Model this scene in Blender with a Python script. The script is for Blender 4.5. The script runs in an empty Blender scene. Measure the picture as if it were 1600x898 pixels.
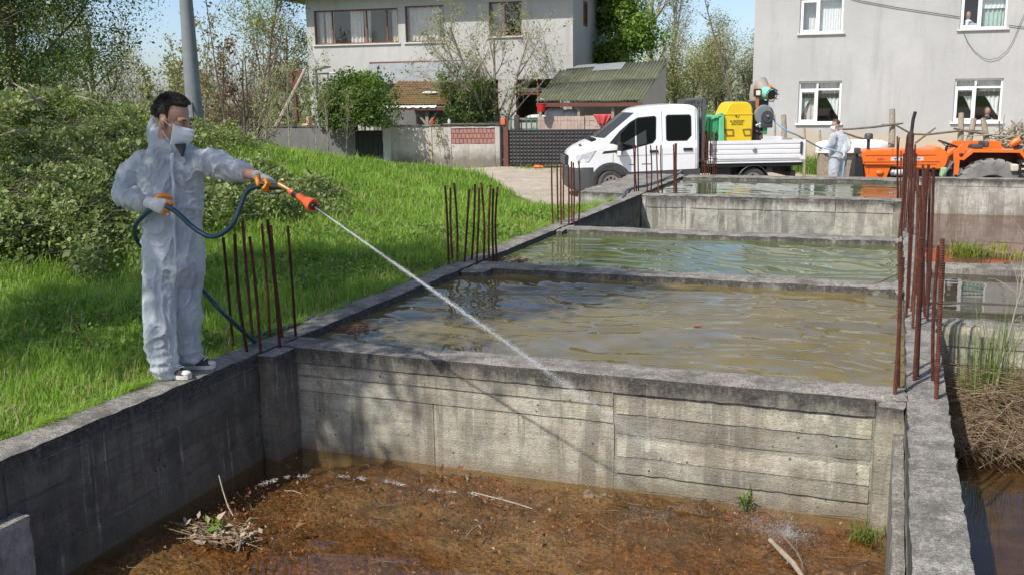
import bpy, bmesh, math, random
import numpy as np
from mathutils import Vector, Matrix, noise

sc = bpy.context.scene
COL = sc.collection
rnd = random.Random(11)
RN = np.random.default_rng(11)
R = math.radians

# ------------------------------------------------------------------ camera
CAM_H, CAM_F, PITCH, ROLL, YAW = 1.84, 1550.0, .1939, -.0151, .3687
FW = np.array([-math.sin(YAW)*math.cos(PITCH), math.cos(YAW)*math.cos(PITCH), -math.sin(PITCH)])
RT0 = np.array([math.cos(YAW), math.sin(YAW), 0.0])
UP0 = np.cross(RT0, FW)
RT = RT0*math.cos(ROLL)+UP0*math.sin(ROLL)
UP = -RT0*math.sin(ROLL)+UP0*math.cos(ROLL)
CP = np.array([0, 0, CAM_H])
cam = bpy.data.cameras.new('camera')
cam.lens = 36*CAM_F/1600
cam.clip_start = .05
cam.clip_end = 3000
co = bpy.data.objects.new('camera', cam)
COL.objects.link(co)
m = Matrix(((RT[0], UP[0], -FW[0], 0), (RT[1], UP[1], -FW[1], 0), (RT[2], UP[2], -FW[2], CAM_H), (0, 0, 0, 1)))
co.matrix_world = m
sc.camera = co

# ------------------------------------------------------------------ world and sun
SUN_EL, SUN_AZ = R(50.5), R(204)
w = bpy.data.worlds.new('World')
sc.world = w
w.use_nodes = True
nt = w.node_tree
nt.nodes.clear()
sky = nt.nodes.new('ShaderNodeTexSky')
sky.sky_type = 'NISHITA'
sky.sun_disc = False
sky.sun_elevation = SUN_EL
sky.sun_rotation = SUN_AZ
sky.air_density = .65
sky.dust_density = 1.25
sky.ozone_density = 1.0
bg = nt.nodes.new('ShaderNodeBackground')
bg.inputs[1].default_value = .15
wo = nt.nodes.new('ShaderNodeOutputWorld')
nt.links.new(sky.outputs[0], bg.inputs[0])
nt.links.new(bg.outputs[0], wo.inputs[0])
sl = bpy.data.lights.new('sun', 'SUN')
sl.energy = 4.2
sl.angle = R(.53)
sl.color = (1, .955, .88)
so = bpy.data.objects.new('sun', sl)
COL.objects.link(so)
SUN_DIR = Vector((math.sin(SUN_AZ)*math.cos(SUN_EL), math.cos(SUN_AZ)*math.cos(SUN_EL), math.sin(SUN_EL)))
so.rotation_euler = SUN_DIR.to_track_quat('Z', 'Y').to_euler()
so.location = (0, 0, 30)
sc.view_settings.view_transform = 'Standard'
sc.view_settings.look = 'None'
sc.view_settings.exposure = .31
sc.view_settings.gamma = 1
sc.cycles.use_denoising = True
sc.cycles.max_bounces = 10
sc.cycles.transparent_max_bounces = 24
sc.cycles.caustics_reflective = False
sc.cycles.caustics_refractive = False
sc.cycles.sample_clamp_indirect = 4


# ------------------------------------------------------------------ helpers
def at(px, py, dep):
    """the point a pixel of the photograph shows at that distance along the view"""
    return CP+(FW*CAM_F+RT*(px-800)-UP*(py-449))*dep/CAM_F


def at_z(px, py, z):
    d = FW*CAM_F+RT*(px-800)-UP*(py-449)
    return CP+d*(z-CAM_H)/d[2]


def at_plane(px, py, p0, n):
    d = FW*CAM_F+RT*(px-800)-UP*(py-449)
    n = np.array(n, float)
    return CP+d*(((np.array(p0)-CP)@n)/(d@n))


def tag(o, label=None, cat=None, group=None, kind=None):
    if label: o['label'] = label
    if cat: o['category'] = cat
    if group: o['group'] = group
    if kind: o['kind'] = kind
    return o


def thing(name, label, cat, loc=(0, 0, 0), rz=0, group=None):
    o = bpy.data.objects.new(name, None)
    o.empty_display_size = .2
    COL.objects.link(o)
    o.location = tuple(loc)
    o.rotation_euler = (0, 0, rz)
    return tag(o, label, cat, group)


def copy_tree(o, parent=None):
    c = o.copy()
    COL.objects.link(c)
    c.parent = parent
    for ch in list(o.children):
        copy_tree(ch, c)
    return c


def link_mesh(name, me, parent=None, mats=None, smooth=False, loc=None):
    for mm in (mats if isinstance(mats, (list, tuple)) else [mats]):
        if mm: me.materials.append(mm)
    if smooth:
        me.polygons.foreach_set('use_smooth', [True]*len(me.polygons))
    o = bpy.data.objects.new(name, me)
    COL.objects.link(o)
    if parent: o.parent = parent
    if loc is not None: o.location = tuple(loc)
    return o


def np_mesh(name, V, F, mi=None):
    """mesh from numpy verts (n,3) and faces (m,k) of one size"""
    V = np.asarray(V, np.float32)
    F = np.asarray(F, np.int32)
    me = bpy.data.meshes.new(name)
    me.vertices.add(len(V))
    me.vertices.foreach_set('co', V.ravel())
    k = F.shape[1]
    me.loops.add(F.size)
    me.loops.foreach_set('vertex_index', F.ravel())
    me.polygons.add(len(F))
    me.polygons.foreach_set('loop_start', np.arange(0, F.size, k, dtype=np.int32))
    me.polygons.foreach_set('loop_total', np.full(len(F), k, np.int32))
    if mi is not None: me.polygons.foreach_set('material_index', np.asarray(mi, np.int32))
    me.update(calc_edges=True)
    return me


def frame_of(d):
    d = np.asarray(d, float)
    d = d/(np.linalg.norm(d)+1e-9)
    a = np.array([0, 0, 1.]) if abs(d[2]) < .92 else np.array([1., 0, 0])
    u = np.cross(a, d)
    u /= np.linalg.norm(u)
    return u, np.cross(d, u), d


class MB:
    def __init__(s):
        s.v, s.f, s.m, s.cur = [], [], [], 0

    def add(s, vs, fs):
        b = len(s.v)
        s.v += [tuple(float(c) for c in p) for p in vs]
        for q in fs:
            s.f.append(tuple(b+i for i in q))
            s.m.append(s.cur)
        return s

    def box(s, x0, x1, y0, y1, z0, z1, M=None):
        vs = [(x, y, z) for z in (z0, z1) for y in (y0, y1) for x in (x0, x1)]
        if M is not None: vs = [M@Vector(p) for p in vs]
        return s.add(vs, [(0, 2, 3, 1), (4, 5, 7, 6), (0, 1, 5, 4), (2, 6, 7, 3), (0, 4, 6, 2), (1, 3, 7, 5)])

    def bevbox(s, x0, x1, y0, y1, z0, z1, b=.02, M=None):
        bm = bmesh.new()
        bmesh.ops.create_cube(bm, size=1)
        for q in bm.verts:
            q.co = Vector(((x0+x1)/2+q.co.x*(x1-x0), (y0+y1)/2+q.co.y*(y1-y0), (z0+z1)/2+q.co.z*(z1-z0)))
        bmesh.ops.bevel(bm, geom=bm.edges[:], offset=b, segments=2, affect='EDGES', profile=.6)
        return s.bm(bm, M)

    def bm(s, bm, M=None):
        bm.verts.ensure_lookup_table()
        bm.verts.index_update()
        s.add([(M@q.co if M is not None else q.co) for q in bm.verts], [[q.index for q in f.verts] for f in bm.faces])
        bm.free()
        return s

    def bar(s, a, b, w, h, up=(0, 0, 1)):
        a, b = np.array(a, float), np.array(b, float)
        d = b-a
        d /= np.linalg.norm(d)
        u = np.cross(np.array(up, float), d)
        if np.linalg.norm(u) < 1e-4: u = np.array([1., 0, 0])
        u /= np.linalg.norm(u)
        v = np.cross(d, u)
        vs = [p+u*i*w/2+v*j*h/2 for p in (a, b) for i, j in ((-1, -1), (1, -1), (1, 1), (-1, 1))]
        return s.add(vs, [(0, 3, 2, 1), (4, 5, 6, 7), (0, 1, 5, 4), (1, 2, 6, 5), (2, 3, 7, 6), (3, 0, 4, 7)])

    def tube(s, pts, rad, n=8, caps=True):
        pts = [np.array(p, float) for p in pts]
        if not hasattr(rad, '__len__'): rad = [rad]*len(pts)
        vs, fs = [], []
        u = None
        for i, p in enumerate(pts):
            d = pts[min(i+1, len(pts)-1)]-pts[max(i-1, 0)]
            d = d/(np.linalg.norm(d)+1e-9)
            if u is None:
                u, v, d = frame_of(d)
            else:
                u = u-d*(u@d)
                u /= np.linalg.norm(u)+1e-9
                v = np.cross(d, u)
            for k in range(n):
                t = 2*math.pi*k/n
                vs.append(p+(u*math.cos(t)+v*math.sin(t))*rad[i])
        for i in range(len(pts)-1):
            for k in range(n):
                a, b = i*n+k, i*n+(k+1) % n
                fs.append((a, b, b+n, a+n))
        if caps:
            fs.append(tuple(range(n-1, -1, -1)))
            fs.append(tuple(range((len(pts)-1)*n, len(pts)*n)))
        return s.add(vs, fs)

    def lathe(s, prof, n=24, M=None, caps=False):
        """prof: (radius, z) pairs"""
        vs, fs = [], []
        for r, z in prof:
            for k in range(n):
                t = 2*math.pi*k/n
                p = Vector((r*math.cos(t), r*math.sin(t), z))
                vs.append(M@p if M is not None else p)
        for i in range(len(prof)-1):
            for k in range(n):
                a, b = i*n+k, i*n+(k+1) % n
                fs.append((a, b, b+n, a+n))
        if caps:
            fs.append(tuple(range(n-1, -1, -1)))
            fs.append(tuple(range((len(prof)-1)*n, len(prof)*n)))
        return s.add(vs, fs)

    def prism(s, poly, y0, y1, M=None):
        """poly in (x, z), pushed along y"""
        n = len(poly)
        vs = [(x, y0, z) for x, z in poly]+[(x, y1, z) for x, z in poly]
        if M is not None: vs = [M@Vector(p) for p in vs]
        fs = [tuple(range(n)), tuple(range(2*n-1, n-1, -1))]
        fs += [(i, i+n, (i+1) % n+n, (i+1) % n) for i in range(n)]
        return s.add(vs, fs)

    def ell(s, c, r, n=12, M=None, rot=None):
        """ellipsoid"""
        vs, fs = [], []
        for i in range(n+1):
            ph = math.pi*i/n
            for k in range(n*2):
                t = math.pi*k/n
                p = Vector((r[0]*math.sin(ph)*math.cos(t), r[1]*math.sin(ph)*math.sin(t), r[2]*math.cos(ph)))
                if rot is not None: p = rot@p
                p = p+Vector(c)
                vs.append(M@p if M is not None else p)
        q = n*2
        for i in range(n):
            for k in range(q):
                fs.append((i*q+k, (i+1)*q+k, (i+1)*q+(k+1) % q, i*q+(k+1) % q))
        return s.add(vs, fs)

    def build(s, name, mats, parent=None, smooth=False, loc=None, weld=False):
        me = bpy.data.meshes.new(name)
        vs = s.v
        me.from_pydata(vs, [], s.f)
        if any(s.m): me.polygons.foreach_set('material_index', s.m)
        if weld or smooth:
            bm = bmesh.new()
            bm.from_mesh(me)
            if weld: bmesh.ops.remove_doubles(bm, verts=bm.verts, dist=1e-4)
            bmesh.ops.recalc_face_normals(bm, faces=bm.faces)
            bm.to_mesh(me)
            bm.free()
        me.update()
        o = link_mesh(name, me, parent, mats, False, loc)
        if smooth:
            me.polygons.foreach_set('use_smooth', [True]*len(me.polygons))
            me.set_sharp_from_angle(angle=R(38))
        return o


# ------------------------------------------------------------------ materials
class NT:
    def __init__(s, name):
        s.mat = bpy.data.materials.new(name)
        s.mat.use_nodes = True
        s.t = s.mat.node_tree
        s.t.nodes.clear()
        s.out = s.n('ShaderNodeOutputMaterial')
        s.b = s.n('ShaderNodeBsdfPrincipled')
        s.t.links.new(s.b.outputs[0], s.out.inputs[0])
        s._pos = None

    def n(s, k): return s.t.nodes.new(k)

    def link(s, a, b):
        if hasattr(a, 'is_output'):
            s.t.links.new(a, b)
        else:
            if b.type == 'RGBA' and len(a) == 3: a = (*a, 1)
            b.default_value = a

    def pos(s, scale=(1, 1, 1), obj=False):
        if obj:
            src = s.n('ShaderNodeTexCoord').outputs['Object']
        else:
            src = s.n('ShaderNodeNewGeometry').outputs['Position']
        v = s.n('ShaderNodeVectorMath')
        v.operation = 'MULTIPLY'
        s.t.links.new(src, v.inputs[0])
        v.inputs[1].default_value = scale if hasattr(scale, '__len__') else (scale,)*3
        return v.outputs[0]

    def noise(s, scale=1, detail=4, rough=.6, vec=None, dist=0, kind=None):
        n = s.n('ShaderNodeTexNoise')
        if kind: n.noise_type = kind
        n.inputs['Scale'].default_value = scale
        n.inputs['Detail'].default_value = detail
        n.inputs['Roughness'].default_value = rough
        n.inputs['Distortion'].default_value = dist
        s.t.links.new(vec if vec is not None else s.pos(), n.inputs['Vector'])
        return n.outputs[0]

    def voro(s, scale=5, vec=None, feat='F1', out=0):
        n = s.n('ShaderNodeTexVoronoi')
        n.feature = feat
        n.inputs['Scale'].default_value = scale
        s.t.links.new(vec if vec is not None else s.pos(), n.inputs['Vector'])
        return n.outputs[out]

    def ramp(s, fac, stops, interp='LINEAR'):
        r = s.n('ShaderNodeValToRGB')
        r.color_ramp.interpolation = interp
        e = r.color_ramp.elements
        while len(e) < len(stops): e.new(.5)
        for q, (p, c) in zip(e, stops):
            q.position = p
            q.color = (c, c, c, 1) if not hasattr(c, '__len__') else (*c, 1)
        s.t.links.new(fac, r.inputs[0])
        return r.outputs[0]

    def mix(s, fac, a, b, mode='MIX'):
        x = s.n('ShaderNodeMix')
        x.data_type = 'RGBA'
        x.blend_type = mode
        s.link(fac, x.inputs[0])
        s.link(a, x.inputs[6])
        s.link(b, x.inputs[7])
        return x.outputs[2]

    def math(s, op, a, b=0):
        x = s.n('ShaderNodeMath')
        x.operation = op
        s.link(a, x.inputs[0])
        s.link(b, x.inputs[1])
        return x.outputs[0]

    def sep(s, vec, i):
        x = s.n('ShaderNodeSeparateXYZ')
        s.t.links.new(vec, x.inputs[0])
        return x.outputs[i]

    def bump(s, h, strength=.3, dist=.02):
        b = s.n('ShaderNodeBump')
        b.inputs['Strength'].default_value = strength
        b.inputs['Distance'].default_value = dist
        s.t.links.new(h, b.inputs['Height'])
        s.t.links.new(b.outputs[0], s.b.inputs['Normal'])
        return b.outputs[0]

    def set(s, **kw):
        nm = dict(col='Base Color', rough='Roughness', metal='Metallic', ior='IOR', spec='Specular IOR Level', trans='Transmission Weight',
                  coat='Coat Weight', alpha='Alpha', emit='Emission Color', es='Emission Strength', sheen='Sheen Weight')
        for k, v in kw.items(): s.link(v, s.b.inputs[nm[k]])
        return s


def paint(name, col, rough=.5, vary=.12, scale=3, bump=0, metal=0, spec=.5, dirt=None, bscale=40, coat=0):
    """a colour with soft variation; dirt: (colour, amount, scale)"""
    t = NT(name)
    f = t.noise(scale, 5, .6)
    c = np.array(col, float)
    k = t.ramp(f, [(.3, tuple(c*(1-vary))), (.7, tuple(np.minimum(c*(1+vary), 1)))])
    if dirt:
        d = t.ramp(t.noise(dirt[2], 6, .7), [(.5-.25*dirt[1], 0.0), (.75, dirt[1])])
        k = t.mix(d, k, dirt[0])
    t.set(col=k, rough=rough, metal=metal, spec=spec, coat=coat)
    if bump: t.bump(t.noise(bscale, 4, .6), bump, .01)
    return t.mat


def leaf_mat(name, cols, scale=.7, trans=.45, rough=.55, fine=9):
    """foliage: clumps of differing green, light passing through the blades"""
    t = NT(name)
    a = t.noise(scale, 3, .6)
    b = t.noise(fine, 2, .5)
    f = t.math('ADD', t.math('MULTIPLY', a, .6), t.math('MULTIPLY', b, .4))
    k = t.ramp(f, [(.3+.4*i/(len(cols)-1), c) for i, c in enumerate(cols)])
    t.set(col=k, rough=rough, spec=.35)
    tr = t.n('ShaderNodeBsdfTranslucent')
    hs = t.mix(.55, k, (.30, .42, .04))
    t.link(hs, tr.inputs[0])
    mx = t.n('ShaderNodeMixShader')
    mx.inputs[0].default_value = trans*.55
    t.t.links.new(t.b.outputs[0], mx.inputs[1])
    t.t.links.new(tr.outputs[0], mx.inputs[2])
    t.t.links.new(mx.outputs[0], t.out.inputs[0])
    return t.mat


def concrete(name, top=(.30, .28, .245), face=(.48, .445, .38), dark=(.13, .125, .11), streak=1., warm=0):
    """weathered cast concrete: dark mossy grit on the tops, washed faces with vertical runs"""
    t = NT(name)
    g = t.n('ShaderNodeNewGeometry')
    up = t.sep(g.outputs['Normal'], 2)
    big = t.noise(1.1, 5, .65)
    med = t.noise(6, 6, .7)
    fine = t.noise(70, 4, .7)
    spk = t.noise(34, 6, .8)
    run = t.noise(1, 5, .65, t.pos((7, 7, .55)), .4)
    f1 = t.ramp(big, [(.32, tuple(np.array(face)*.72)), (.5, face), (.68, tuple(np.minimum(np.array(face)*1.22, .6)))])
    blot = t.ramp(t.noise(1.7, 4, .6), [(.38, .15), (.62, 1.)])
    f1 = t.mix(t.math('MULTIPLY', t.ramp(run, [(.49, 0.), (.545, .85*streak)]), blot), f1, dark)
    f1 = t.mix(t.ramp(t.noise(1, 4, .6, t.pos((19, 19, .9))), [(.60, 0.), (.66, .6)]), f1, (.66, .64, .58))
    f1 = t.mix(t.ramp(med, [(.46, 0.), (.68, .75)]), f1, tuple(np.array(face)*.42))
    f1 = t.mix(t.ramp(t.noise(1, 3, .5, t.pos((2, 2, 42))), [(.50, 0.), (.66, .35)]), f1, tuple(np.array(face)*.55))
    f1 = t.mix(t.ramp(t.voro(38, None, 'F1'), [(.10, .85), (.15, 0.)]), f1, (.05, .048, .042))
    f1 = t.mix(t.math('MULTIPLY', t.ramp(t.voro(11), [(.07, 1.), (.12, 0.)]), t.ramp(big, [(.42, 0.), (.55, .9)])), f1, (.045, .042, .036))
    if warm:
        f1 = t.mix(t.ramp(t.noise(2.3, 5, .7), [(.45, 0.), (.75, warm)]), f1, (.33, .22, .10))
    rnd_ = t.n('ShaderNodeObjectInfo').outputs['Random']
    f1 = t.mix(1.0, f1, t.ramp(rnd_, [(0., (.74, .74, .74)), (1., (1.14, 1.13, 1.10))]), 'MULTIPLY')
    f1 = t.mix(t.ramp(t.noise(4.2, 6, .8), [(.50, 0.), (.60, .55)]), f1, tuple(np.array(face)*.5))
    # dark band that rain leaves under the wall head (a stain, with its own ragged edge)
    z = t.sep(g.outputs['Position'], 2)
    edge = t.math('ADD', z, t.math('MULTIPLY', t.math('SUBTRACT', t.noise(1, 6, .75, t.pos((5, 5, 1.6))), .5), .42))
    f1 = t.mix(t.ramp(t.math('ADD', edge, 1.0), [(.82, 0.), (.95, .94)]), f1, t.ramp(spk, [(.35, (.03, .028, .024)), (.55, (.085, .08, .07)), (.7, (.24, .23, .2))]))
    # silt line at the foot
    f1 = t.mix(t.ramp(t.math('ADD', edge, 1.0), [(.22, .65), (.34, 0.)]), f1, (.25, .2, .13))
    grit = t.noise(95, 5, .8)
    t1 = t.ramp(grit, [(.36, tuple(np.array(top)*.40)), (.5, tuple(np.array(top)*1.05)), (.64, tuple(np.array(top)*1.95))])
    t1 = t.mix(t.ramp(t.noise(3.1, 6, .75), [(.44, 0.), (.62, .8)]), t1, tuple(np.array(top)*.36))
    t1 = t.mix(t.ramp(t.noise(14, 6, .8), [(.50, 0.), (.60, .7)]), t1, tuple(np.array(top)*.42))
    t1 = t.mix(t.ramp(t.noise(8, 6, .8), [(.58, 0.), (.68, .75)]), t1, (.50, .475, .42))
    t1 = t.mix(t.ramp(t.voro(52), [(.10, .9), (.16, 0.)]), t1, (.55, .53, .48))
    k = t.mix(t.ramp(up, [(.45, 0.), (.75, 1.)]), f1, t1)
    k = t.mix(.35, k, t.ramp(fine, [(.3, .25), (.7, 1.)]), 'MULTIPLY')
    t.set(col=k, rough=.93, spec=.25)
    h = t.math('ADD', t.math('MULTIPLY', spk, .45), t.math('MULTIPLY', fine, .9))
    h = t.math('ADD', h, t.math('MULTIPLY', t.noise(1, 3, .5, t.pos((3, 3, 60))), .35))
    t.bump(h, .75, .012)
    return t.mat


def water_mat(name, deep, tint=None, rough=.02, alpha=0.0, ior=1.5, scum=None):
    """still murky water: mirror by angle over a body colour (alpha 0) or over what lies under it"""
    t = NT(name)
    fr0 = t.n('ShaderNodeFresnel')
    fr0.inputs[0].default_value = ior
    ff = t.math('SUBTRACT', 1.0, t.n('ShaderNodeNewGeometry').outputs['Backfacing'])
    fr = t.math('MULTIPLY', fr0.outputs[0], ff)
    gl = t.n('ShaderNodeBsdfGlossy')
    gl.inputs['Roughness'].default_value = rough
    body = t.n('ShaderNodeBsdfDiffuse')
    k = t.ramp(t.noise(1.4, 5, .65), [(.3, tuple(np.array(deep)*.75)), (.7, tuple(np.array(deep)*1.25))])
    t.link(k, body.inputs[0])
    under = body.outputs[0]
    if alpha:
        tr = t.n('ShaderNodeBsdfTransparent')
        tr.inputs[0].default_value = (*tint, 1)
        mx = t.n('ShaderNodeMixShader')
        mx.inputs[0].default_value = alpha
        t.t.links.new(body.outputs[0], mx.inputs[1])
        t.t.links.new(tr.outputs[0], mx.inputs[2])
        under = mx.outputs[0]
    m2 = t.n('ShaderNodeMixShader')
    t.t.links.new(fr, m2.inputs[0])
    t.t.links.new(under, m2.inputs[1])
    t.t.links.new(gl.outputs[0], m2.inputs[2])
    t.t.links.new(m2.outputs[0], t.out.inputs[0])
    if scum:
        t.set(col=scum[0], rough=.8)
        m3 = t.n('ShaderNodeMixShader')
        t.link(t.ramp(t.noise(scum[1], 6, .7), [(scum[2], 0.), (scum[2]+.06, 1.)]), m3.inputs[0])
        t.t.links.new(m2.outputs[0], m3.inputs[1])
        t.t.links.new(t.b.outputs[0], m3.inputs[2])
        t.t.links.new(m3.outputs[0], t.out.inputs[0])
    return t.mat


def glass_mat(name, tint=(.02, .025, .025), see=.55, rough=.01, refl=1.3):
    t = NT(name)
    lw = t.n('ShaderNodeFresnel')
    lw.inputs[0].default_value = 1.5
    gl = t.n('ShaderNodeBsdfGlossy')
    gl.inputs['Roughness'].default_value = rough
    df = t.n('ShaderNodeBsdfDiffuse')
    df.inputs[0].default_value = (*tint, 1)
    tr = t.n('ShaderNodeBsdfTransparent')
    mx = t.n('ShaderNodeMixShader')
    mx.inputs[0].default_value = see
    t.t.links.new(df.outputs[0], mx.inputs[1])
    t.t.links.new(tr.outputs[0], mx.inputs[2])
    m2 = t.n('ShaderNodeMixShader')
    ff = t.math('SUBTRACT', 1.0, t.n('ShaderNodeNewGeometry').outputs['Backfacing'])
    f2 = t.math('MULTIPLY', t.math('ADD', t.math('MULTIPLY', lw.outputs[0], refl), .03), ff)
    t.link(f2, m2.inputs[0])
    t.t.links.new(mx.outputs[0], m2.inputs[1])
    t.t.links.new(gl.outputs[0], m2.inputs[2])
    t.t.links.new(m2.outputs[0], t.out.inputs[0])
    return t.mat


def rust_mat(name):
    t = NT(name)
    k = t.ramp(t.noise(22, 6, .75), [(.3, (.035, .014, .010)), (.5, (.085, .026, .017)), (.72, (.15, .055, .03))])
    k = t.mix(1.0, k, t.ramp(t.n('ShaderNodeObjectInfo').outputs['Random'], [(0., (.6, .58, .55)), (.6, (1., 1., 1.)), (1., (1.35, 1.5, 1.5))]), 'MULTIPLY')
    t.set(col=k, rough=.85, spec=.3)
    t.bump(t.noise(160, 3, .6), .4, .004)
    return t.mat


def plaster(name, col, dirt=(.30, .29, .26), amt=.5, low=None):
    t = NT(name)
    c = np.array(col)
    k = t.ramp(t.noise(.55, 5, .6), [(.3, tuple(c*.9)), (.7, tuple(np.minimum(c*1.07, .9)))])
    k = t.mix(t.ramp(t.noise(1, 5, .65, t.pos((2.4, 2.4, .28))), [(.52, 0.), (.75, amt)]), k, dirt)
    k = t.mix(t.ramp(t.noise(5, 6, .7), [(.5, 0.), (.8, amt*.8)]), k, tuple(np.array(dirt)*1.2))
    if low:   # ground splash stain: colour and height
        z = t.sep(t.n('ShaderNodeNewGeometry').outputs['Position'], 2)
        e = t.math('ADD', z, t.math('MULTIPLY', t.noise(1.7, 5, .7), .9))
        k = t.mix(t.ramp(t.math('SUBTRACT', low[1]+1.0, e), [(.5, 0.), (.85, .8)]), k, low[0])
    t.set(col=k, rough=.92, spec=.2)
    t.bump(t.math('ADD', t.noise(28, 5, .7), t.math('MULTIPLY', t.noise(2.2, 4, .6), 1.5)), .45, .02)
    return t.mat


MAT = dict(
    concrete=concrete('board_marked_concrete'),
    concrete_dark=concrete('shade_toned_concrete', top=(.30, .28, .245), face=(.25, .225, .18), streak=1.0),  # face colour darkened to carry the long wall's shade; tops left plain
    concrete_pale=concrete('pale_concrete', face=(.54, .515, .45), streak=.9),
    concrete_warm=concrete('silted_concrete', top=(.31, .285, .245), face=(.53, .49, .395), streak=.75, warm=.35),
    rust=rust_mat('rusty_steel'),
    black=paint('black_plastic', (.02, .02, .021), .55, .2, 12),
    dkgrey=paint('dark_grey_plastic', (.055, .06, .065), .5, .15, 8),
    rubber=paint('rubber', (.035, .034, .033), .85, .3, 9, .2, dirt=((.2, .17, .13), .55, 5)),
    oldrubber=paint('dusty_tractor_rubber', (.13, .13, .13), .9, .25, 7, .25, dirt=((.33, .30, .26), .8, 4)),
    steel=paint('dull_steel', (.42, .43, .44), .4, .2, 8, metal=.8),
    white_paint=paint('white_vehicle_paint', (.80, .81, .82), .28, .03, 2, coat=.5, dirt=((.50, .46, .40), .22, 2.2)),
    bark=paint('grey_brown_bark', (.17, .135, .10), .95, .35, 14, .6),
    bark_pale=paint('pale_bark', (.33, .29, .23), .95, .25, 14, .5),
    wood=paint('weathered_wood', (.30, .25, .19), .9, .3, 18, .5),
    brown_wood=paint('varnished_brown_wood', (.20, .075, .042), .55, .2, 9, .2),
    wframe=paint('white_window_plastic', (.80, .81, .80), .4, .03, 3),
    orange=paint('orange_tractor_paint', (.86, .17, .014), .35, .06, 3, coat=.4, dirt=((.35, .16, .06), .25, 4)),
    red=paint('red_plastic', (.55, .02, .025), .45, .1, 6),
    glass=glass_mat('window_glass', (.01,.012,.012), see=.97),
    dark_glass=glass_mat('vehicle_glass', (.008, .011, .010), .25, .01, .75),
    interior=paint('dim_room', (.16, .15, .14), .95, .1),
)

# ================================================================== SETTING: terrain
POOL = dict(xl0=-4.54, xl1=-4.26, xr0=.14, xr1=.38, c1=(6.15, 6.45), c2=(9.72, 10.12), c3=(12.85, 13.28), c4=(17.6, 17.98), c5=(21.5, 22.2))
_cp = []
for y in (-6, -3, 0, 2, 4, 6, 8, 10, 12, 14, 15.6): _cp.append((-4.7, y, -.05))
for y in (-6, -2, 1, 3): _cp += [(-7, y, -.05), (-10, y, .1), (-14, y, .3)]
_cp += [(-6, 5, -.03), (-7, 7, .0), (-8.3, 7.0, .0), (-7.3, 8.4, .02), (-6, 9, .0), (-6, 12, .0), (-5.4, 16.2, -.15), (-4.8, 17.4, -.3), (-6.2, 18.3, -.55), (-6.4, 19.8, -.75), (-6, 21, -.8)]
for px, py, d, dz in ((0, 165, 15, -.3), (120, 165, 15.5, -.3), (240, 174, 16, -.3), (330, 204, 18, -.25), (400, 224, 20, -.1), (480, 238, 21, -.1),
                      (560, 248, 22, -.1), (640, 270, 22.3, -.1), (712, 304, 20.6, -.1), (120, 300, 12.2, -.3), (240, 300, 12.6, -.25), (0, 300, 12, -.3),
                      (60, 230, 13.4, -.3), (200, 230, 14, -.3), (-150, 165, 14.5, -.3), (-300, 165, 14.5, -.3), (-150, 300, 11.6, -.3), (-300, 300, 11.5, -.3),
                      (400, 330, 13.2, -.08), (400, 270, 16, -.1), (500, 330, 13.5, -.08), (500, 280, 16.5, -.1), (600, 330, 14, -.1), (600, 295, 17.3, -.1),
                      (700, 335, 15, -.08), (780, 326, 16, -.08), (320, 330, 12.6, -.12), (320, 260, 15.6, -.25)):
    p = at(px, py, d)
    _cp.append((p[0], p[1], p[2]+dz))
for px, py in ((790, 290), (850, 297), (905, 306), (730, 270), (660, 258), (600, 250), (520, 244)):
    p = at_z(px, py, -.8)
    _cp.append((p[0], p[1], -.8))
for d in (27, 30, 33.5):
    for px in range(-500, 2300, 190):
        p = at(px, 200, d)
        _cp.append((p[0], p[1], -.8))
for x, y, z in ((-2.5, 23, -.8), (-4, 23.5, -.8), (-1, 23.2, -.85), (.6, 22.8, -1.2), (2, 22.8, -1.27), (3.5, 22.8, -1.27), (.8, 24.5, -1.2), (2.5, 24.6, -1.25), (5, 24.5, -1.2), (6, 22, -1.1), (9, 12, -.4), (9, 5, -.3), (9, 0, -.2), (3, -4, -.1), (0, -4, -.1), (-2, -3, -.1)):
    _cp.append((x, y, z))
_cp = np.array(_cp)


def zt(x, y):
    """height of the ground"""
    x, y = np.asarray(x, float), np.asarray(y, float)
    sh = x.shape
    xf, yf = x.ravel(), y.ravel()
    out = np.zeros(len(xf))
    for a in range(0, len(xf), 20000):
        q = slice(a, a+20000)
        d2 = (xf[q, None]-_cp[None, :, 0])**2+(yf[q, None]-_cp[None, :, 1])**2
        wt = np.exp(-d2/(2*1.15**2))+2e-3*np.exp(-d2/(2*3.2**2))+1e-7/(1+d2)**2
        out[q] = (wt*_cp[None, :, 2]).sum(1)/wt.sum(1)
    far = np.clip((np.hypot(xf, yf)-42)/25, 0, 1)
    out = out*(1-far)-.8*far
    out += .03*np.sin(xf*1.9+.7*yf)*np.sin(yf*1.3-.4*xf)*(np.hypot(xf, yf) > 6)
    return out.reshape(sh)


def in_basin(x, y):
    a = (x > -4.42) & (x < .26) & (y > -1.4) & (y < 21.9)
    b = (x > .2) & (x < 6.6) & (y > -1.4) & (y < 22.35)
    return a | b


def in_slab(x, y): return (x > -5.45) & (x < -4.3) & (y > 18.1) & (y < 22.1)


def grass_mask(x, y):
    z = zt(x, y)
    m1 = (z > -.62) & (x < -4.5) & (np.hypot(x, y) < 34)
    return m1 & ~in_slab(x, y) & ~((x > -4.56) & (x < .5) & (y < 22.3))


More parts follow.
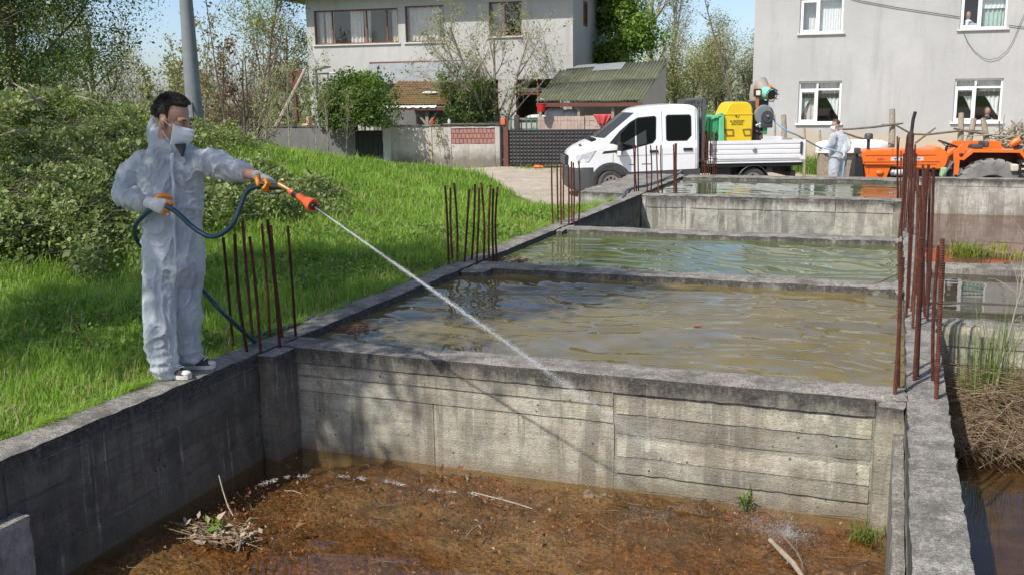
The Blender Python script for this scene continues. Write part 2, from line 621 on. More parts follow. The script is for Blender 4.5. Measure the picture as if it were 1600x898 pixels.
def bramble_amount(x, y):
    """0..1 how deep the brambles stand here"""
    c = np.stack([x, y, zt(x, y)], -1)-CP
    dep = c@FW
    px = 800+CAM_F*(c@RT)/dep
    py = 449-CAM_F*(c@UP)/dep
    n1 = np.sin(px*.021+1.3)*np.sin(py*.037+.4)*18+np.sin(px*.06)*8
    left = np.clip((250+n1*1.4+np.clip(330-py, -80, 120)*.35-px)/50, 0, 1)*np.clip((432+n1-py)/26, 0, 1)
    strip = np.clip((545+n1-px)/60, 0, 1)*np.clip((372+n1*.7-(px-300)*.06-py)/16, 0, 1)*np.clip((py-(268+(px-300)*.10)-n1*.6)/16, 0, 1)*.55
    up = np.clip((440+n1*2-px)/60, 0, 1)*np.clip((252-py+n1*.5)/22, 0, 1)*.6
    return np.clip(np.maximum(np.maximum(left, strip), up), 0, 1)*(dep > 8.5)*(dep < 24)


gx = np.unique(np.round(np.concatenate([np.linspace(-700, -60, 17), np.linspace(-60, -26, 16), np.arange(-26, -4.45, .3), [-4.43, -4.40, .25, .27], np.arange(.6, 6.4, .5), [6.55, 6.65], np.arange(7, 30, 1.), np.linspace(31, 60, 12), np.linspace(65, 700, 15)]), 3))
gy = np.unique(np.round(np.concatenate([np.linspace(-400, -20, 12), np.arange(-18, -2, 2.), [-1.5, -1.35], np.arange(0, 21.8, .3), [21.85, 21.95, 22.3, 22.4], np.arange(22.7, 45, .5), np.linspace(46, 90, 20), np.linspace(100, 1400, 22)]), 3))
GX, GY = np.meshgrid(gx, gy)
GZ = zt(GX, GY)
cut = in_basin(GX, GY) | in_slab(GX, GY)
GZ = np.where(cut, -1.75, GZ)
nx, ny = len(gx), len(gy)
ii = (np.arange(ny-1)[:, None]*nx+np.arange(nx-1)[None, :]).ravel()
me = np_mesh('ground', np.stack([GX, GY, GZ], -1).reshape(-1, 3), np.stack([ii, ii+1, ii+1+nx, ii+nx], -1))
gm = grass_mask(GX, GY).astype(np.float32).ravel()
ca = me.attributes.new('turf', 'FLOAT', 'POINT')
far = ((np.hypot(GX, GY) > 41) | (GX < -16)).astype(np.float32).ravel()
ca.data.foreach_set('value', np.maximum(gm, far).astype(np.float32))
t = NT('earth_and_turf')
an = t.n('ShaderNodeAttribute')
an.attribute_name = 'turf'
dirt = t.ramp(t.noise(1.2, 6, .7), [(.3, (.33, .275, .205)), (.5, (.45, .385, .30)), (.7, (.54, .475, .38))])
dirt = t.mix(t.ramp(t.voro(9), [(.0, .5), (.25, 0.)]), dirt, (.30, .26, .21))
dirt = t.mix(t.ramp(t.noise(34, 5, .8), [(.5, 0.), (.75, .6)]), dirt, (.56, .52, .45))
dirt = t.mix(t.ramp(t.noise(.35, 4, .6), [(.5, 0.), (.7, .55)]), dirt, (.27, .21, .15))
turf = t.ramp(t.noise(2.2, 6, .7), [(.3, (.065, .10, .022)), (.55, (.11, .18, .032)), (.75, (.16, .20, .055))])
f = t.math('ADD', an.outputs['Fac'], t.math('MULTIPLY', t.math('SUBTRACT', t.noise(3, 6, .75), .5), 1.1))
t.set(col=t.mix(t.ramp(f, [(.42, 0.), (.58, 1.)]), dirt, turf), rough=.95, spec=.2)
t.bump(t.math('ADD', t.noise(14, 6, .75), t.math('MULTIPLY', t.noise(60, 3, .7), .4)), .8, .04)
g = link_mesh('ground', me, None, t.mat, True)
tag(g, 'pale dirt yard and grassy earth around the concrete basins', kind='structure')

# ================================================================== concrete basins


def nz(p, f, k=0.):
    return noise.noise_vector(Vector((p[0]*f+k, p[1]*f-k, p[2]*f+2*k)))


def rough_box(mb, x0, x1, y0, y1, z0, z1, step=.07, amp=.006, edge=.010, skip=()):
    """cast concrete block: gridded faces, pitted skin and crumbled arrises; skip: faces left out ('b' bottom)"""
    lo, hi = np.array([x0, y0, z0]), np.array([x1, y1, z1])
    nn = [max(1, int(round((hi[k]-lo[k])/step))) for k in range(3)]
    key = {}
    vs, fs = [], []

    def vert(i, j, k):
        q = (i, j, k)
        if q in key: return key[q]
        p = lo+(hi-lo)*np.array([i/nn[0], j/nn[1], k/nn[2]])
        n1 = nz(p, 4.1)
        n2 = nz(p, 17, 3.)
        d = np.array(n1)*amp*.9+np.array(n2)*amp*.7
        c = np.array([1 if i == 0 else -1 if i == nn[0] else 0, 1 if j == 0 else -1 if j == nn[1] else 0, 1 if k == 0 else -1 if k == nn[2] else 0], float)
        if np.abs(c).sum() >= 2:
            n3 = nz(p, 31, 7.); e = edge*(.3+max(0, .5*n1[0]+.5*n2[1]+.5*n3[2]+.1)*1.5)
            d = d+c*e
        key[q] = len(vs)
        vs.append(p+d)
        return key[q]
    A, B, Cn = nn
    if 'b' not in skip:
        fs += [(vert(i, j, 0), vert(i, j+1, 0), vert(i+1, j+1, 0), vert(i+1, j, 0)) for i in range(A) for j in range(B)]
    fs += [(vert(i, j, Cn), vert(i+1, j, Cn), vert(i+1, j+1, Cn), vert(i, j+1, Cn)) for i in range(A) for j in range(B)]
    for k in range(Cn):
        for i in range(A):
            fs.append((vert(i, 0, k), vert(i+1, 0, k), vert(i+1, 0, k+1), vert(i, 0, k+1)))
            fs.append((vert(i+1, B, k), vert(i, B, k), vert(i, B, k+1), vert(i+1, B, k+1)))
        for j in range(B):
            fs.append((vert(0, j+1, k), vert(0, j, k), vert(0, j, k+1), vert(0, j+1, k+1)))
            fs.append((vert(A, j, k), vert(A, j+1, k), vert(A, j+1, k+1), vert(A, j, k+1)))
    return mb.add(vs, fs)


def cwall(label, x0, x1, y0, y1, z0, z1, mat, step=.07, edge=.012, amp=.005):
    b = MB()
    rough_box(b, x0, x1, y0, y1, z0, z1, step, amp, edge, 'b')
    o = b.build('concrete_wall', MAT[mat], smooth=True)
    return tag(o, label, 'wall', 'concrete basin walls', 'thing')


def lifts(par, spans, z_lines, face, axis, sgn, mat, step=.08, gap=.006, proud=.012, seed=1):
    """board-marked lifts: each board course its own slab, a hair proud or shy of the next.
    axis 'y': courses run along x on the plane y=face; axis 'x': along y on the plane x=face"""
    rr = random.Random(seed)
    for a, b_ in spans:
        for z1, z0 in zip(z_lines[:-1], z_lines[1:]):
            off = proud*(.35+.65*rr.random())
            m_ = MB()
            d0, d1 = sorted((face+sgn*off, face-sgn*.03))
            if axis == 'y': rough_box(m_, a+gap/2, b_-gap/2, d0, d1, z0+gap/2, z1-gap/2, step, .003, .0055)
            else: rough_box(m_, d0, d1, a+gap/2, b_-gap/2, z0+gap/2, z1-gap/2, step, .003, .0055)
            m_.build('concrete_lift', MAT[mat], par, smooth=True)


FL = -.81   # floor of the drained basin
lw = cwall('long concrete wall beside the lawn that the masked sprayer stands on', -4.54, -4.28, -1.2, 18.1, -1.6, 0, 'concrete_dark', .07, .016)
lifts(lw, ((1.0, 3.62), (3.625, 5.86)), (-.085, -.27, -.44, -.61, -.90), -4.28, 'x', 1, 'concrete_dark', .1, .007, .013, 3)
b = MB(); rough_box(b, -4.28, -4.13, 5.87, 6.17, -1.5, -.012, .07, .006, .012, 'b')
b.build('pilaster', MAT['concrete_dark'], lw, smooth=True)
b = MB(); rough_box(b, -4.27, -4.15, 2.9, 3.66, -1.5, -.30, .07, .006, .012)
b.build('buttress', MAT['concrete'], lw, smooth=True)
for (y0, y1), (a0, a1) in (((9.5, 10.16), (-4.28, -3.98)), ((12.7, 13.3), (-4.28, -4.16))):
    b = MB(); rough_box(b, a0, a1, y0, y1, -1.5, -.008, .07, .006, .02, 'b')
    b.build('pilaster', MAT['concrete'], lw, smooth=True)
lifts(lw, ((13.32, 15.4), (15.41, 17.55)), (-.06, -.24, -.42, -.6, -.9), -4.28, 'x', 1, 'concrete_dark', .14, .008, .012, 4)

w1 = cwall('long concrete wall with dense starter bars between the two rows of basins', .14, .38, -1.2, 22.15, -1.6, -.004, 'concrete', .06, .014, .006)
b = MB(); rough_box(b, .075, .14, 2.2, 6.11, -1.5, -.17, .09, .004, .01); b.build('ledge', MAT['concrete'], w1, smooth=True)
b = MB(); rough_box(b, -.03, .145, 6.03, 6.2, -1.5, -.012, .06, .006, .02, 'b'); b.build('pilaster', MAT['concrete_warm'], w1, smooth=True)
for y0, y1, x0 in ((9.6, 10.2, .06), (12.8, 13.35, .05), (17.5, 18.05, .02)):
    b = MB(); rough_box(b, x0, .145, y0, y1, -1.5, -.012, .08, .006, .02, 'b'); b.build('pilaster', MAT['concrete'], w1, smooth=True)

c1 = cwall('sunlit cross wall between the drained basin and the brown water', -4.29, .15, 6.165, 6.45, -1.6, -.003, 'concrete_warm', .045, .014, .006)
b = MB(); rough_box(b, -4.14, -.03, 6.146, 6.2, -.125, -.006, .035, .002, .006); b.build('wall_head', MAT['concrete_warm'], c1, smooth=True)
lifts(c1, ((-4.12, -1.66),), (-.125, -.225, -.345), 6.165, 'y', -1, 'concrete_warm', .07, .007, .014, 5)
lifts(c1, ((-4.12, -3.0), (-3.0, -1.66)), (-.345, -.95), 6.165, 'y', -1, 'concrete_warm', .07, .0, .010, 6)
lifts(c1, ((-1.65, -.035),), (-.135, -.275, -.415), 6.165, 'y', -1, 'concrete_warm', .06, .008, .016, 7)
lifts(c1, ((-1.65, -.035),), (-.43, -.575, -.69, -.80, -.98), 6.165, 'y', -1, 'concrete_warm', .06, .009, .014, 8)

c2 = cwall('low cross wall dividing brown water from green water', -4.2, .15, 9.74, 10.1, -1.6, -.005, 'concrete', .06, .018, .008)
c3 = cwall('low cross wall on the far side of the green water', -4.2, .15, 12.86, 13.27, -1.6, -.005, 'concrete', .09, .03, .012)
c4 = cwall('board-marked cross wall in front of the full far basin', -4.29, .15, 17.62, 17.98, -1.6, -.005, 'concrete_pale', .11, .03, .010)
lifts(c4, ((-4.2, -3.45), (-3.40, -2.1), (-2.09, -.9), (-.89, .02)), (-.05, -.24, -.72, -1.3), 17.62, 'y', -1, 'concrete_pale', .13, .012, .02, 9)
c5 = cwall('end wall of the farthest basin with the tractor behind it', -4.3, .4, 21.5, 22.15, -1.6, -.006, 'concrete', .12, .03, .01)
b = MB(); rough_box(b, -5.6, -4.32, 18.0, 22.2, -1.5, -.01, .14, .012, .03, 'b')
tag(b.build('concrete_slab', MAT['concrete_pale'], smooth=True), 'broad concrete slab at the basin corner in front of the pickup', 'slab', None, 'thing')
c0 = cwall('near end wall of the drained basin below the camera', -4.3, .15, -.16, .14, -1.6, -.01, 'concrete', .15)

# right-hand row, a step lower
r1 = cwall('cross wall behind the dry reed clump', .375, 5.2, 9.66, 10.0, -1.6, -.30, 'concrete_warm', .08, .03, .01)
lifts(r1, ((.40, 5.0),), (-.375, -.5), 9.66, 'y', -1, 'concrete_warm', .1, .012, .018, 12)
lifts(r1, ((.40, .56), (.565, 5.0)), (-.5, -.67, -.84, -1.3), 9.66, 'y', -1, 'concrete_warm', .1, .012, .018, 11)
r2 = cwall('low divider between the dark pond and the red mud', .375, 5.2, 12.9, 13.3, -1.6, -.30, 'concrete', .09, .03, .012)
r3 = cwall('stained back wall of the red mud basin', .42, 5.2, 22.1, 22.42, -1.6, -.0, 'concrete_pale', .12, .03, .01)
lifts(r3, ((.45, 5.0),), (-.03, -.17, -1.1), 22.1, 'y', -1, 'concrete_pale', .16, .01, .018, 13)
r4 = cwall('outer wall of the second row of basins', 4.9, 5.2, -1.2, 22.1, -1.6, -.29, 'concrete', .2)

# ------------------------------------------------------------------ waters


def wave_sheet(name, x0, x1, y0, y1, z, mat, step, waves, label, seed=1, calm=None):
    nx_, ny_ = int((x1-x0)/step)+1, int((y1-y0)/step)+1
    X, Y = np.meshgrid(np.linspace(x0, x1, nx_), np.linspace(y0, y1, ny_))
    rg = np.random.default_rng(seed)
    Zs = np.zeros_like(X)
    # slow warping keeps the crests from running straight
    wx = .16*np.sin(Y*2.3+seed)+.1*np.sin(X*3.1+Y*1.7)+.05*np.sin(7.1*X+3*Y)
    wy = .14*np.sin(X*1.9+2*seed)+.08*np.sin(Y*4.1-X*2.3)+.05*np.sin(6.3*Y-4*X)
    for amp, lam, az, spread, n in waves:
        for k in range(n):
            a = az+rg.normal(0, spread)
            l = lam*math.exp(rg.normal(0, .28))
            ph = rg.uniform(0, 6.28)
            Zs += amp/math.sqrt(n)*np.sin(2*math.pi/l*(math.cos(a)*(X+wx)+math.sin(a)*(Y+wy))+ph)
    gust = .8+.35*np.sin(X*1.3+.6*Y+seed)*np.sin(Y*1.1-.3*X+2*seed)
    Zs *= gust
    V = np.stack([X, Y, z+Zs], -1).reshape(-1, 3)
    i_ = (np.arange(ny_-1)[:, None]*nx_+np.arange(nx_-1)[None, :]).ravel()
    me_ = np_mesh(name, V, np.stack([i_, i_+1, i_+1+nx_, i_+nx_], -1))
    return tag(link_mesh(name, me_, None, mat, True), label, kind='structure')


WB = water_mat('brown_basin_water', (.165, .130, .050))
WG = water_mat('green_basin_water', (.112, .130, .050))
WF = water_mat('far_basin_water', (.10, .12, .06))
WD = water_mat('dark_pond_water', (.06, .048, .026), scum=((.15, .14, .09), 1.1, .66))
wave_sheet('water', -4.3, .16, 6.4, 9.78, -.075, WB, .022, ((.0058, .40, 1.5, .20, 7), (.0030, .22, 1.45, .35, 9), (.0007, .11, 1.3, .6, 9)), 'brown rippled water', 3)
wave_sheet('water', -4.3, .16, 10.06, 12.9, -.07, WG, .026, ((.0036, .42, 1.5, .22, 7), (.0019, .22, 1.5, .35, 8), (.0005, .11, 1.3, .7, 6)), 'green rippled water', 5)
wave_sheet('water', -4.35, .16, 17.95, 21.55, -.075, WF, .05, ((.0018, .55, 1.5, .25, 5), (.0006, .25, 1.5, .4, 5)), 'pale water of the far basin', 8)
wave_sheet('water', -4.3, .16, 13.2, 17.65, -1.15, WG, .1, ((.002, .5, 1.4, .3, 4),), 'low water in the half-empty basin', 9)
wave_sheet('water', .37, 5, 9.95, 12.95, -.385, WD, .05, ((.0008, .5, 1.4, .3, 5), (.0003, .2, 1.4, .5, 4)), 'dark still pond', 10)


def mud(name, x0, x1, y0, y1, z, step, amp, freq, mat, label, dip=None):
    nx_, ny_ = int((x1-x0)/step)+1, int((y1-y0)/step)+1
    X, Y = np.meshgrid(np.linspace(x0, x1, nx_), np.linspace(y0, y1, ny_))
    Zs = np.zeros(X.size)
    for i, (x, y) in enumerate(zip(X.ravel(), Y.ravel())):
        p = Vector((x*freq, y*freq, 0))
        a = noise.fractal(p*.35, 1., 2., 3)
        c = noise.turbulence(p*1.7, 5, False)
        e = noise.noise(p*5.3)
        Zs[i] = amp*(1.15*a+.75*c+.32*e-.45)-(dip(x, y) if dip else 0)
    V = np.stack([X.ravel(), Y.ravel(), z+Zs], -1)
    i_ = (np.arange(ny_-1)[:, None]*nx_+np.arange(nx_-1)[None, :]).ravel()
    me_ = np_mesh(name, V, np.stack([i_, i_+1, i_+1+nx_, i_+nx_], -1))
    return tag(link_mesh(name, me_, None, mat, True), label, kind='structure'), V


t = NT('rusty_algae_mud')
k = t.ramp(t.noise(2.1, 6, .7), [(.28, (.06, .034, .018)), (.42, (.19, .092, .034)), (.53, (.32, .155, .055)), (.64, (.12, .058, .026)), (.8, (.30, .215, .125))])
k = t.mix(t.ramp(t.noise(.9, 5, .65), [(.45, 0.), (.62, .75)]), k, (.145, .098, .042))
k = t.mix(t.ramp(t.noise(13, 6, .8), [(.46, 0.), (.66, .9)]), k, (.05, .03, .018))
k = t.mix(t.ramp(t.noise(.8, 4, .6, t.pos((1, 1.6, 1))), [(.52, 0.), (.62, .85)]), k, (.33, .25, .155))
k = t.mix(t.ramp(t.noise(1.5, 5, .7), [(.54, 0.), (.64, .85)]), k, (.055, .036, .022))
k = t.mix(t.ramp(t.noise(46, 4, .8), [(.52, 0.), (.64, .7)]), k, (.36, .215, .105))
k = t.mix(t.ramp(t.noise(31, 5, .85), [(.50, 0.), (.58, .8)]), k, (.045, .028, .018))
k = t.mix(t.ramp(t.voro(60), [(.12, .7), (.2, 0.)]), k, (.10, .045, .022))
t.set(col=k, rough=t.ramp(t.noise(4, 5, .7), [(.4, .35), (.6, .85)]), spec=.5)
t.bump(t.math('ADD', t.noise(42, 6, .8), t.math('MULTIPLY', t.voro(34), .9)), 1., .02)
MUD = t.mat
fl, FLV = mud('basin_floor', -4.3, .16, 2.2, 6.2, FL-.012, .019, .050, 3.0, MUD, 'orange brown algae mud on the drained floor', lambda x, y: .05*max(0, min(1, (-3.35-x+.5*max(0, y-5.2))/.7))+.02*max(0, (y-5.75)/.4))
WT = water_mat('thin_floor_water', (.035, .02, .008), tint=(.91, .78, .57), alpha=.93, rough=.03)
wave_sheet('shallow_water', -4.3, .16, 0, 6.2, FL+.004, WT, .03, ((.0009, .3, 1.2, .9, 6), (.0004, .1, 1.2, .9, 5)), 'thin film of brown water over the mud', 12)
t = NT('red_brown_mud')
k = t.ramp(t.noise(1.3, 6, .7), [(.3, (.17, .09, .06)), (.55, (.25, .14, .10)), (.75, (.29, .19, .14))])
k = t.mix(t.ramp(t.noise(9, 5, .8), [(.5, 0.), (.7, .6)]), k, (.12, .065, .045))
t.set(col=k, rough=.45, spec=.5)
t.bump(t.noise(30, 5, .7), .4, .01)
mud('mud_bed', .37, 5, 13.2, 22.2, -.74, .09, .03, 1.2, t.mat, 'red brown mud of the silted basin')
wave_sheet('shallow_water', .37, 5, 13.25, 22.15, -.735, water_mat('red_film_water', (.13, .09, .07), tint=(.85, .72, .64), alpha=.75), .12, ((.0005, .4, 1.4, .6, 4),), 'wet film over the red mud', 14)
t = NT('pond_bed')
k = t.ramp(t.noise(2.3, 6, .7), [(.3, (.05, .03, .015)), (.5, (.12, .075, .032)), (.7, (.24, .18, .11))])
k = t.mix(t.ramp(t.noise(17, 5, .8), [(.5, 0.), (.7, .7)]), k, (.10, .05, .02))
t.set(col=k, rough=.8)
t.bump(t.noise(30, 5, .8), .7, .015)
mud('pond_bed', .37, 4.95, 0, 9.7, -1.0, .05, .03, 1.7, t.mat, 'silty bed of the reed basin')
wave_sheet('water', .37, 4.95, 0, 9.7, -.955, water_mat('reed_basin_water', (.045, .03, .013), tint=(.82, .66, .44), alpha=.72, rough=.015), .06, ((.0009, .4, 1.2, .8, 6), (.0004, .16, 1.2, .8, 5)), 'clear brown water below the reeds', 15)

# ================================================================== vegetation


def unit(v): return v/(np.linalg.norm(v, axis=-1, keepdims=True)+1e-9)


def leaf_arr(P, size, rg, asp=.55, up=.5, var=.35, fold=.25):
    """rhombic leaves (two creased triangles) at the points P"""
    n = len(P)
    d = unit(rg.normal(size=(n, 3))+np.array([0, 0, up*.2]))
    nrm = unit(rg.normal(size=(n, 3))+np.array([0, 0, up*2.2]))
    s = unit(np.cross(nrm, d))
    nrm = np.cross(d, s)
    L = size*np.exp(rg.normal(0, var, n))[:, None]
    a = P
    b = P+d*L
    mid = P+d*L*.45
    l = mid+s*L*asp*.5+nrm*L*fold*.4
    r_ = mid-s*L*asp*.5+nrm*L*fold*.4
    V = np.stack([a, r_, b, l], 1).reshape(-1, 3)
    k = np.arange(n)[:, None]*4
    F = np.concatenate([k+np.array([0, 1, 2]), k+np.array([0, 2, 3])], 0)
    return V, F


def np_join(parts):
    V, F, b = [], [], 0
    for v, f in parts:
        V.append(v)
        F.append(f+b)
        b += len(v)
    return np.concatenate(V), np.concatenate(F)


def tubes_np(lines, n=4):
    """many tapered stems at once: lines = [(pts(k,3), r0, r1)] of one k"""
    P = np.stack([l[0] for l in lines])
    r0 = np.array([l[1] for l in lines])
    r1 = np.array([l[2] for l in lines])
    N, K, _ = P.shape
    d = np.zeros_like(P)
    d[:, 1:-1] = P[:, 2:]-P[:, :-2]
    d[:, 0] = P[:, 1]-P[:, 0]
    d[:, -1] = P[:, -1]-P[:, -2]
    d = unit(d)
    a = np.where(np.abs(d[..., 2:3]) < .9, np.array([0, 0, 1.]), np.array([1., 0, 0]))
    u = unit(np.cross(a, d))
    v = np.cross(d, u)
    rad = r0[:, None]+(r1-r0)[:, None]*np.linspace(0, 1, K)[None]
    th = np.arange(n)*2*math.pi/n
    ring = P[:, :, None]+(u[:, :, None]*np.cos(th)[None, None, :, None]+v[:, :, None]*np.sin(th)[None, None, :, None])*rad[:, :, None, None]
    V = ring.reshape(-1, 3)
    base = (np.arange(N)[:, None, None]*K*n+np.arange(K-1)[None, :, None]*n)
    k = np.arange(n)[None, None, :]
    k2 = (k+1) % n
    F = np.stack([base+k, base+k2, base+n+k2, base+n+k], -1).reshape(-1, 4)
    return V, F


def curve_pts(p, d, L, rg, k=5, lift=.0, wob=.12):
    pts = [np.array(p, float)]
    d = np.array(d, float)
    for i in range(k-1):
        d = d+rg.normal(0, wob, 3)+np.array([0, 0, lift])
        d = d/np.linalg.norm(d)
        pts.append(pts[-1]+d*L/(k-1))
    return np.array(pts)


def grow(rg, H, r, levels=3, start=.3, nkids=(9, 6, 4), ratio=(.45, .5, .5), ang=(.9, .8, .8), lift=(.10, .08, .05), lean=(0, 0), stems=1, wob=.07):
    """branch lines by level, and twig points"""
    lines = [[] for _ in range(levels+1)]
    tips = []

    def rec(p, d, L, r, lev):
        pts = curve_pts(p, d, L, rg, 5, lift[min(lev, len(lift)-1)] if lev else .02, wob*(1+.8*lev))
        lines[lev].append((pts, r, r*(.25 if lev else .3)))
        if lev >= levels:
            for q in (1, 2, 3, 4): tips.append(pts[q])
            return
        n = nkids[min(lev, len(nkids)-1)]
        s0 = start if lev == 0 else .2
        for i in range(n):
            t = s0+(1-s0)*(i+rg.uniform(.1, .9))/n
            j = min(int(t*4), 3)
            f = t*4-j
            q = pts[j]*(1-f)+pts[j+1]*f
            dd = pts[j+1]-pts[j]
            dd = dd/np.linalg.norm(dd)
            u, v, _ = frame_of(dd)
            a = rg.uniform(0, 6.283)
            an_ = ang[min(lev, len(ang)-1)]*rg.uniform(.6, 1.25)
            side = u*math.cos(a)+v*math.sin(a)
            nd = dd*math.cos(an_)+side*math.sin(an_)
            k = ratio[min(lev, len(ratio)-1)]*rg.uniform(.7, 1.2)*(1.15-.55*t if lev == 0 else 1)
            rec(q, nd, L*k, r*(1-.65*t)*.55, lev+1)
        if lev: tips.append(pts[-1])
    for s_ in range(stems):
        a = rg.uniform(0, 6.28)
        sp = 0 if stems == 1 else .28
        rec(np.array([math.cos(a)*.05*(stems > 1), math.sin(a)*.05*(stems > 1), 0]), np.array([lean[0]+math.cos(a)*sp, lean[1]+math.sin(a)*sp, 1.]), H*(1 if s_ == 0 else rg.uniform(.7, 1)), r, 0)
    return lines, np.array(tips)


def tree(name, label, base, H, r, seed, bark, leaf=None, nleaf=6, lsize=.09, lspread=.25, group=None, cat='tree', asp=.55, up=.5, thick=1, keep=None, twigmin=.004, **kw):
    rg = np.random.default_rng(seed)
    lines, tips = grow(rg, H, r, **kw)
    root = thing(name, label, cat, base, 0, group)
    V, F = np_join([tubes_np([(l[0], max(l[1], twigmin), max(l[2], twigmin*.7)) for l in ls], (7, 5, 4, 3, 3)[i]) for i, ls in enumerate(lines) if ls])
    link_mesh('trunk', np_mesh('trunk', V, F), root, MAT[bark], True)
    if leaf:
        if keep: tips = tips[rg.random(len(tips)) < keep]
        P = np.repeat(tips, nleaf, 0)+rg.normal(0, lspread, (len(tips)*nleaf, 3))*np.array([1, 1, .8])
        V, F = leaf_arr(P, lsize, rg, asp, up)
        link_mesh('crown', np_mesh('crown', V, F), root, LEAF[leaf])
    return root


def bush(name, label, base, rad, n, lsize, leaf, seed, group=None, stems=10, cat='shrub', asp=.55, lumps=7, hollow=.55):
    """a lumpy shrub: stems, and leaves over several overlapping lobes"""
    rg = np.random.default_rng(seed)
    root = thing(name, label, cat, base, 0, group)
    rad = np.array(rad, float)
    cs = unit(rg.normal(size=(lumps, 3)))*rg.uniform(.25, .72, (lumps, 1))
    cs[:, 2] = np.abs(cs[:, 2])*1.0
    lr = rg.uniform(.28, .52, lumps)
    k = rg.integers(0, lumps, n)
    d = unit(rg.normal(size=(n, 3)))
    P = cs[k]+d*(lr[k]*(hollow+(1-hollow)*rg.random(n)**.6))[:, None]
    P = P*rad*np.array([1, 1, .92])+np.array([0, 0, rad[2]*.12])
    P[:, 2] = np.maximum(P[:, 2], .02*rg.random(n))
    V, F = leaf_arr(P, lsize, rg, asp)
    ls = []
    for i in range(stems):
        e = cs[i % lumps]*rad*rg.uniform(.7, 1.1)
        st = rg.normal(0, .06, 3)*rad
        st[2] = -.05
        md = (st+e)/2+rg.normal(0, .06, 3)*rad
        ls.append((np.array([st, md, e]), .012*rad[2]+.004, .004))
    TV, TF = tubes_np(ls, 4)
    link_mesh('stem', np_mesh('stem', TV, TF), root, MAT['bark'])
    link_mesh('crown', np_mesh('crown', V, F), root, LEAF[leaf])
    return root


LEAF = dict(
    turf=leaf_mat('grass_blades', ((.17, .30, .040), (.31, .50, .075), (.45, .60, .13)), .9, 1.0, .55, 7),
    straw=leaf_mat('dry_straw', ((.16, .105, .06), (.30, .215, .13), (.46, .37, .25)), 14, .2, .8, 30),
    reed=leaf_mat('reed_blades', ((.07, .12, .02), (.13, .20, .035), (.22, .26, .07)), 2, .5, .5, 12),
    lime=leaf_mat('lime_grass', ((.16, .20, .03), (.26, .31, .05), (.33, .34, .09)), 2, .6, .6, 10),
    bramble=leaf_mat('bramble_leaves', ((.075, .11, .036), (.17, .225, .072), (.28, .325, .14)), .8, .6, .6, 13),
    bramble_tip=leaf_mat('young_bramble_leaves', ((.17, .23, .06), (.27, .33, .12), (.34, .36, .17)), 1.2, .45, .6, 11),
    deep=leaf_mat('deep_green_leaves', ((.035, .075, .014), (.075, .14, .024), (.13, .20, .04)), .6, .5, .5, 6),
    fresh=leaf_mat('fresh_green_leaves', ((.085, .16, .025), (.15, .26, .04), (.22, .33, .065)), .8, .6, .5, 6),
    spring=leaf_mat('spring_buds', ((.17, .21, .05), (.27, .31, .09), (.36, .37, .15)), .6, .6, .6, 5),
    olive=leaf_mat('olive_leaves', ((.21, .215, .075), (.33, .32, .12), (.42, .39, .18)), .5, .6, .6, 4),
    grey=leaf_mat('greyish_leaves', ((.17, .18, .10), (.26, .27, .15), (.34, .33, .20)), .4, .4, .6, 3),
    dead=leaf_mat('dead_leaves', ((.13, .055, .03), (.20, .085, .045), (.26, .13, .07)), 2, .3, .7, 9),
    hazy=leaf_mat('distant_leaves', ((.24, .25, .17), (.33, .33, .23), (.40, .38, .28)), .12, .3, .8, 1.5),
    yellow=leaf_mat('yellow_flowers', ((.20, .26, .03), (.50, .45, .03), (.62, .55, .04)), 1.5, .3, .7, 9),
)

# ---- lawn -------------------------------------------------------------------------


def blades(X, Y, Zg, h, wd, rg, bend=.35, lean_az=None):
    n = len(X)
    a = rg.uniform(0, 6.283, n)
    s = np.stack([np.cos(a), np.sin(a), np.zeros(n)], -1)
    b = a+1.57+rg.normal(0, .4, n) if lean_az is None else lean_az+rg.normal(0, .5, n)
    lean = np.stack([np.cos(b), np.sin(b), np.zeros(n)], -1)
    h = np.asarray(h)[:, None]*np.exp(rg.normal(0, .3, n))[:, None]
    wd = np.asarray(wd)[:, None]
    bd = bend*rg.uniform(.2, 1.7, n)[:, None]
    p = np.stack([X, Y, Zg-.01], -1)
    m_ = p+np.array([0, 0, 1.])*h*.55+lean*h*bd*.28
    tp = p+np.array([0, 0, 1.])*h*(1-.25*bd)+lean*h*bd
    V = np.stack([p-s*wd*.5, p+s*wd*.5, m_-s*wd*.4, m_+s*wd*.4, tp], 1).reshape(-1, 3)
    k = np.arange(n)[:, None]*5
    F = np.concatenate([k+np.array([0, 1, 3]), k+np.array([0, 3, 2]), k+np.array([2, 3, 4])], 0)
    return V, F


rg = np.random.default_rng(5)
n = 520000
ang = rg.uniform(R(-55), R(-7), n)
rr = 2.6+31*rg.random(n)**1.75
X, Y = rr*np.sin(ang), rr*np.cos(ang)
ok = grass_mask(X, Y)
X, Y, rr = X[ok], Y[ok], rr[ok]
br = bramble_amount(X, Y)
ok = rg.random(len(X)) > br*1.1
X, Y, rr = X[ok], Y[ok], rr[ok]
Zg = zt(X, Y)
ok = (Zg > -.58+.2*rg.random(len(X)))
X, Y, rr, Zg = X[ok], Y[ok], rr[ok], Zg[ok]
tuft = np.sin(X*2.1+1.3*np.sin(Y*1.7))*np.sin(Y*2.6+.8*np.sin(X*2.3))
tuft2 = np.sin(X*6.1+Y*2.2)*np.sin(Y*5.3-X*1.9)
edge = np.clip((-4.56-X)/.35, .25, 1)
hh = (.085+.05*tuft+.025*tuft2)*(.75+.5*np.clip((rr-8)/14, 0, 1))*edge+.02
V1, F1 = blades(X, Y, Zg, np.maximum(hh, .035), .0042+.00055*rr, rg, .45)
o = link_mesh('grass', np_mesh('grass', V1, F1), None, LEAF['turf'])
tag(o, 'bright green spring grass on the bank beside the basins', 'grass', kind='stuff')

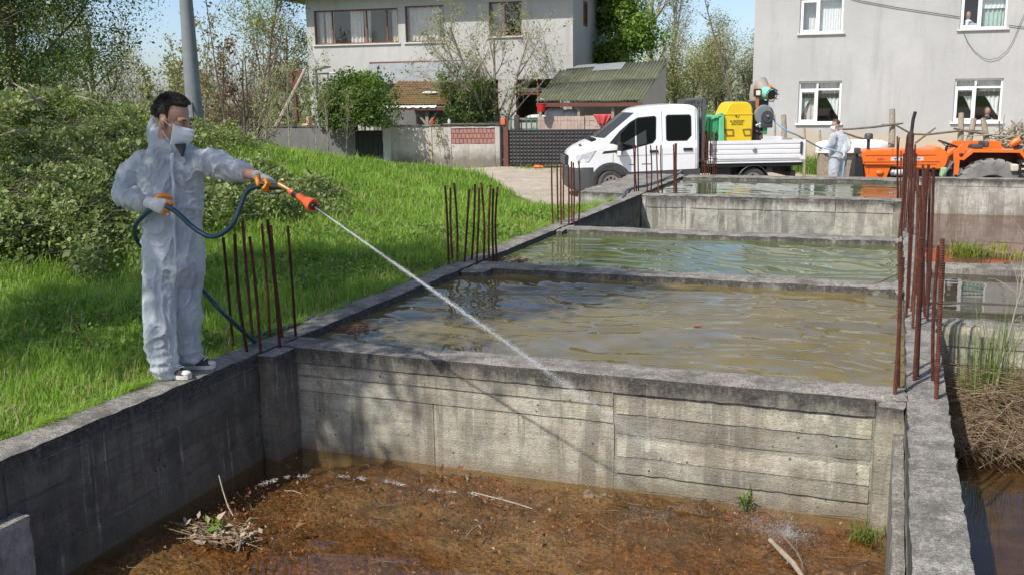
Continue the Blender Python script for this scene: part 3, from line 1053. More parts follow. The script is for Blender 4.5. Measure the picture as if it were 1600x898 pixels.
# dry stalks, broad weeds and blades that hang over the kerb
rg = np.random.default_rng(51)
q_ = rg.integers(0, len(X), 5200)
V1, F1 = blades(X[q_], Y[q_], Zg[q_], np.full(len(q_), .13), .0035+.0004*rr[q_], rg, .7)
tag(link_mesh('grass', np_mesh('dry_grass', V1, F1), None, LEAF['straw']), 'dry pale stalks among the spring grass', 'grass', kind='stuff')
m_ = (np.sin(X*1.1+2*np.sin(Y*.9))*np.sin(Y*1.3-X*.5) > .35)
q_ = np.flatnonzero(m_)
q_ = rg.choice(q_, min(15000, len(q_)))
P = np.stack([X[q_], Y[q_], Zg[q_]+.03+.07*rg.random(len(q_))], -1)
V1, F1 = leaf_arr(P, .036, rg, .7, 1.6)
tag(link_mesh('lawn_weeds', np_mesh('lawn_weeds', V1, F1), None, LEAF['fresh']), 'patches of broad leaved weeds in the grass bank', 'weeds', kind='stuff')
n = 9000
yy = 2.6+14*rg.random(n)**1.3
lump_ = np.sin(yy*3.1)+np.sin(yy*7.7+1)+.6*np.sin(yy*17)
ok = rg.random(n) < np.clip(.35+.4*lump_, .03, 1)
yy = yy[ok]
V1, F1 = blades(-4.565+.05*rg.random(len(yy)), yy, np.full(len(yy), -.03), np.full(len(yy), .10), np.full(len(yy), .006), rg, .9, 0.)
tag(link_mesh('grass', np_mesh('kerb_grass', V1, F1), None, LEAF['turf']), 'grass blades hanging over the edge of the long wall', 'grass', kind='stuff')

# weeds and ragged tufts along the kerb of the lawn and the yard
rg = np.random.default_rng(6)
parts = []
for cx, cy, rad, n, h in [(at_z(px, py, z)[0], at_z(px, py, z)[1], r_, n_, h_) for px, py, z, r_, n_, h_ in (
        (1262, 268, -.8, .9, 1500, .42), (1290, 272, -.8, .7, 1000, .38), (1232, 268, -.8, .8, 900, .26), (1335, 275, -.85, .5, 500, .3), (1248, 262, -.8, 1., 1000, .3),
        (835, 262, -.8, .8, 250, .12), (900, 268, -.8, .9, 200, .12), (770, 260, -.8, .6, 300, .16), (660, 256, -.8, 1., 900, .25), (1180, 262, -.8, 1.4, 600, .16))]:
    q = rg.normal(0, rad*.5, (n, 2))
    x, y = cx+q[:, 0], cy+q[:, 1]
    parts.append(blades(x, y, zt(x, y), np.full(n, h), np.full(n, .016), rg, .5))
V1, F1 = np_join(parts)
tag(link_mesh('grass', np_mesh('weeds', V1, F1), None, LEAF['fresh']), 'weedy green tufts along the edge of the dirt yard', 'grass', kind='stuff')

# ---- brambles ---------------------------------------------------------------------
rg = np.random.default_rng(8)
n = 1500000
ang = rg.uniform(R(-58), R(-24), n)
rr = 9+13*rg.random(n)**1.15
X, Y = rr*np.sin(ang), rr*np.cos(ang)
br = bramble_amount(X, Y)
ok = rg.random(n) < br*.8
X, Y, br = X[ok], Y[ok], br[ok]
lump = .5+.5*np.sin(X*1.7+np.sin(Y*2.1)*1.4)*np.sin(Y*1.9+np.sin(X*1.3))
lump2 = .5+.5*np.sin(X*4.3+2*np.sin(Y*3.1))*np.sin(Y*4.9+X)
lump3 = .5+.5*np.sin(X*10.3+2*np.sin(Y*7.1))*np.sin(Y*11.9+2*X)
th = (.08+.28*lump+.24*lump2+.15*lump3)*np.sqrt(br)
ok = rg.random(len(X)) < .16+1.0*lump3*lump2+.16*lump
X, Y, br, th, l3 = X[ok], Y[ok], br[ok], th[ok], (lump3*lump2)[ok]
u = 1-rg.random(len(X))**1.6*.6
P = np.stack([X, Y, zt(X, Y)+th*u+.02+rg.normal(0, .03, len(X))], -1)
tipm = (u > .80) & (rg.random(len(X)) < .22+.8*l3)
bt = thing('bramble_thicket', 'bramble thicket covering the whole bank behind the masked sprayer', 'bramble', (0, 0, 0))
V1, F1 = leaf_arr(P[~tipm], .040, rg, .7, .8, .45)
tag(link_mesh('foliage', np_mesh('foliage', V1, F1), bt, LEAF['bramble']), kind='stuff')
V1, F1 = leaf_arr(P[tipm], .036, rg, .7, 1.1, .45)
tag(link_mesh('shoots', np_mesh('shoots', V1, F1), bt, LEAF['bramble_tip']), kind='stuff')
ls = []
for i in rg.integers(0, len(P), 900):
    a = rg.uniform(0, 6.28)
    L = rg.uniform(.35, 1.0)
    p = P[i]-np.array([0, 0, .05])
    d = np.array([math.cos(a), math.sin(a), .55])
    q1 = p+d*L*.35
    q2 = q1+np.array([math.cos(a+.3), math.sin(a+.3), .05])*L*.35
    q3 = q2+np.array([math.cos(a+.6), math.sin(a+.6), -.55])*L*.3
    ls.append((np.array([p, q1, q2, q3]), .0045, .002))
V1, F1 = tubes_np(ls, 3)
tag(link_mesh('canes', np_mesh('canes', V1, F1), bt, MAT['bark']), kind='stuff')
# low grey dead branches sticking out at the top of the thicket
for i, (pa, pb, dep) in enumerate((((0, 182), (70, 152), 14.6), ((20, 130), (68, 168), 14.6), ((47, 132), (55, 150), 14.8), ((118, 150), (160, 170), 15.5), ((138, 128), (148, 172), 16), ((0, 212), (50, 208), 13))):
    b = MB()
    b.tube([at(*pa, dep), (at(*pa, dep)+at(*pb, dep))/2+np.array([0, 0, .05]), at(*pb, dep+.2)], [.008, .014, .018], 5)
    b.build('branch', MAT['bark_pale'], bt)

# ---- trees ------------------------------------------------------------------------


def gp(px, dep, z=-.8):
    """ground point under the pixel column px at that distance"""
    p = at(px, 150, dep)
    return (p[0], p[1], z)


TG = 'trees behind the garden and the thicket'
tree('leafy_tree', 'dense dark green tree rising behind the bramble thicket', gp(26, 23), 5.6, .16, 21, 'bark', 'deep', 44, .052, .30, TG, start=.2, nkids=(15, 6, 4), ratio=(.48, .5, .5), lean=(.05, .05))
tree('leafy_tree', 'yellow green tree at the edge of the picture above the thicket', gp(-48, 22.5), 6.4, .14, 22, 'bark', 'olive', 26, .05, .26, TG, start=.2, nkids=(14, 6, 4), ratio=(.46, .5, .5))
tree('leafy_tree', 'grey green loose tree just beside the dense dark green one', gp(150, 33), 5.2, .13, 23, 'bark', 'grey', 7, .07, .22, TG, start=.3, nkids=(12, 6, 3), ratio=(.36, .5, .5))
tree('budding_tree', 'sparse budding tree whose bare branches hang over the thicket', gp(-160, 11.5, .8), 4.9, .11, 24, 'bark', 'grey', 2, .045, .07, TG, start=.25, nkids=(16, 7, 5), ratio=(.62, .5, .45), ang=(1.15, .7, .7), keep=.6)
tree('bare_tree', 'thin leafless tree standing alone against the sky', gp(190, 52), 6.0, .08, 25, 'bark_pale', None, group=TG, start=.3, nkids=(14, 5, 3), ratio=(.28, .5, .5), ang=(.6, .6, .6), twigmin=.011)
tree('bare_tree', 'small leafless tree above the far scrub', gp(216, 60), 5.0, .07, 26, 'bark_pale', None, group=TG, start=.3, nkids=(10, 5, 3), ratio=(.3, .5, .5), ang=(.6, .6, .6), twigmin=.011)
for i, (px, dep, H, s, lab) in enumerate(((263, 21.5, 3.7, 31, 'upright leafy sapling beside the utility pole'), (243, 22.5, 2.9, 32, 'shorter leafy sapling farther from the utility pole'), (276, 22.2, 3.2, 33, 'slim sapling close against the utility pole'), (311, 21, 3.6, 34, 'leafy sapling on the house side of the utility pole'), (324, 22.4, 3.3, 35, 'sapling with reddish leaves by the red flowering shrub'))):
    tree('sapling', lab, gp(px, dep, -.35), H, .025, s, 'bark', 'olive' if i != 4 else 'dead', 5, .055, .07, 'saplings round the utility pole', start=.3, nkids=(11, 4), ratio=(.22, .4), levels=2, ang=(.45, .5), up=.2)
tree('bare_bush', 'tangle of grey brown twigs behind the garden wall', gp(372, 30), 4.2, .06, 36, 'bark', 'dead', 1, .08, .1, TG, stems=8, start=.15, nkids=(9, 5, 3), ratio=(.38, .5, .5), ang=(.6, .6, .7), keep=.25, cat='bush')
tree('bare_bush', 'brown twiggy bush between the garden wall and the pale tree', gp(345, 33), 3.9, .05, 37, 'bark', 'dead', 1, .08, .1, TG, stems=6, start=.15, nkids=(8, 5, 3), ratio=(.38, .5, .5), ang=(.6, .6, .7), keep=.2, cat='bush')
tree('leafy_tree', 'tall pale green tree left of the grey house', gp(412, 42), 7.2, .12, 38, 'bark_pale', 'spring', 6, .085, .22, TG, start=.25, nkids=(13, 6, 4), ratio=(.40, .5, .5), ang=(.65, .7, .7))
tree('leafy_tree', 'low grey green tree close to the corner of the grey house', gp(448, 44), 5.0, .10, 39, 'bark', 'olive', 4, .08, .25, TG, start=.15, nkids=(12, 6, 4), ratio=(.42, .5, .5))
tree('sapling', 'tall whip-thin stem reaching to the top of the picture', gp(352, 19, 0), 4.4, .02, 40, 'bark', 'dead', 2, .05, .05, TG, start=.5, nkids=(10, 2), ratio=(.10, .3), levels=2, ang=(.5, .5), lean=(.09, .02), keep=.5)
for i, (px, dep, H, ln, s, lab) in enumerate(((508, 32, 3.4, (.02, .0), 41, 'pale stemmed sapling in front of the climbing shrub'), (440, 29, 3.1, (.28, .0), 42, 'leaning bare sapling crossing the garden wall'), (372, 27, 2.9, (.42, .0), 43, 'slanting bare sapling by the leaning pole'), (490, 31, 2.6, (-.1, .1), 44, 'small sapling with fresh leaves near the garden wall'), (535, 32.5, 2.2, (.15, 0), 45, 'low twiggy sapling beside the black garden gate'), (395, 26, 2.4, (.3, 0), 46, 'thin slanting sapling over the grass crest'))):
    tree('sapling', lab, gp(px, dep, -.5), H, .022, s, 'bark_pale', 'spring', 3, .06, .06, 'thin saplings along the garden wall', start=.3, nkids=(10, 4), ratio=(.33, .4), levels=2, ang=(.5, .5), lean=ln, keep=.6, twigmin=.006)
tree('budding_tree', 'spreading budding tree in front of the grey house', gp(772, 37.5), 5.6, .10, 47, 'bark_pale', 'spring', 2, .07, .10, TG, stems=4, start=.3, nkids=(9, 6, 4), ratio=(.46, .5, .5), ang=(.75, .7, .7), keep=.55, twigmin=.006)
tree('bare_bush', 'dark tangle of ivied stems beside the tiled canopy', gp(722, 37), 3.2, .05, 48, 'bark', 'deep', 5, .08, .12, TG, stems=9, start=.2, nkids=(7, 5, 3), ratio=(.3, .5, .5), ang=(.6, .6, .7), keep=.45, cat='bush')
tree('leafy_tree', 'bright green tree against the side of the grey house', gp(958, 44), 6.0, .14, 49, 'bark', 'fresh', 15, .15, .30, TG, start=.45, nkids=(11, 5, 3), ratio=(.32, .5, .5))
tree('leafy_tree', 'dark green tree squeezed between the house wall and the bright green one', gp(925, 45.5), 6.9, .14, 50, 'bark', 'deep', 9, .13, .26, TG, start=.45, nkids=(11, 5, 3), ratio=(.24, .5, .5))
tree('tall_tree', 'tall pale poplar behind the corrugated shed', gp(1022, 62), 10.5, .24, 51, 'bark_pale', 'spring', 3, .09, .30, TG, start=.3, nkids=(12, 7, 4), ratio=(.44, .5, .5), ang=(.55, .6, .6), lift=(.16, .1, .05))
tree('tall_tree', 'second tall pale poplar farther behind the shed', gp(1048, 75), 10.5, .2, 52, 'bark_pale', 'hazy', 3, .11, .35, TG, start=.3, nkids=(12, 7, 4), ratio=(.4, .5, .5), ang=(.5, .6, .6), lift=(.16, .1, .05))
tree('leafy_tree', 'broad olive green tree between the two houses', gp(1092, 60), 6.3, .11, 53, 'bark_pale', 'olive', 3, .085, .30, TG, stems=3, start=.25, nkids=(11, 6, 4), ratio=(.40, .5, .5), ang=(.6, .7, .7))
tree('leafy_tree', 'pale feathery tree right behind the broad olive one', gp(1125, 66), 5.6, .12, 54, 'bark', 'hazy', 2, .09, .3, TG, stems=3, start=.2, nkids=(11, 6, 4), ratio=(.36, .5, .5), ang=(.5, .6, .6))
tree('bare_tree', 'thin brown tree with dry seed heads near the plastered house', gp(1162, 48), 7.4, .08, 55, 'bark', 'dead', 3, .10, .08, TG, start=.45, nkids=(9, 3), ratio=(.16, .4), levels=2, ang=(.5, .6), lean=(-.07, 0), keep=.5)
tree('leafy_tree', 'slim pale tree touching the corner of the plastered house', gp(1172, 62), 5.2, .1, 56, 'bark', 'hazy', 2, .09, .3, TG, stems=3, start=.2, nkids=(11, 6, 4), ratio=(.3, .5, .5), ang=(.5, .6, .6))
tree('leafy_tree', 'twiggy tree just behind the end of the shed roof', gp(1062, 56), 5.2, .1, 57, 'bark', 'olive', 2, .085, .3, TG, stems=4, start=.2, nkids=(11, 6, 4), ratio=(.34, .5, .5), ang=(.5, .6, .6))
bush('round_bush', 'bright green bush behind the pickup between the houses', gp(1103, 46), (1.5, 1.2, 1.75), 5200, .12, 'fresh', 58)
bush('round_bush', 'olive bush in front of the twiggy trees by the shed', gp(1060, 48), (1.3, 1., 1.5), 2600, .12, 'olive', 59)
bush('round_bush', 'olive bush against the plastered house corner', gp(1150, 47), (1.5, 1.1, 1.9), 4200, .12, 'olive', 60)
bush('climbing_shrub', 'big dark evergreen climber spilling over the garden gate', at(548, 196, 36), (2.1, 1.2, 2.2), 12000, .10, 'deep', 61, lumps=17, hollow=.3)
bush('climbing_shrub', 'fresh green top growth of the climber on the canopy roof', at(566, 136, 36.4), (1.5, .8, .55), 5000, .08, 'fresh', 62)
bush('flowering_shrub', 'red flowering shrub at the foot of the utility pole', at(338, 206, 20.5)-np.array([0, 0, .35]), (.62, .5, .42), 1500, .06, 'dead', 63)
rsh = COL.objects['flowering_shrub']
rg = np.random.default_rng(64)
d = unit(rg.normal(size=(500, 3)))
d[:, 2] = np.abs(d[:, 2])
V1, F1 = leaf_arr(d*np.array([.55, .45, .42])*rg.uniform(.7, 1.05, (500, 1))+np.array([0, 0, .06]), .075, rg, .8)
link_mesh('blossom', np_mesh('blossom', V1, F1), rsh, paint('red_blossom', (.50, .035, .03), .6, .3, 9))
bush('garden_shrub', 'low green shrub beside the red flowering one', at(352, 214, 20.2)-np.array([0, 0, .25]), (.4, .4, .4), 700, .06, 'fresh', 65)
for i, (px, dep, w_, h_, lf, lab) in enumerate(((40, 46, 4.5, 2.9, 'grey', 'grey green scrub seen under the dense dark tree'), (236, 44, 3.2, 2.0, 'olive', 'olive scrub left of the utility pole'), (330, 46, 3.5, 2.1, 'olive', 'olive scrub behind the garden sheds'), (430, 52, 3.5, 2.6, 'grey', 'grey scrub behind the pale green tree'), (285, 40, 2.2, 1.7, 'grey', 'low grey scrub right behind the utility pole'))):
    bush('scrub', lab, gp(px, dep), (w_, 1.5, h_), 4200, .13, lf, 70+i, 'scrub behind the garden', stems=24, lumps=12)

# far woodland: one mass beyond everything
rg = np.random.default_rng(90)
parts, ls = [], []
for i in range(420):
    px = rg.uniform(-300, 1900)
    dep = rg.uniform(85, 150)
    b = np.array(gp(px, dep))
    H = rg.uniform(3.0, 5.6)*(.8+dep/260)
    n = 95
    P = b+np.stack([rg.normal(0, H*.17, n), rg.normal(0, H*.17, n), H*(.1+.9*rg.random(n)**.8)], -1)*np.array([1, 1, 1])
    parts.append(leaf_arr(P, .38, rg, .6))
    for k in range(4):
        e = b+np.array([rg.normal(0, H*.14), rg.normal(0, H*.14), H*rg.uniform(.75, 1.05)])
        ls.append((np.array([b, (b+e)/2+rg.normal(0, .15, 3), e]), .05, .018))
V1, F1 = np_join(parts)
fw_ = thing('woodland', 'far hazy woodland behind the houses', 'woodland', (0, 0, 0))
tag(fw_, kind='stuff')
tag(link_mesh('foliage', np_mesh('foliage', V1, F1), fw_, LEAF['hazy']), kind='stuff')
V1, F1 = tubes_np(ls, 3)
tag(link_mesh('trunks', np_mesh('trunks', V1, F1), fw_, MAT['bark_pale']), kind='stuff')

# the tree whose shade falls on the man and the near lawn (stands beside the camera, outside the frame)
tree('shade_tree', 'leafy tree shading the masked sprayer', (-9.2, .1, 0), 8.6, .17, 95, 'bark', 'deep', 34, .085, .22, None, start=.58, nkids=(13, 6, 4), ratio=(.32, .5, .5), lean=(.30, .14))

# ---- plants in and on the basins ----------------------------------------------------
rg = np.random.default_rng(97)


def clump(name, label, base, n, h, wd, rad, leaf, bend=.3, cat='plant', zoff=0.):
    q = rg.normal(0, rad, (n, 2))
    V_, F_ = blades(q[:, 0], q[:, 1], np.full(n, zoff), np.full(n, h), np.full(n, wd), rg, bend)
    V_[:, 2] += .01
    return tag(link_mesh(name, np_mesh(name, V_, F_), None, LEAF[leaf], loc=base), label, cat)


p = at_plane(1545, 640, (0, 8.85, 0), (0, 1, 0))
rd = thing('reed_clump', 'green reed clump standing in a heap of dead straw', 'reeds', (p[0], p[1], -.9))
q = rg.normal(0, .11, (150, 2))
V1, F1 = blades(q[:, 0], q[:, 1], np.full(150, .22), np.full(150, .66), np.full(150, .0055), rg, .35)
tag(link_mesh('green_blades', np_mesh('green_blades', V1, F1), rd, LEAF['reed']), kind='stuff')
# dead stalks: a combed heap lying down towards the water
ls = []
for i in range(2100):
    x, y = rg.uniform(-.55, 1.0), rg.uniform(-1.0, .6)
    top = .42*math.exp(-((x-.15)/.55)**2-((y+.1)/.6)**2)
    z = rg.uniform(.0, 1)*top+.01
    a = -.75+rg.normal(0, .75)
    L = rg.uniform(.25, .75)
    d = np.array([math.cos(a), math.sin(a), rg.normal(-.12, .13)])
    pt = np.array([x, y, z])
    if abs(x*1.) > .95: continue
    md = pt+np.array([0, 0, .04+.03*rg.random()])
    A, B = pt-d*L*.5, pt+d*L*.5
    A[2], B[2] = max(A[2], -.05), max(B[2], -.05)
    if A[0] < -.6: continue
    q_ = rg.uniform(.5, 1.1)
    md = md+rg.normal(0, .025, 3)
    ls.append((np.array([A, md, B]), .0042*q_, .0022*q_))
V1, F1 = tubes_np(ls, 3)
tag(link_mesh('dead_stalks', np_mesh('dead_stalks', V1, F1), rd, LEAF['straw']), kind='stuff')
clump('grass_tuft', 'yellow green grass tuft growing on the red mud', (*at_z(1512, 398, -.74)[:2], -.76), 420, .19, .010, .17, 'lime', .8)
clump('grass_tuft', 'small lime grass tuft beside the bigger one on the red mud', (*at_z(1562, 392, -.74)[:2], -.76), 90, .14, .010, .10, 'lime', .45)
clump('grass_tuft', 'lime grass tuft at the edge of the red mud', (*at_z(1592, 404, -.74)[:2], -.76), 110, .14, .010, .12, 'lime', .45)
clump('weed', 'little green weed at the foot of the sunlit cross wall', (*at_z(1163, 792, FL)[:2], FL), 26, .13, .016, .02, 'fresh', .5)
clump('weed', 'grey green weed in the corner of the drained basin', (*at_z(1352, 842, FL)[:2], FL), 60, .09, .008, .04, 'reed', .6)
tree('sapling', 'thin bare sapling leaning over the reed clump', tuple(at_plane(1535, 700, (0, 8.7, 0), (0, 1, 0))), 1.75, .011, 98, 'bark_pale', None, start=.35, nkids=(9, 4), ratio=(.42, .5), levels=2, ang=(.9, .8), lean=(.22, .05), twigmin=.0022)
tree('sapling', 'thin yellow leaved sapling against the stained garden wall', gp(686, 35.3), 1.5, .018, 99, 'bark_pale', 'spring', 3, .07, .06, start=.3, nkids=(6, 3), ratio=(.3, .4), levels=2, ang=(.5, .5), keep=.7)

# ================================================================== buildings
MAT.update(
    plaster_grey=plaster('grey_house_plaster', (.49, .48, .455), (.33, .315, .295), .6),
    plaster_white=plaster('rough_white_plaster', (.46, .457, .445), (.35, .345, .33), .6, low=((.52, .42, .28), .45)),
    plaster_wall=plaster('stained_garden_wall', (.47, .45, .41), (.17, .155, .13), .8, low=((.15, .13, .10), -.25)),
    plaster_dark=plaster('dark_garden_wall', (.19, .185, .18), (.09, .085, .08), .6),
    sheet=paint('galvanised_sheet', (.25, .28, .30), .5, .15, 2, metal=.1, dirt=((.30, .20, .14), .35, 1.5)),
    tile=paint('old_roof_tile', (.21, .105, .07), .9, .35, 5, .4, dirt=((.22, .205, .06), .85, 1.1)),
    eternit=paint('mossy_corrugated_sheet', (.17, .175, .13), .95, .25, 3, .5, dirt=((.085, .10, .035), .9, 1.6)),
    brick=paint('hollow_red_brick', (.34, .17, .145), .9, .2, 9, .4),
    block=paint('pale_clay_block', (.72, .46, .31), .9, .15, 6, .3),
    pinkwood=paint('faded_pink_planks', (.50, .38, .31), .9, .18, 5, .3, dirt=((.33, .28, .22), .7, 2)),
    gate=paint('black_gate_steel', (.024, .024, .026), .6, .25, 9, .1, dirt=((.07, .065, .06), .4, 3)),
    blackgate=paint('matt_black_gate', (.014, .014, .015), .6, .25, 9),
    curtain=paint('net_curtain', (.74, .79, .77), .9, .08, 9),
    curtain_green=paint('green_tulle', (.42, .56, .50), .9, .15, 20),
    drape=paint('beige_drape', (.62, .59, .53), .9, .12, 9),
    sill=paint('stone_sill', (.62, .60, .57), .8, .1, 5, .2),
    redpaint=paint('red_brown_post', (.13, .048, .035), .7, .2, 8, .2),
)


def grid_wall(mb, x0, x1, z0, z1, y0, y1, holes):
    """wall slab with real openings: only the outer skin and the reveals"""
    xs = sorted({x0, x1, *[h[0] for h in holes], *[h[1] for h in holes]})
    zs = sorted({z0, z1, *[h[2] for h in holes], *[h[3] for h in holes]})
    xs = [x for x in xs if x0 <= x <= x1]
    zs = [z for z in zs if z0 <= z <= z1]

    def hole(i, k):
        if i < 0 or k < 0 or i >= len(xs)-1 or k >= len(zs)-1: return True
        cx, cz = (xs[i]+xs[i+1])/2, (zs[k]+zs[k+1])/2
        return any(h[0] < cx < h[1] and h[2] < cz < h[3] for h in holes)
    for i in range(len(xs)-1):
        for k in range(len(zs)-1):
            if hole(i, k): continue
            a, b, c, d = xs[i], xs[i+1], zs[k], zs[k+1]
            mb.add([(a, y0, c), (b, y0, c), (b, y0, d), (a, y0, d)], [(0, 1, 2, 3)])
            mb.add([(a, y1, c), (b, y1, c), (b, y1, d), (a, y1, d)], [(3, 2, 1, 0)])
            if hole(i-1, k): mb.add([(a, y0, c), (a, y1, c), (a, y1, d), (a, y0, d)], [(3, 2, 1, 0)])
            if hole(i+1, k): mb.add([(b, y0, c), (b, y1, c), (b, y1, d), (b, y0, d)], [(0, 1, 2, 3)])
            if hole(i, k-1): mb.add([(a, y0, c), (b, y0, c), (b, y1, c), (a, y1, c)], [(3, 2, 1, 0)])
            if hole(i, k+1): mb.add([(a, y0, d), (b, y0, d), (b, y1, d), (a, y1, d)], [(0, 1, 2, 3)])
    return mb


class Facade:
    def __init__(s, px, py, dep, deg):
        p = at(px, py, dep)
        s.p0 = np.array([p[0], p[1], -.8])
        s.a = R(deg)
        s.u = np.array([math.cos(s.a), math.sin(s.a), 0])
        s.nn = np.array([math.sin(s.a), -math.cos(s.a), 0])

    def __call__(s, px, py, off=0):
        """pixel -> local (x, z) on the plane `off` metres in front of the facade"""
        q = at_plane(px, py, s.p0+s.nn*off, s.nn)-s.p0
        return q@s.u, q[2]

    def rect(s, x0, y0, x1, y1, off=0):
        a, b, c = s(x0, y0, off), s(x1, y1, off), s((x0+x1)/2, (y0+y1)/2, off)
        zt_, zb = s((x0+x1)/2, y0, off)[1], s((x0+x1)/2, y1, off)[1]
        return s(x0, (y0+y1)/2, off)[0], s(x1, (y0+y1)/2, off)[0], zb, zt_

    def local(s, px, py, dep):
        q = at(px, py, dep)-s.p0
        return np.array([q@s.u, -(q@s.nn), q[2]])


def ripple_sheet(mb, x0, x1, zt_, zb, y, amp, waves, seed=1, nx_=60, flare=0.):
    """a hanging cloth with folds"""
    rr = random.Random(seed)
    vs, nz_ = [], 6
    ph = rr.uniform(0, 6)
    for k in range(nz_+1):
        for i in range(nx_+1):
            t = i/nx_
            x = x0+(x1-x0)*t
            dy = amp*math.sin(t*waves*6.283+ph+.6*math.sin(t*7))*(.5+.5*k/nz_)
            vs.append((x, y+dy, zt_+(zb-zt_)*k/nz_))
    q = nx_+1
    mb.add(vs, [(k*q+i, (k+1)*q+i, (k+1)*q+i+1, k*q+i+1) for k in range(nz_) for i in range(nx_)])


def window(par, x0, x1, z0, z1, mat, muls=(), transom=None, fw=.06, sill='sill', inset=.09, sash=None, sfw=.05):
    """frame with mullions, panes, sash, projecting sill; local plane y=0 is the wall face"""
    b = MB()
    y0, y1 = inset, inset+.07
    b.box(x0, x1, y0, y1, z1-fw, z1).box(x0, x1, y0, y1, z0, z0+fw)
    b.box(x0, x0+fw, y0, y1, z0+fw, z1-fw).box(x1-fw, x1, y0, y1, z0+fw, z1-fw)
    for m_ in muls: b.box(m_-fw/2, m_+fw/2, y0-.003, y1, z0+fw, z1-fw)
    if transom:
        cuts = [x0+fw]+[c for m_ in muls for c in (m_-fw/2, m_+fw/2)]+[x1-fw]
        for a, c in zip(cuts[::2], cuts[1::2]): b.box(a, c, y0, y1, transom-fw/2, transom+fw/2)
    fr = b.build('window', MAT[mat], par)
    cuts = [x0+fw]+[c for m_ in muls for c in (m_-fw/2, m_+fw/2)]+[x1-fw]
    rows = [(z0+fw, z1-fw)] if not transom else [(z0+fw, transom-fw/2), (transom+fw/2, z1-fw)]
    for i, (a, c) in enumerate(zip(cuts[::2], cuts[1::2])):
        for j, (d, e) in enumerate(rows):
            MB().box(a, c, inset+.03, inset+.036, d, e).build('pane', MAT['glass'], fr)
            if sash is not None and i == sash and j == 0:
                s_ = MB()
                s_.box(a, c, inset-.015, inset+.02, e-sfw, e).box(a, c, inset-.015, inset+.02, d, d+sfw)
                s_.box(a, a+sfw, inset-.015, inset+.02, d+sfw, e-sfw).box(c-sfw, c, inset-.015, inset+.02, d+sfw, e-sfw)
                s_.build('sash', MAT[mat], fr)
    if sill:
        MB().box(x0-.07, x1+.07, -.07, inset-.004, z0-.055, z0-.003).build('sill', MAT[sill], fr)
    return fr


# ---- grey house -------------------------------------------------------------------
GH = Facade(690, 150, 41, 6)
x0, _ = GH(480, 60)
x1, _ = GH(895, 60)
house = thing('grey_house', 'two storey grey plastered house with brown window frames', 'house', GH.p0, GH.a)
ztop = GH(600, 2)[1]+.25
W = [GH.rect(491, 15, 622, 69), GH.rect(633, 9, 694, 66), GH.rect(764, 3, 815, 57), GH.rect(806, 124, 886, 186), GH.rect(742, 125, 779, 190)]
DEP = 9.5
b = MB()
grid_wall(b, x0, x1, -.5, ztop, 0, .25, W)
b.box(x0, x0+.25, .25, DEP, -.5, ztop).box(x1-.25, x1, .25, DEP, -.5, ztop-.003).box(x0+.25, x1-.25, DEP-.25, DEP, -.5, ztop)
b.build('wall', MAT['plaster_grey'], house)
b = MB()
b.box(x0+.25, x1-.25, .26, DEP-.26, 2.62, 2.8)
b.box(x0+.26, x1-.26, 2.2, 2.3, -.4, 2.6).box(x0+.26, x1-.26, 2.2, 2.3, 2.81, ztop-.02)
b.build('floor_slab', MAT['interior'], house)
b = MB()
b.box(x0-1.45, x1+.5, -.85, DEP+.6, ztop, ztop+.22)
b.box(x0-1.5, x1+.55, -.9, DEP+.65, ztop+.22, ztop+.30)
b.build('eave_slab', MAT['plaster_grey'], house)
b = MB()
xm = (x0+x1)/2
b.add([(x0-1.5, -.9, ztop+.3), (x1+.55, -.9, ztop+.3), (x1+.55, DEP+.65, ztop+.3), (x0-1.5, DEP+.65, ztop+.3), (xm-1.5, DEP/2, ztop+2.2), (xm+1.5, DEP/2, ztop+2.2)],
      [(0, 1, 5, 4), (1, 2, 5), (2, 3, 4, 5), (3, 0, 4)])
b.build('roof', MAT['tile'], house)
# balcony edge on the shaded flank
b = MB()
b.box(x1, x1+.9, 5.2, DEP, ztop-.55, ztop-.38)
b.build('balcony_slab', MAT['plaster_grey'], house)
b = MB(); b.box(x1-.002, x1+.03, 2.2, 3.0, ztop-1.35, ztop-.35); fr = b.build('window', MAT['brown_wood'], house)
MB().box(x1+.03, x1+.036, 2.27, 2.93, ztop-1.28, ztop-.42).build('pane', MAT['glass'], fr)


def lerp(a, b_, t): return a+(b_-a)*t


f = window(house, *W[0], 'brown_wood', [lerp(W[0][0], W[0][1], t) for t in (.21, .62, .86)], None, .055, 'sill')
b = MB()
xa, xb, za, zb = W[0]
for a, c, s in ((.02, .08, 1), (.10, .2, 2), (.40, .56, 3), (.57, .65, 4), (.90, .99, 5)): ripple_sheet(b, lerp(xa, xb, a), lerp(xa, xb, c), zb-.05, za+.05, .34, .03, 3.5, s)
b.build('curtain', MAT['drape'], f)
f = window(house, *W[1], 'brown_wood', [], None, .05, 'sill')
b = MB(); xa, xb, za, zb = W[1]
ripple_sheet(b, xa+.05, xb-.3, zb-.05, za+.05, .33, .03, 8, 7); ripple_sheet(b, xb-.25, xb-.03, zb-.05, za+.05, .36, .02, 2, 8)
b.build('curtain', MAT['drape'], f)
b = MB(); b.ell((lerp(xa, xb, .80), .11, zb-.22), (.22, .01, .10), 8); b.build('white_patch', MAT['curtain'], f)
f = window(house, *W[2], 'brown_wood', [lerp(W[2][0], W[2][1], .48)], None, .05, 'sill')
b = MB(); ripple_sheet(b, W[2][0]+.05, lerp(W[2][0], W[2][1], .46), W[2][3]-.05, W[2][2]+.05, .34, .02, 4, 9)
b.build('curtain', MAT['drape'], f)
window(house, *W[3], 'brown_wood', [lerp(W[3][0], W[3][1], t) for t in (.42, .8)], lerp(W[3][2], W[3][3], .63), .05, 'sill')
window(house, *W[4], 'brown_wood', [], lerp(W[4][2], W[4][3], .55), .06, 'sill')
q = GH(618, 65)
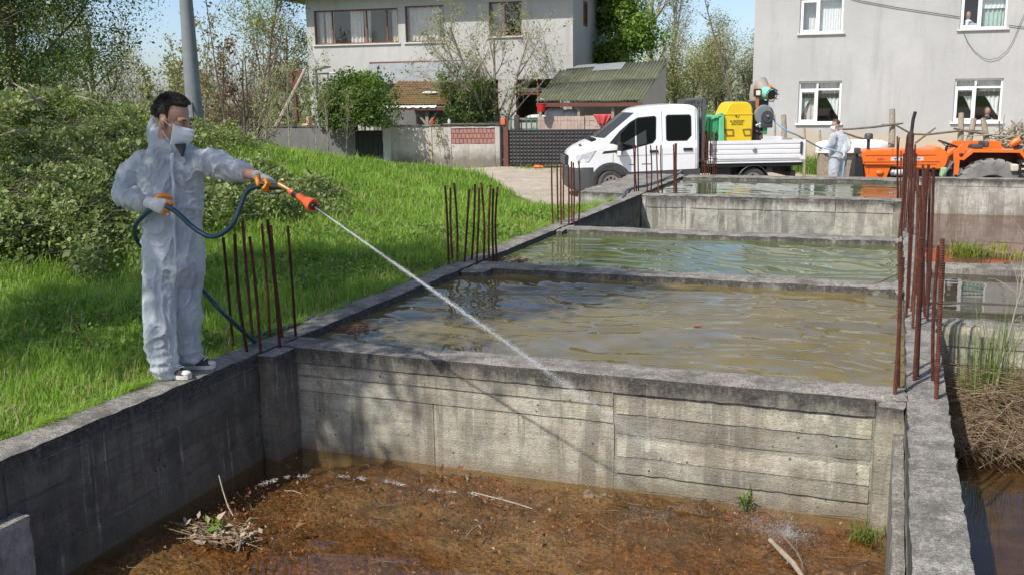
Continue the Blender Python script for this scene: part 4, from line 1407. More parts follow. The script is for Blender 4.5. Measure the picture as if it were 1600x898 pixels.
tag(MB().ell((0, 0, .06), (.045, .04, .075), 8).ell((0, 0, .15), (.03, .03, .03), 6).build('yellow_pot', paint('yellow_ceramic', (.62, .50, .05), .4), None, True, GH.p0+GH.u*(q[0])+GH.nn*.035+np.array([0, 0, W[0][2]-.003])), 'small yellow pot on the sill of the wide brown window', 'pot')

# ---- lean-to sheet roof, tiled canopy ----------------------------------------------
lt = thing('lean_to', 'lean-to with a dull metal sheet roof against the grey house', 'lean-to', GH.p0, GH.a)
a0, a1 = GH(578, 100), GH(742, 97)
f0, f1 = GH.rect(560, 131, 742, 132, 1.6)[0], GH.rect(560, 131, 742, 132, 1.6)[1]
zf = GH(650, 131, 1.6)[1]
n_ = 5
for i in range(n_):
    u0, u1 = i/n_, (i+1)/n_
    b = MB()
    A = np.array([lerp(a0[0], a1[0], u0), -.02, a0[1]]); B = np.array([lerp(a0[0], a1[0], u1)+.03, -.02, a0[1]+.01])
    Cc = np.array([lerp(f0, f1, u1)+.03, -1.6, zf+.01*(i % 2)]); D = np.array([lerp(f0, f1, u0), -1.6, zf+.012*(i % 2)])
    T = np.array([0, 0, .02+.006*i])
    b.add([A, B, Cc, D, A+T, B+T, Cc+T, D+T], [(3, 2, 1, 0), (4, 5, 6, 7), (0, 1, 5, 4), (1, 2, 6, 5), (2, 3, 7, 6), (3, 0, 4, 7)])
    b.build('roof_sheet', MAT['sheet'], lt)
b = MB()
b.bar((a0[0], -.04, a0[1]+.03), (a1[0], -.04, a1[1]+.05), .06, .06)
b.build('flashing', MAT['redpaint'], lt)
b = MB()
for x in (f0+.1, (f0+f1)/2, f1-.1): b.box(x-.05, x+.05, -1.55, -1.45, -.1, zf-.02)
b.build('post', MAT['wood'], lt)
b = MB(); b.box(f0+.4, f1-.2, -1.15, -1.05, -.1, zf-.25); b.build('back_wall', MAT['plaster_dark'], lt)

cn = thing('tiled_canopy', 'mossy tiled canopy roof beside the garden gate', 'canopy', GH.p0, GH.a)
OFF_B, OFF_T = 4.0, 1.75
bl, br_ = GH(592, 166, OFF_B), GH(696, 166, OFF_B)
tl, tr_ = GH(622, 129, OFF_T), GH(738, 131, OFF_T)
P00, P10 = np.array([bl[0], -OFF_B, bl[1]]), np.array([br_[0], -OFF_B, br_[1]])
P01, P11 = np.array([tl[0], -OFF_T, tl[1]]), np.array([tr_[0], -OFF_T, tr_[1]])
rr = random.Random(4)
NX, NY = 22, 12
nrm = np.cross(P10-P00, P01-P00); nrm /= np.linalg.norm(nrm)
V_ = MB()
for j in range(NY):
    for i in range(NX):
        def S(u, v): return (P00*(1-u)+P10*u)*(1-v)+(P01*(1-u)+P11*u)*v
        u0, u1, v0, v1 = i/NX, (i+1.06)/NX, j/NY-.01, (j+1.25)/NY
        o_ = rr.uniform(0, .012)
        ring = []
        for v, lift_ in ((v0, .05+o_), (v1, .015+o_)):
            for t_ in range(6):
                q = t_/5
                h_ = .045*math.sin(q*math.pi)
                ring.append(S(lerp(u0, u1, q), v)+nrm*(lift_+h_))
        V_.add(ring, [(k, k+1, k+7, k+6) for k in range(5)])
        V_.add([ring[k] for k in range(6)]+[ring[k]-nrm*.02 for k in range(6)], [(k, k+6, k+7, k+1) for k in range(5)])
ob = V_.build('tiles', MAT['tile'], cn)
tag(ob, kind='stuff')
b = MB()
th_ = np.array([0, 0, .05])
b.add([P00-th_, P10-th_, P11-th_, P01-th_, P00, P10, P11, P01], [(3, 2, 1, 0), (4, 5, 6, 7), (0, 1, 5, 4), (1, 2, 6, 5), (2, 3, 7, 6), (3, 0, 4, 7)])
b.build('decking', MAT['wood'], cn)
b = MB()
b.bar(P00-th_*2.0, P10-th_*2.0, .06, .12); b.bar(P10-th_*2., P11-th_*2.4, .06, .12)
b.build('fascia', MAT['redpaint'], cn)
b = MB()
vs = []
N_ = 90
va, vb = GH(574, 169, OFF_B+.05), GH(682, 169, OFF_B+.05)
for i in range(N_+1):
    t_ = i/N_
    x = lerp(va[0], vb[0], t_)
    dr = .055+.045*abs(math.sin(t_*9*math.pi))
    y = -OFF_B-.05+.012*math.sin(t_*80)
    vs += [(x, y, va[1]+.07), (x, y-.01, va[1]+.07-dr)]
b.add(vs, [(2*i, 2*i+1, 2*i+3, 2*i+2) for i in range(N_)])
ob = b.build('valance', MAT['curtain'], cn)
so_ = ob.modifiers.new('s', 'SOLIDIFY'); so_.thickness = .012
b = MB()
pb = GH(668, 196, OFF_B-.2)
b.box(pb[0]-.06, pb[0]+.06, -OFF_B+.14, -OFF_B+.26, 0, bl[1]-.1)
for sx in (-1, 1): b.bar((pb[0], -OFF_B+.2, bl[1]-.75), (pb[0]+sx*.5, -OFF_B+.2, bl[1]-.14), .07, .08)
b.build('post', MAT['wood'], cn)
p_ = GH(676, 144, 2.6)
ob = MB().ell((0, 0, .02), (.26, .2, .07), 8).ell((.2, .05, .03), (.2, .14, .06), 8).build('white_bag', MAT['curtain'], None, True, GH.p0+GH.u*p_[0]+GH.nn*3.05+np.array([0, 0, p_[1]-.06]))
tag(ob, 'crumpled white bag lying on the tiled canopy', 'bag')

# ---- corrugated shed -----------------------------------------------------------------
sh = thing('shed', 'open shed under a mossy corrugated roof beside the grey house', 'shed', GH.p0, GH.a)
OB, OT = 3.6, -.2
bl, br_ = GH(838, 160, OB), GH(1004, 159, OB)
tl, tr_ = GH(876, 112, OT+.0), GH(1042, 97, OT)
P00, P10 = np.array([bl[0], -OB, bl[1]]), np.array([br_[0], -OB, br_[1]])
P01, P11 = np.array([tl[0]+.05, -OT, tl[1]+.05]), np.array([tr_[0], -OT, tr_[1]])
nrm = np.cross(P10-P00, P01-P00); nrm /= np.linalg.norm(nrm)


def corr(mb, u0, u1, v0, v1, off, waves):
    n_ = max(8, int(waves*8))
    S = lambda u, v: (P00*(1-u)+P10*u)*(1-v)+(P01*(1-u)+P11*u)*v
    vs = []
    for i in range(n_+1):
        u = lerp(u0, u1, i/n_)
        h_ = .03*math.sin(6.283*waves*i/n_)
        for v in (v0, (v0+v1)/2, v1):
            vs.append(S(u, v)+nrm*(off+h_+.008*math.sin(9*u+5*v)))
    mb.add(vs, [(3*i+k, 3*i+3+k, 3*i+4+k, 3*i+1+k) for i in range(n_) for k in range(2)])
    return mb


rr = random.Random(9)
for j, (v0, v1) in enumerate(((0, .53), (.5, 1.0))):
    for i in range(5):
        b = MB()
        corr(b, i/5-.004, (i+1)/5+.008, v0-(.02*rr.random() if j == 0 else 0), v1-(.07 if (j == 1 and i == 0) else 0)+.0, .04+.03*j+.006*(i % 2), 7)
        ob = b.build('corrugated_sheet', MAT['eternit'], sh, True)
        sm = ob.modifiers.new('s', 'SOLIDIFY'); sm.thickness = .012
b = MB()
S = lambda u, v: (P00*(1-u)+P10*u)*(1-v)+(P01*(1-u)+P11*u)*v
for (u0, u1, v0, v1) in ((.06, .34, .93, 1.02), (.34, .62, .80, 1.0)):
    q = [S(u0, v0)+nrm*.125, S(u1, v0)+nrm*.125, S(u1, v1)+nrm*.125, S(u0, v1)+nrm*.125]
    b.add(q+[p-nrm*.015 for p in q], [(0, 1, 2, 3), (7, 6, 5, 4), (0, 4, 5, 1), (1, 5, 6, 2), (2, 6, 7, 3), (3, 7, 4, 0)])
b.build('metal_patch', MAT['sheet'], sh)
b = MB()
dn = np.array([0, 0, -.10])
b.bar(P00+dn, P10+dn, .07, .14)
for u in (.15, .5, .85): b.bar(S(u, .01)+dn*.6, S(u, .98)+dn*.6, .07, .09)
b.build('rafter', MAT['redpaint'], sh)
b = MB()
b.box(P10[0]-.5, P10[0]-.32, -OB+.35, 2.2, -.4, P10[2]-.12)
e = P10[0]-.41
b.add([(P10[0]-.5, -OB+.35, P10[2]-.12), (P11[0]-.2, 0.2, P11[2]-.12), (P11[0]-.2, .2, P10[2]-.12), (P10[0]-.32, -OB+.35, P10[2]-.12), (P11[0]-.02, .2, P11[2]-.12), (P11[0]-.02, .2, P10[2]-.12)], [(0, 2, 1), (3, 4, 5), (0, 1, 4, 3), (1, 2, 5, 4)])
b.box(P00[0]+.1, P10[0]-.5, .05, .2, -.4, P11[2]-.15)
b.build('wall', MAT['plaster_grey'], sh)
b = MB()
for u in (.03, .4, .72): b.box(lerp(P00[0], P10[0], u)-.05, lerp(P00[0], P10[0], u)+.05, -OB+.1, -OB+.2, -.4, P00[2]-.18)
b.build('post', MAT['wood'], sh)
# things kept under and beside the shed
p_ = GH(846, 169, 4.2)
bk = thing('bucket', 'red bucket hanging at the corner of the corrugated shed', 'bucket', GH.p0+GH.u*p_[0]+GH.nn*4.2+np.array([0, 0, p_[1]-.14]))
MB().lathe([(.12, 0), (.17, .27), (.18, .27), (.18, .29), (.165, .29), (.115, .02), (.0, .02)], 20).build('body', MAT['red'], bk, True)
MB().tube([(.17*math.cos(t), 0, .28+.18*math.sin(t)) for t in np.linspace(0, math.pi, 10)], .008, 5).build('handle', MAT['steel'], bk, True)
p_ = GH(868, 178, 3.0)
ob = MB().ell((0, 0, .2), (.42, .3, .24), 9).ell((.5, .1, .16), (.35, .3, .2), 9).ell((-.75, .0, .08), (.4, .25, .10), 9).build('white_sacks', paint('white_sacking', (.62, .62, .62), .9, .1, 5, .3), None, True, GH.p0+GH.u*p_[0]+GH.nn*3.0+np.array([0, 0, p_[1]-.2]))
tag(ob, 'white sacks heaped under the corrugated roof', 'sacks')

# ---- garden wall, gates -----------------------------------------------------------
GW = Facade(690, 150, 35.6, 8)


def gwthing(name, label, cat): return tag(thing(name, label, cat, GW.p0, GW.a), kind='thing')


wl = gwthing('garden_wall', 'stained grey garden wall with a patch of bare red brick', 'wall')
xa, xb = GW(611, 220)[0], GW(783, 220)[0]
zt1, zt2 = GW(660, 198)[1], GW(740, 197)[1]
hx = GW.rect(705, 201, 773, 225)
b = MB()
for (a, c, d, e) in ((xa, hx[0], -.3, zt1), (hx[0], hx[1], -.3, hx[2]), (hx[0], hx[1], hx[3], zt2-.01), (hx[1], xb, -.3, zt2)):
    rough_box(b, a, c, 0, .22, d, e, .16, .008, .012)
b.build('wall', MAT['plaster_wall'], wl, True)
b = MB(); rough_box(b, xa-.03, hx[0]-.4, -.05, .27, zt1, zt1+.06, .16, .02, .02); b.build('coping', MAT['plaster_dark'], wl, True)
b = MB(); rough_box(b, hx[0]-.4, xb+.02, -.04, .26, zt2+.01, zt2+.09, .16, .012, .02); b.build('coping', MAT['concrete_pale'], wl, True)
b = MB(); b.box(lerp(xa, xb, .36), lerp(xa, xb, .365)+.05, -.03, 0, -.1, zt1-.02); b.build('pipe', MAT['plaster_white'], wl)
brick_me = None
rr = random.Random(2)
nbx, nbz = 11, 3
bw, bh = (hx[1]-hx[0])/nbx, (hx[3]-hx[2])/nbz
for j in range(nbz):
    for i in range(-1, nbx):
        a = hx[0]+bw*(i+(.5 if j % 2 else 0))
        c = min(a+bw, hx[1])
        a = max(a, hx[0])
        if c-a < .06: continue
        if brick_me is None:
            bm = bmesh.new(); bmesh.ops.create_cube(bm, size=1); bmesh.ops.bevel(bm, geom=bm.edges[:], offset=.04, segments=1, affect='EDGES')
            brick_me = bpy.data.meshes.new('brick'); bm.to_mesh(brick_me); bm.free(); brick_me.materials.append(MAT['brick'])
        o = bpy.data.objects.new('brick', brick_me); COL.objects.link(o); o.parent = wl
        o.location = ((a+c)/2, .09+rr.uniform(-.006, .010), hx[2]+bh*(j+.5)); o.scale = (c-a-.014, .13, bh-.014)
b = MB(); b.box(hx[0], hx[1], .11, .2, hx[2], hx[3]); b.build('mortar', MAT['concrete'], wl)

wd = gwthing('garden_wall', 'dark low garden wall behind the thin saplings', 'wall')
x2, x3 = GW(395, 220)[0], GW(555, 220)[0]
zt3 = GW(480, 199)[1]
b = MB(); rough_box(b, x2-4, x3, 0, .22, -.4, zt3, .2, .01, .015); b.build('wall', MAT['plaster_dark'], wd, True)
b = MB(); rough_box(b, x2-4, x3, -.04, .26, zt3+.003, zt3+.06, .2, .015, .02); b.build('coping', MAT['concrete_dark'], wd, True)
gp_ = gwthing('gate_post', 'pale square post between the black garden gate and the stained wall', 'post')
q = GW.rect(598, 180, 611, 248, .03)
b = MB(); rough_box(b, q[0], q[1], -.06, .28, -.3, q[3], .12, .008, .012); b.build('shaft', MAT['plaster_grey'], gp_, True)

gt = gwthing('garden_gate', 'narrow black garden gate with bars in its upper half', 'gate')
q = GW.rect(556, 172, 598, 249)
zs = GW(577, 206)[1]; zr = GW(577, 186)[1]
MB().box(q[0]+.04, q[1]-.03, .07, .1, q[2], zs).build('panel', MAT['blackgate'], gt)
b = MB()
b.box(q[0], q[0]+.05, .05, .13, q[2]-.2, q[3]).box(q[1]-.05, q[1]-.002, .05, .13, q[2]-.2, q[3]).box(q[0]+.05, q[1]-.05, .05, .13, q[3]-.05, q[3])
b.box(q[0]+.05, q[1]-.05, .06, .11, zr-.03, zr+.02).box(q[0]+.05, q[1]-.05, .06, .11, zs-.02, zs+.04)
b.build('frame', MAT['blackgate'], gt)
for i in range(1, 6):
    x = lerp(q[0]+.05, q[1]-.05, i/6)
    MB().box(x-.01, x+.01, .07, .095, zs+.04, zr-.03).build('bar', MAT['blackgate'], gt)
for i in range(1, 5):   # ribs pressed in the lower panel
    x = lerp(q[0]+.05, q[1]-.05, i/5)
    MB().box(x-.012, x+.012, .058, .068, q[2]+.03, zs-.03).build('rib', MAT['blackgate'], gt)

bgp = gwthing('gate_post', 'rusty red gate post with an orange lantern at the yard gate', 'post')
q = GW.rect(786, 184, 794, 258)
MB().box(q[0]+.02, q[1], -.02, .08, -.2, q[3]).build('shaft', MAT['redpaint'], bgp)
z_ = GW(784, 190)[1]
MB().bevbox(q[0]-.07, q[0]+.1, -.08, .0, z_-.12, z_+.12, .02).build('lantern', paint('orange_lamp_glass', (.55, .15, .06), .4), bgp)
MB().box(q[0]-.12, q[0]-.06, .0, .08, -.2, q[3]-.1).build('bracket', MAT['gate'], bgp)

bg_ = gwthing('yard_gate', 'wide black yard gate with embossed square studs', 'gate')
q = GW.rect(794, 205, 945, 258)
MB().box(q[0], q[1], .05, .075, q[2], q[3]).build('panel', MAT['gate'], bg_)
NXg, NZg = 26, 9
b = MB()
for i in range(NXg):
    for j in range(NZg):
        a, c = lerp(q[0]+.03, q[1]-.03, i/NXg), lerp(q[0]+.03, q[1]-.03, (i+1)/NXg)
        d, e = lerp(q[2]+.03, q[3]-.03, j/NZg), lerp(q[2]+.03, q[3]-.03, (j+1)/NZg)
        g_ = .012
        b.add([(a+g_, .0499, d+g_), (c-g_, .0499, d+g_), (c-g_, .0499, e-g_), (a+g_, .0499, e-g_), ((a+c)/2, .012, (d+e)/2)], [(0, 1, 4), (1, 2, 4), (2, 3, 4), (3, 0, 4)])
tag(b.build('studs', MAT['gate'], bg_), kind='stuff')
b = MB(); b.box(q[0], q[1], .03, .09, q[3], q[3]+.05).box(q[0]-.05, q[0], .03, .09, q[2], q[3]+.05); b.build('frame', MAT['gate'], bg_)

pf = gwthing('plank_fence', 'faded pink plank screen rising behind the black yard gate', 'fence')
for k, (a0_, a1_, t0, t1) in enumerate(((840, 913, 182, 203), (913, 928, 181, 204), (928, 946, 183, 206))):
    qa = GW.rect(a0_, t0, a1_, t1, -1.2)
    n_ = max(2, int((a1_-a0_)/5.2))
    for r_ in range(3):
        for i in range(n_):
            a, c = lerp(qa[0], qa[1], i/n_), lerp(qa[0], qa[1], (i+1)/n_)
            z0_, z1_ = lerp(qa[2], qa[3], r_/3), lerp(qa[2], qa[3], (r_+1)/3)
            MB().box(a+.004, c-.004, 1.2+rr.uniform(-.008, .008)+.05*(k == 1), 1.23+.05*(k == 1), z0_+.004, z1_-.004).build('plank', MAT['pinkwood'], pf)
b = MB(); qa = GW.rect(840, 182, 946, 206, -1.2)
b.box(qa[0], qa[1], 1.29, 1.35, qa[2]-.06, qa[2]-.01)
for x in (qa[0]+.1, (qa[0]+qa[1])/2, qa[1]-.1): b.box(x-.04, x+.04, 1.29, 1.36, -.2, qa[3]-.02)
b.build('frame', MAT['wood'], pf)
p_ = GW(940, 186, -.9)
b = MB()
ripple_sheet(b, -.32, .38, .16, -.22, 0, .05, 2.5, 3, 30)
b.v = [(x*(.35+.65*(z+.22)/.38) if z < .15 else x, y, z) for x, y, z in b.v]
ob = b.build('red_cloth', paint('red_cloth', (.48, .07, .07), .85, .12, 6), None, True, GW.p0+GW.u*p_[0]+GW.nn*-.9+np.array([0, 0, p_[1]]))
ob.modifiers.new('s', 'SOLIDIFY').thickness = .015
tag(ob, 'red cloth hung over the pink plank screen behind the pickup', 'cloth')
ig = gwthing('iron_fence', 'short green iron fence beside the yard gate post', 'fence')
gm_ = paint('green_iron', (.05, .16, .12), .6)
qa = GW.rect(797, 184, 840, 206, -.4)
b = MB(); b.box(qa[0], qa[1], .38, .42, qa[3]-.1, qa[3]-.06).box(qa[0], qa[1], .38, .42, qa[3]-.42, qa[3]-.39); b.build('rail', gm_, ig)
for i in range(6):
    x = lerp(qa[0]+.03, qa[1]-.03, i/5)
    MB().box(x-.018, x+.018, .37, .43, -.1, qa[3]+(.05 if i in (0, 3) else -.06)).build('bar', gm_, ig)
cp_ = gwthing('concrete_post', 'stubby concrete post behind the orange lantern', 'post')
qa = GW.rect(803, 180, 811, 206, -.2)
b = MB(); rough_box(b, qa[0], qa[1], .2, .36, -.2, qa[3], .12, .006, .012); b.build('shaft', MAT['concrete'], cp_, True)
# orange peel of plastic lying by the gate
p_ = gp(839, 34.6)
tag(MB().ell((0, 0, .05), (.16, .1, .06), 8).ell((.12, .03, .04), (.1, .08, .05), 8).build('orange_bag', MAT['orange'], None, True, p_), 'small orange bag lying in front of the black yard gate', 'bag')
for i, (px, py, mt, lab) in enumerate(((676, 196, 'red', 'small red cup on the garden wall'), (702, 194, 'curtain_green', 'green bottle on the garden wall'), (600, 176, 'curtain', 'white tin on top of the pale gate post'))):
    p_ = GW(px, py, -.1)
    z_ = (zt1+.06 if i < 2 else GW.rect(598, 180, 611, 248, .03)[3])
    ob = MB().lathe([(0, 0), (.05, 0), (.06, .12), (.035, .17), (.03, .2), (0, .2)], 10).build(('cup', 'bottle', 'tin')[i], MAT[mt], None, True, GW.p0+GW.u*p_[0]+GW.nn*-.1+np.array([0, 0, z_]))
    tag(ob, lab, ('cup', 'bottle', 'tin')[i])

# ---- yard things left of the house -------------------------------------------------
st = thing('block_stack', 'stack of pale clay building blocks beside the grey house', 'stack', gp(474, 38.6), .15)
me_b = None
for j in range(7):
    for i in range(3):
        if j > 3 and i == 0: continue
        if j > 5 and i < 2: continue
        if me_b is None:
            bm = bmesh.new(); bmesh.ops.create_cube(bm, size=1); bmesh.ops.bevel(bm, geom=bm.edges[:], offset=.03, segments=1, affect='EDGES')
            me_b = bpy.data.meshes.new('block'); bm.to_mesh(me_b); bm.free(); me_b.materials.append(MAT['block'])
        o = bpy.data.objects.new('block', me_b); COL.objects.link(o); o.parent = st
        o.location = (-.27+.27*i+(.06 if j % 2 else 0)+rr.uniform(-.015, .015), rr.uniform(-.02, .02), .13+.26*j); o.scale = (.255, .25, .245)
ob = MB().tube([at(430, 200, 33), at(452, 158, 33.2), at(477, 108, 33.4)], [.07, .065, .055], 8).build('leaning_pole', MAT['bark_pale'], None, True)
tag(ob, 'pale wooden pole leaning over the garden wall', 'pole')
ir = thing('rusty_pump', 'rusty iron hand pump with a cross bar next to the grey house', 'pump', at(460, 150, 38))
k = 38/1550
def ip(px, py): return ((px-460)*k, 0, (150-py)*k)
MB().tube([ip(442, 112), ip(474, 112.5)], .045, 8).build('cross_bar', MAT['redpaint'], ir, True)
MB().tube([ip(456, 105), ip(457, 118), ip(462, 150), ip(463, 190)], [.09, .08, .07, .07], 8).build('column', MAT['redpaint'], ir, True)
MB().bar(ip(475, 112), ip(464, 135), .12, .22).build('spout', MAT['redpaint'], ir)
MB().tube([ip(462, 106), ip(463, 112)], .04, 8).build('bolt', MAT['redpaint'], ir, True)
pr = thing('pipe_frame', 'grey pipe frame with a small sheet on top beside the climber', 'frame', at(500, 150, 36.5))
k = 36.5/1550
def ip2(px, py, y=0): return ((px-500)*k, y, (150-py)*k)
MB().tube([ip2(497, 200), ip2(495, 110)], .05, 8).build('upright', MAT['steel'], pr, True)
MB().tube([ip2(487, 117), ip2(548, 115.5)], .03, 8).build('rail', MAT['steel'], pr, True)
MB().tube([ip2(516, 116), ip2(516, 127)], .03, 8).build('upright', MAT['steel'], pr, True)
MB().bar(ip2(494, 110), ip2(516, 106), .5, .04).build('sheet_cover', MAT['sheet'], pr)
hf = thing('garden_bench_frame', 'black metal bench frame standing in the yellow flowers', 'frame', gp(402, 36))
k = 36/1550
for x in (-.42, -.14, .14, .42):
    MB().tube([(x, 0, 0), (x, 0, .78)], .025, 6).build('leg', MAT['blackgate'], hf, True)
MB().tube([(-.44, 0, .78), (.44, 0, .78)], .03, 6).build('rail', MAT['blackgate'], hf, True)
for i, (px0, px1, py, dep, zr_, mt, lab) in enumerate(((303, 338, 163, 44, .35, 'sheet', 'low shed with a white sheet roof beyond the flower field'), (330, 378, 164, 42, .6, 'wood', 'low shed with a sagging brown roof beyond the flower field'))):
    c = at((px0+px1)/2, py, dep)
    hw_ = (px1-px0)*dep/1550/2
    sd = thing('garden_shed', lab, 'shed', (c[0], c[1], -.8), YAW)
    b = MB(); zz = c[2]+.8
    b.add([(-hw_-.1, -.7, zz-.25), (hw_+.1, -.7, zz-.1+zr_*.3), (hw_+.1, .9, zz+zr_*.5), (-hw_-.1, .9, zz+.1), (-hw_-.1, -.7, zz-.2), (hw_+.1, -.7, zz-.05+zr_*.3), (hw_+.1, .9, zz+zr_*.5+.05), (-hw_-.1, .9, zz+.15)],
          [(3, 2, 1, 0), (4, 5, 6, 7), (0, 1, 5, 4), (1, 2, 6, 5), (2, 3, 7, 6), (3, 0, 4, 7)])
    b.build('roof', MAT[mt], sd)
    MB().box(-hw_, hw_, .2, .8, 0, zz-.26).build('wall', MAT['plaster_dark'], sd)
    b = MB(); b.box(-hw_, -hw_+.1, -.6, -.5, 0, zz-.24).box(hw_-.1, hw_, -.6, -.5, 0, zz-.2); b.build('post', MAT['wood'], sd)
rg = np.random.default_rng(101)
n = 9000
px = rg.uniform(318, 452, n); dep = rg.uniform(35.8, 52, n)
q = np.array([gp(a, d) for a, d in zip(px, dep)])
V1, F1 = blades(q[:, 0], q[:, 1], q[:, 2], np.full(n, .42), np.full(n, .06), rg, .4)
tag(link_mesh('flower_field', np_mesh('flower_field', V1, F1), None, LEAF['yellow']), 'yellow flowering field beyond the garden wall', 'field', kind='stuff')

# utility pole
pb = at(306, 205, 19)
up_ = thing('utility_pole', 'grey steel utility pole rising behind the masked sprayer', 'pole', (pb[0], pb[1], -.1))
zb = pb[2]+.1
MB().tube([(0, 0, -.3), (0, 0, zb), (0, 0, zb+3.0), (0, 0, zb+5)], [.17, .165, .115, .09], 10).build('shaft', paint('weathered_pole', (.17, .19, .20), .75, .18, 3, .3, dirt=((.27, .28, .28), .6, 2)), up_, True)
MB().tube([at(305, 200, 18.7)-np.array([pb[0], pb[1], -.1]), at(301, 170, 18.75)-np.array([pb[0], pb[1], -.1]), at(303, 100, 18.8)-np.array([pb[0], pb[1], -.1])], .012, 5).build('cable', MAT['black'], up_, True)

# ---- white plastered house -----------------------------------------------------------
WH = Facade(1380, 150, 32.5, 3.8)
wh = thing('plastered_house', 'white plastered house with white framed windows behind the tractor', 'house', WH.p0, WH.a)
x0, _ = WH(1177, 100)
x1 = WH(1600, 100)[0]+3.0
WW = [WH.rect(1250, -14, 1318, 52), WH.rect(1501, -20, 1575, 45), WH.rect(1247, 127, 1314, 193), WH.rect(1490, 123, 1566, 191)]
ztop = WH(1300, -30)[1]+.25
b = MB(); grid_wall(b, x0, x1, -.5, ztop, 0, .25, WW)
b.box(x0, x0+.25, .25, 8, -.5, ztop).box(x1-.25, x1, .25, 8, -.5, ztop).box(x0+.25, x1-.25, 7.75, 8, -.5, ztop)
b.build('wall', MAT['plaster_white'], wh)
b = MB(); b.box(x0-.5, x1+.5, -.55, 8.5, ztop, ztop+.2); b.build('eave_slab', MAT['plaster_grey'], wh)
b = MB()
xm = (x0+x1)/2
b.add([(x0-.55, -.6, ztop+.2), (x1+.55, -.6, ztop+.2), (x1+.55, 8.6, ztop+.2), (x0-.55, 8.6, ztop+.2), (xm-2, 4, ztop+2.), (xm+2, 4, ztop+2.)], [(0, 1, 5, 4), (1, 2, 5), (2, 3, 4, 5), (3, 0, 4)])
b.build('roof', MAT['tile'], wh)
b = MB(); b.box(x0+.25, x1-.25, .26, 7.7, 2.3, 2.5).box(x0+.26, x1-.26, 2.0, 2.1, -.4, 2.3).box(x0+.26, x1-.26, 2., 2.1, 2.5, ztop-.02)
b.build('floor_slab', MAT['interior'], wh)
for i, (wx0, wx1, wz0, wz1) in enumerate(WW):
    low = i > 1
    fr = window(wh, wx0, wx1, wz0, wz1, 'wframe', [lerp(wx0, wx1, .44)], lerp(wz0, wz1, .80), .06, 'wframe' if low else 'sill', .07, 0, .055)
    b = MB()
    xm_ = lerp(wx0, wx1, .44)
    if i == 0:
        ripple_sheet(b, xm_, wx1-.05, wz1-.05, wz0+.05, .26, .012, 9, 3)
        ripple_sheet(b, wx0+.05, xm_-.02, wz1-.05, wz0+.05, .40, .012, 5, 4)
        b.build('curtain', MAT['curtain'], fr)
    elif i == 1:
        ripple_sheet(b, xm_, wx1-.05, wz1-.05, wz0+.62, .25, .012, 6, 3)
        b.build('curtain', MAT['curtain'], fr)
        b = MB(); ripple_sheet(b, xm_, wx1-.05, wz0+.68, wz0+.05, .31, .03, 6, 5); b.build('curtain', MAT['curtain_green'], fr)
    else:
        # swagged net curtain: gathered to the outer sides, a dark gap below
        for (a, c, dirn, s_) in ((xm_+.03, wx1-.05, 1, 3), (wx0+.05, xm_+.05, 1 if i == 3 else -1, 4)):
            n1, n2 = 26, 20
            vs = []
            for r_ in range(n2+1):
                v = r_/n2
                for k_ in range(n1+1):
                    u = k_/n1
                    uu = u if dirn > 0 else 1-u
                    pull = v**1.4*.55
                    x = lerp(a, c, uu*(1-pull)+pull) if dirn > 0 else lerp(a, c, (1-u)*(1-pull))
                    zl = wz1-.06-(wz1-wz0-.25)*v*(.55+.45*u)-.05*math.sin(u*3.1)*v
                    vs.append((x, .28+.022*math.sin(u*26+v*5+s_), zl))
            q = n1+1
            b.add(vs, [(r_*q+k_, (r_+1)*q+k_, (r_+1)*q+k_+1, r_*q+k_+1) for r_ in range(n2) for k_ in range(n1)])
        b.build('curtain', MAT['curtain'], fr, True)
        if i == 2:
            b = MB(); ripple_sheet(b, lerp(wx0, xm_, .25), xm_-.02, wz1-.3, wz0+.05, .36, .03, 3, 8); b.build('curtain', MAT['drape'], fr)


def cable(label, pts, dep_off, r=.012):
    P = []
    for px, py in pts:
        q = WH(px, py, dep_off)
        P.append(WH.p0+WH.u*q[0]+WH.nn*dep_off+np.array([0, 0, q[1]]))
    return tag(MB().tube(P, r, 5).build('cable', MAT['dkgrey'], None, True), label, 'cable')


cable('dark cable strung across the plastered house', [(1318, -6), (1345, 2), (1400, 12), (1450, 19.5), (1500, 27)], .04)
cable('cable running from the upper window to the edge of the plastered house', [(1576, 40), (1600, 43), (1640, 46)], .04)
cable('thin loop of cable hanging below the upper window', [(1506, 52), (1512, 66), (1522, 80), (1536, 91), (1546, 94), (1560, 91), (1574, 79), (1584, 62), (1592, 42), (1601, 22), (1608, 4)], .05, .008)

# ================================================================== vehicles
def text(name, s, size, mat, par, M, ext=.002, align='CENTER'):
    cu = bpy.data.curves.new(name, 'FONT')
    cu.body = s
    cu.size = size
    cu.extrude = ext
    cu.align_x = align
    o = bpy.data.objects.new('tmp_text', cu)
    COL.objects.link(o)
    dg = bpy.context.evaluated_depsgraph_get()
    me_ = bpy.data.meshes.new_from_object(o.evaluated_get(dg))
    bpy.data.objects.remove(o)
    me_.materials.clear()
    ob_ = link_mesh(name, me_, par, mat)
    ob_.matrix_local = M
    return ob_


def face_near(x, y, z, sx=1):
    """lettering that lies on a plane facing -y"""
    return Matrix.Translation((x, y, z)) @ Matrix.Rotation(R(90), 4, 'X')


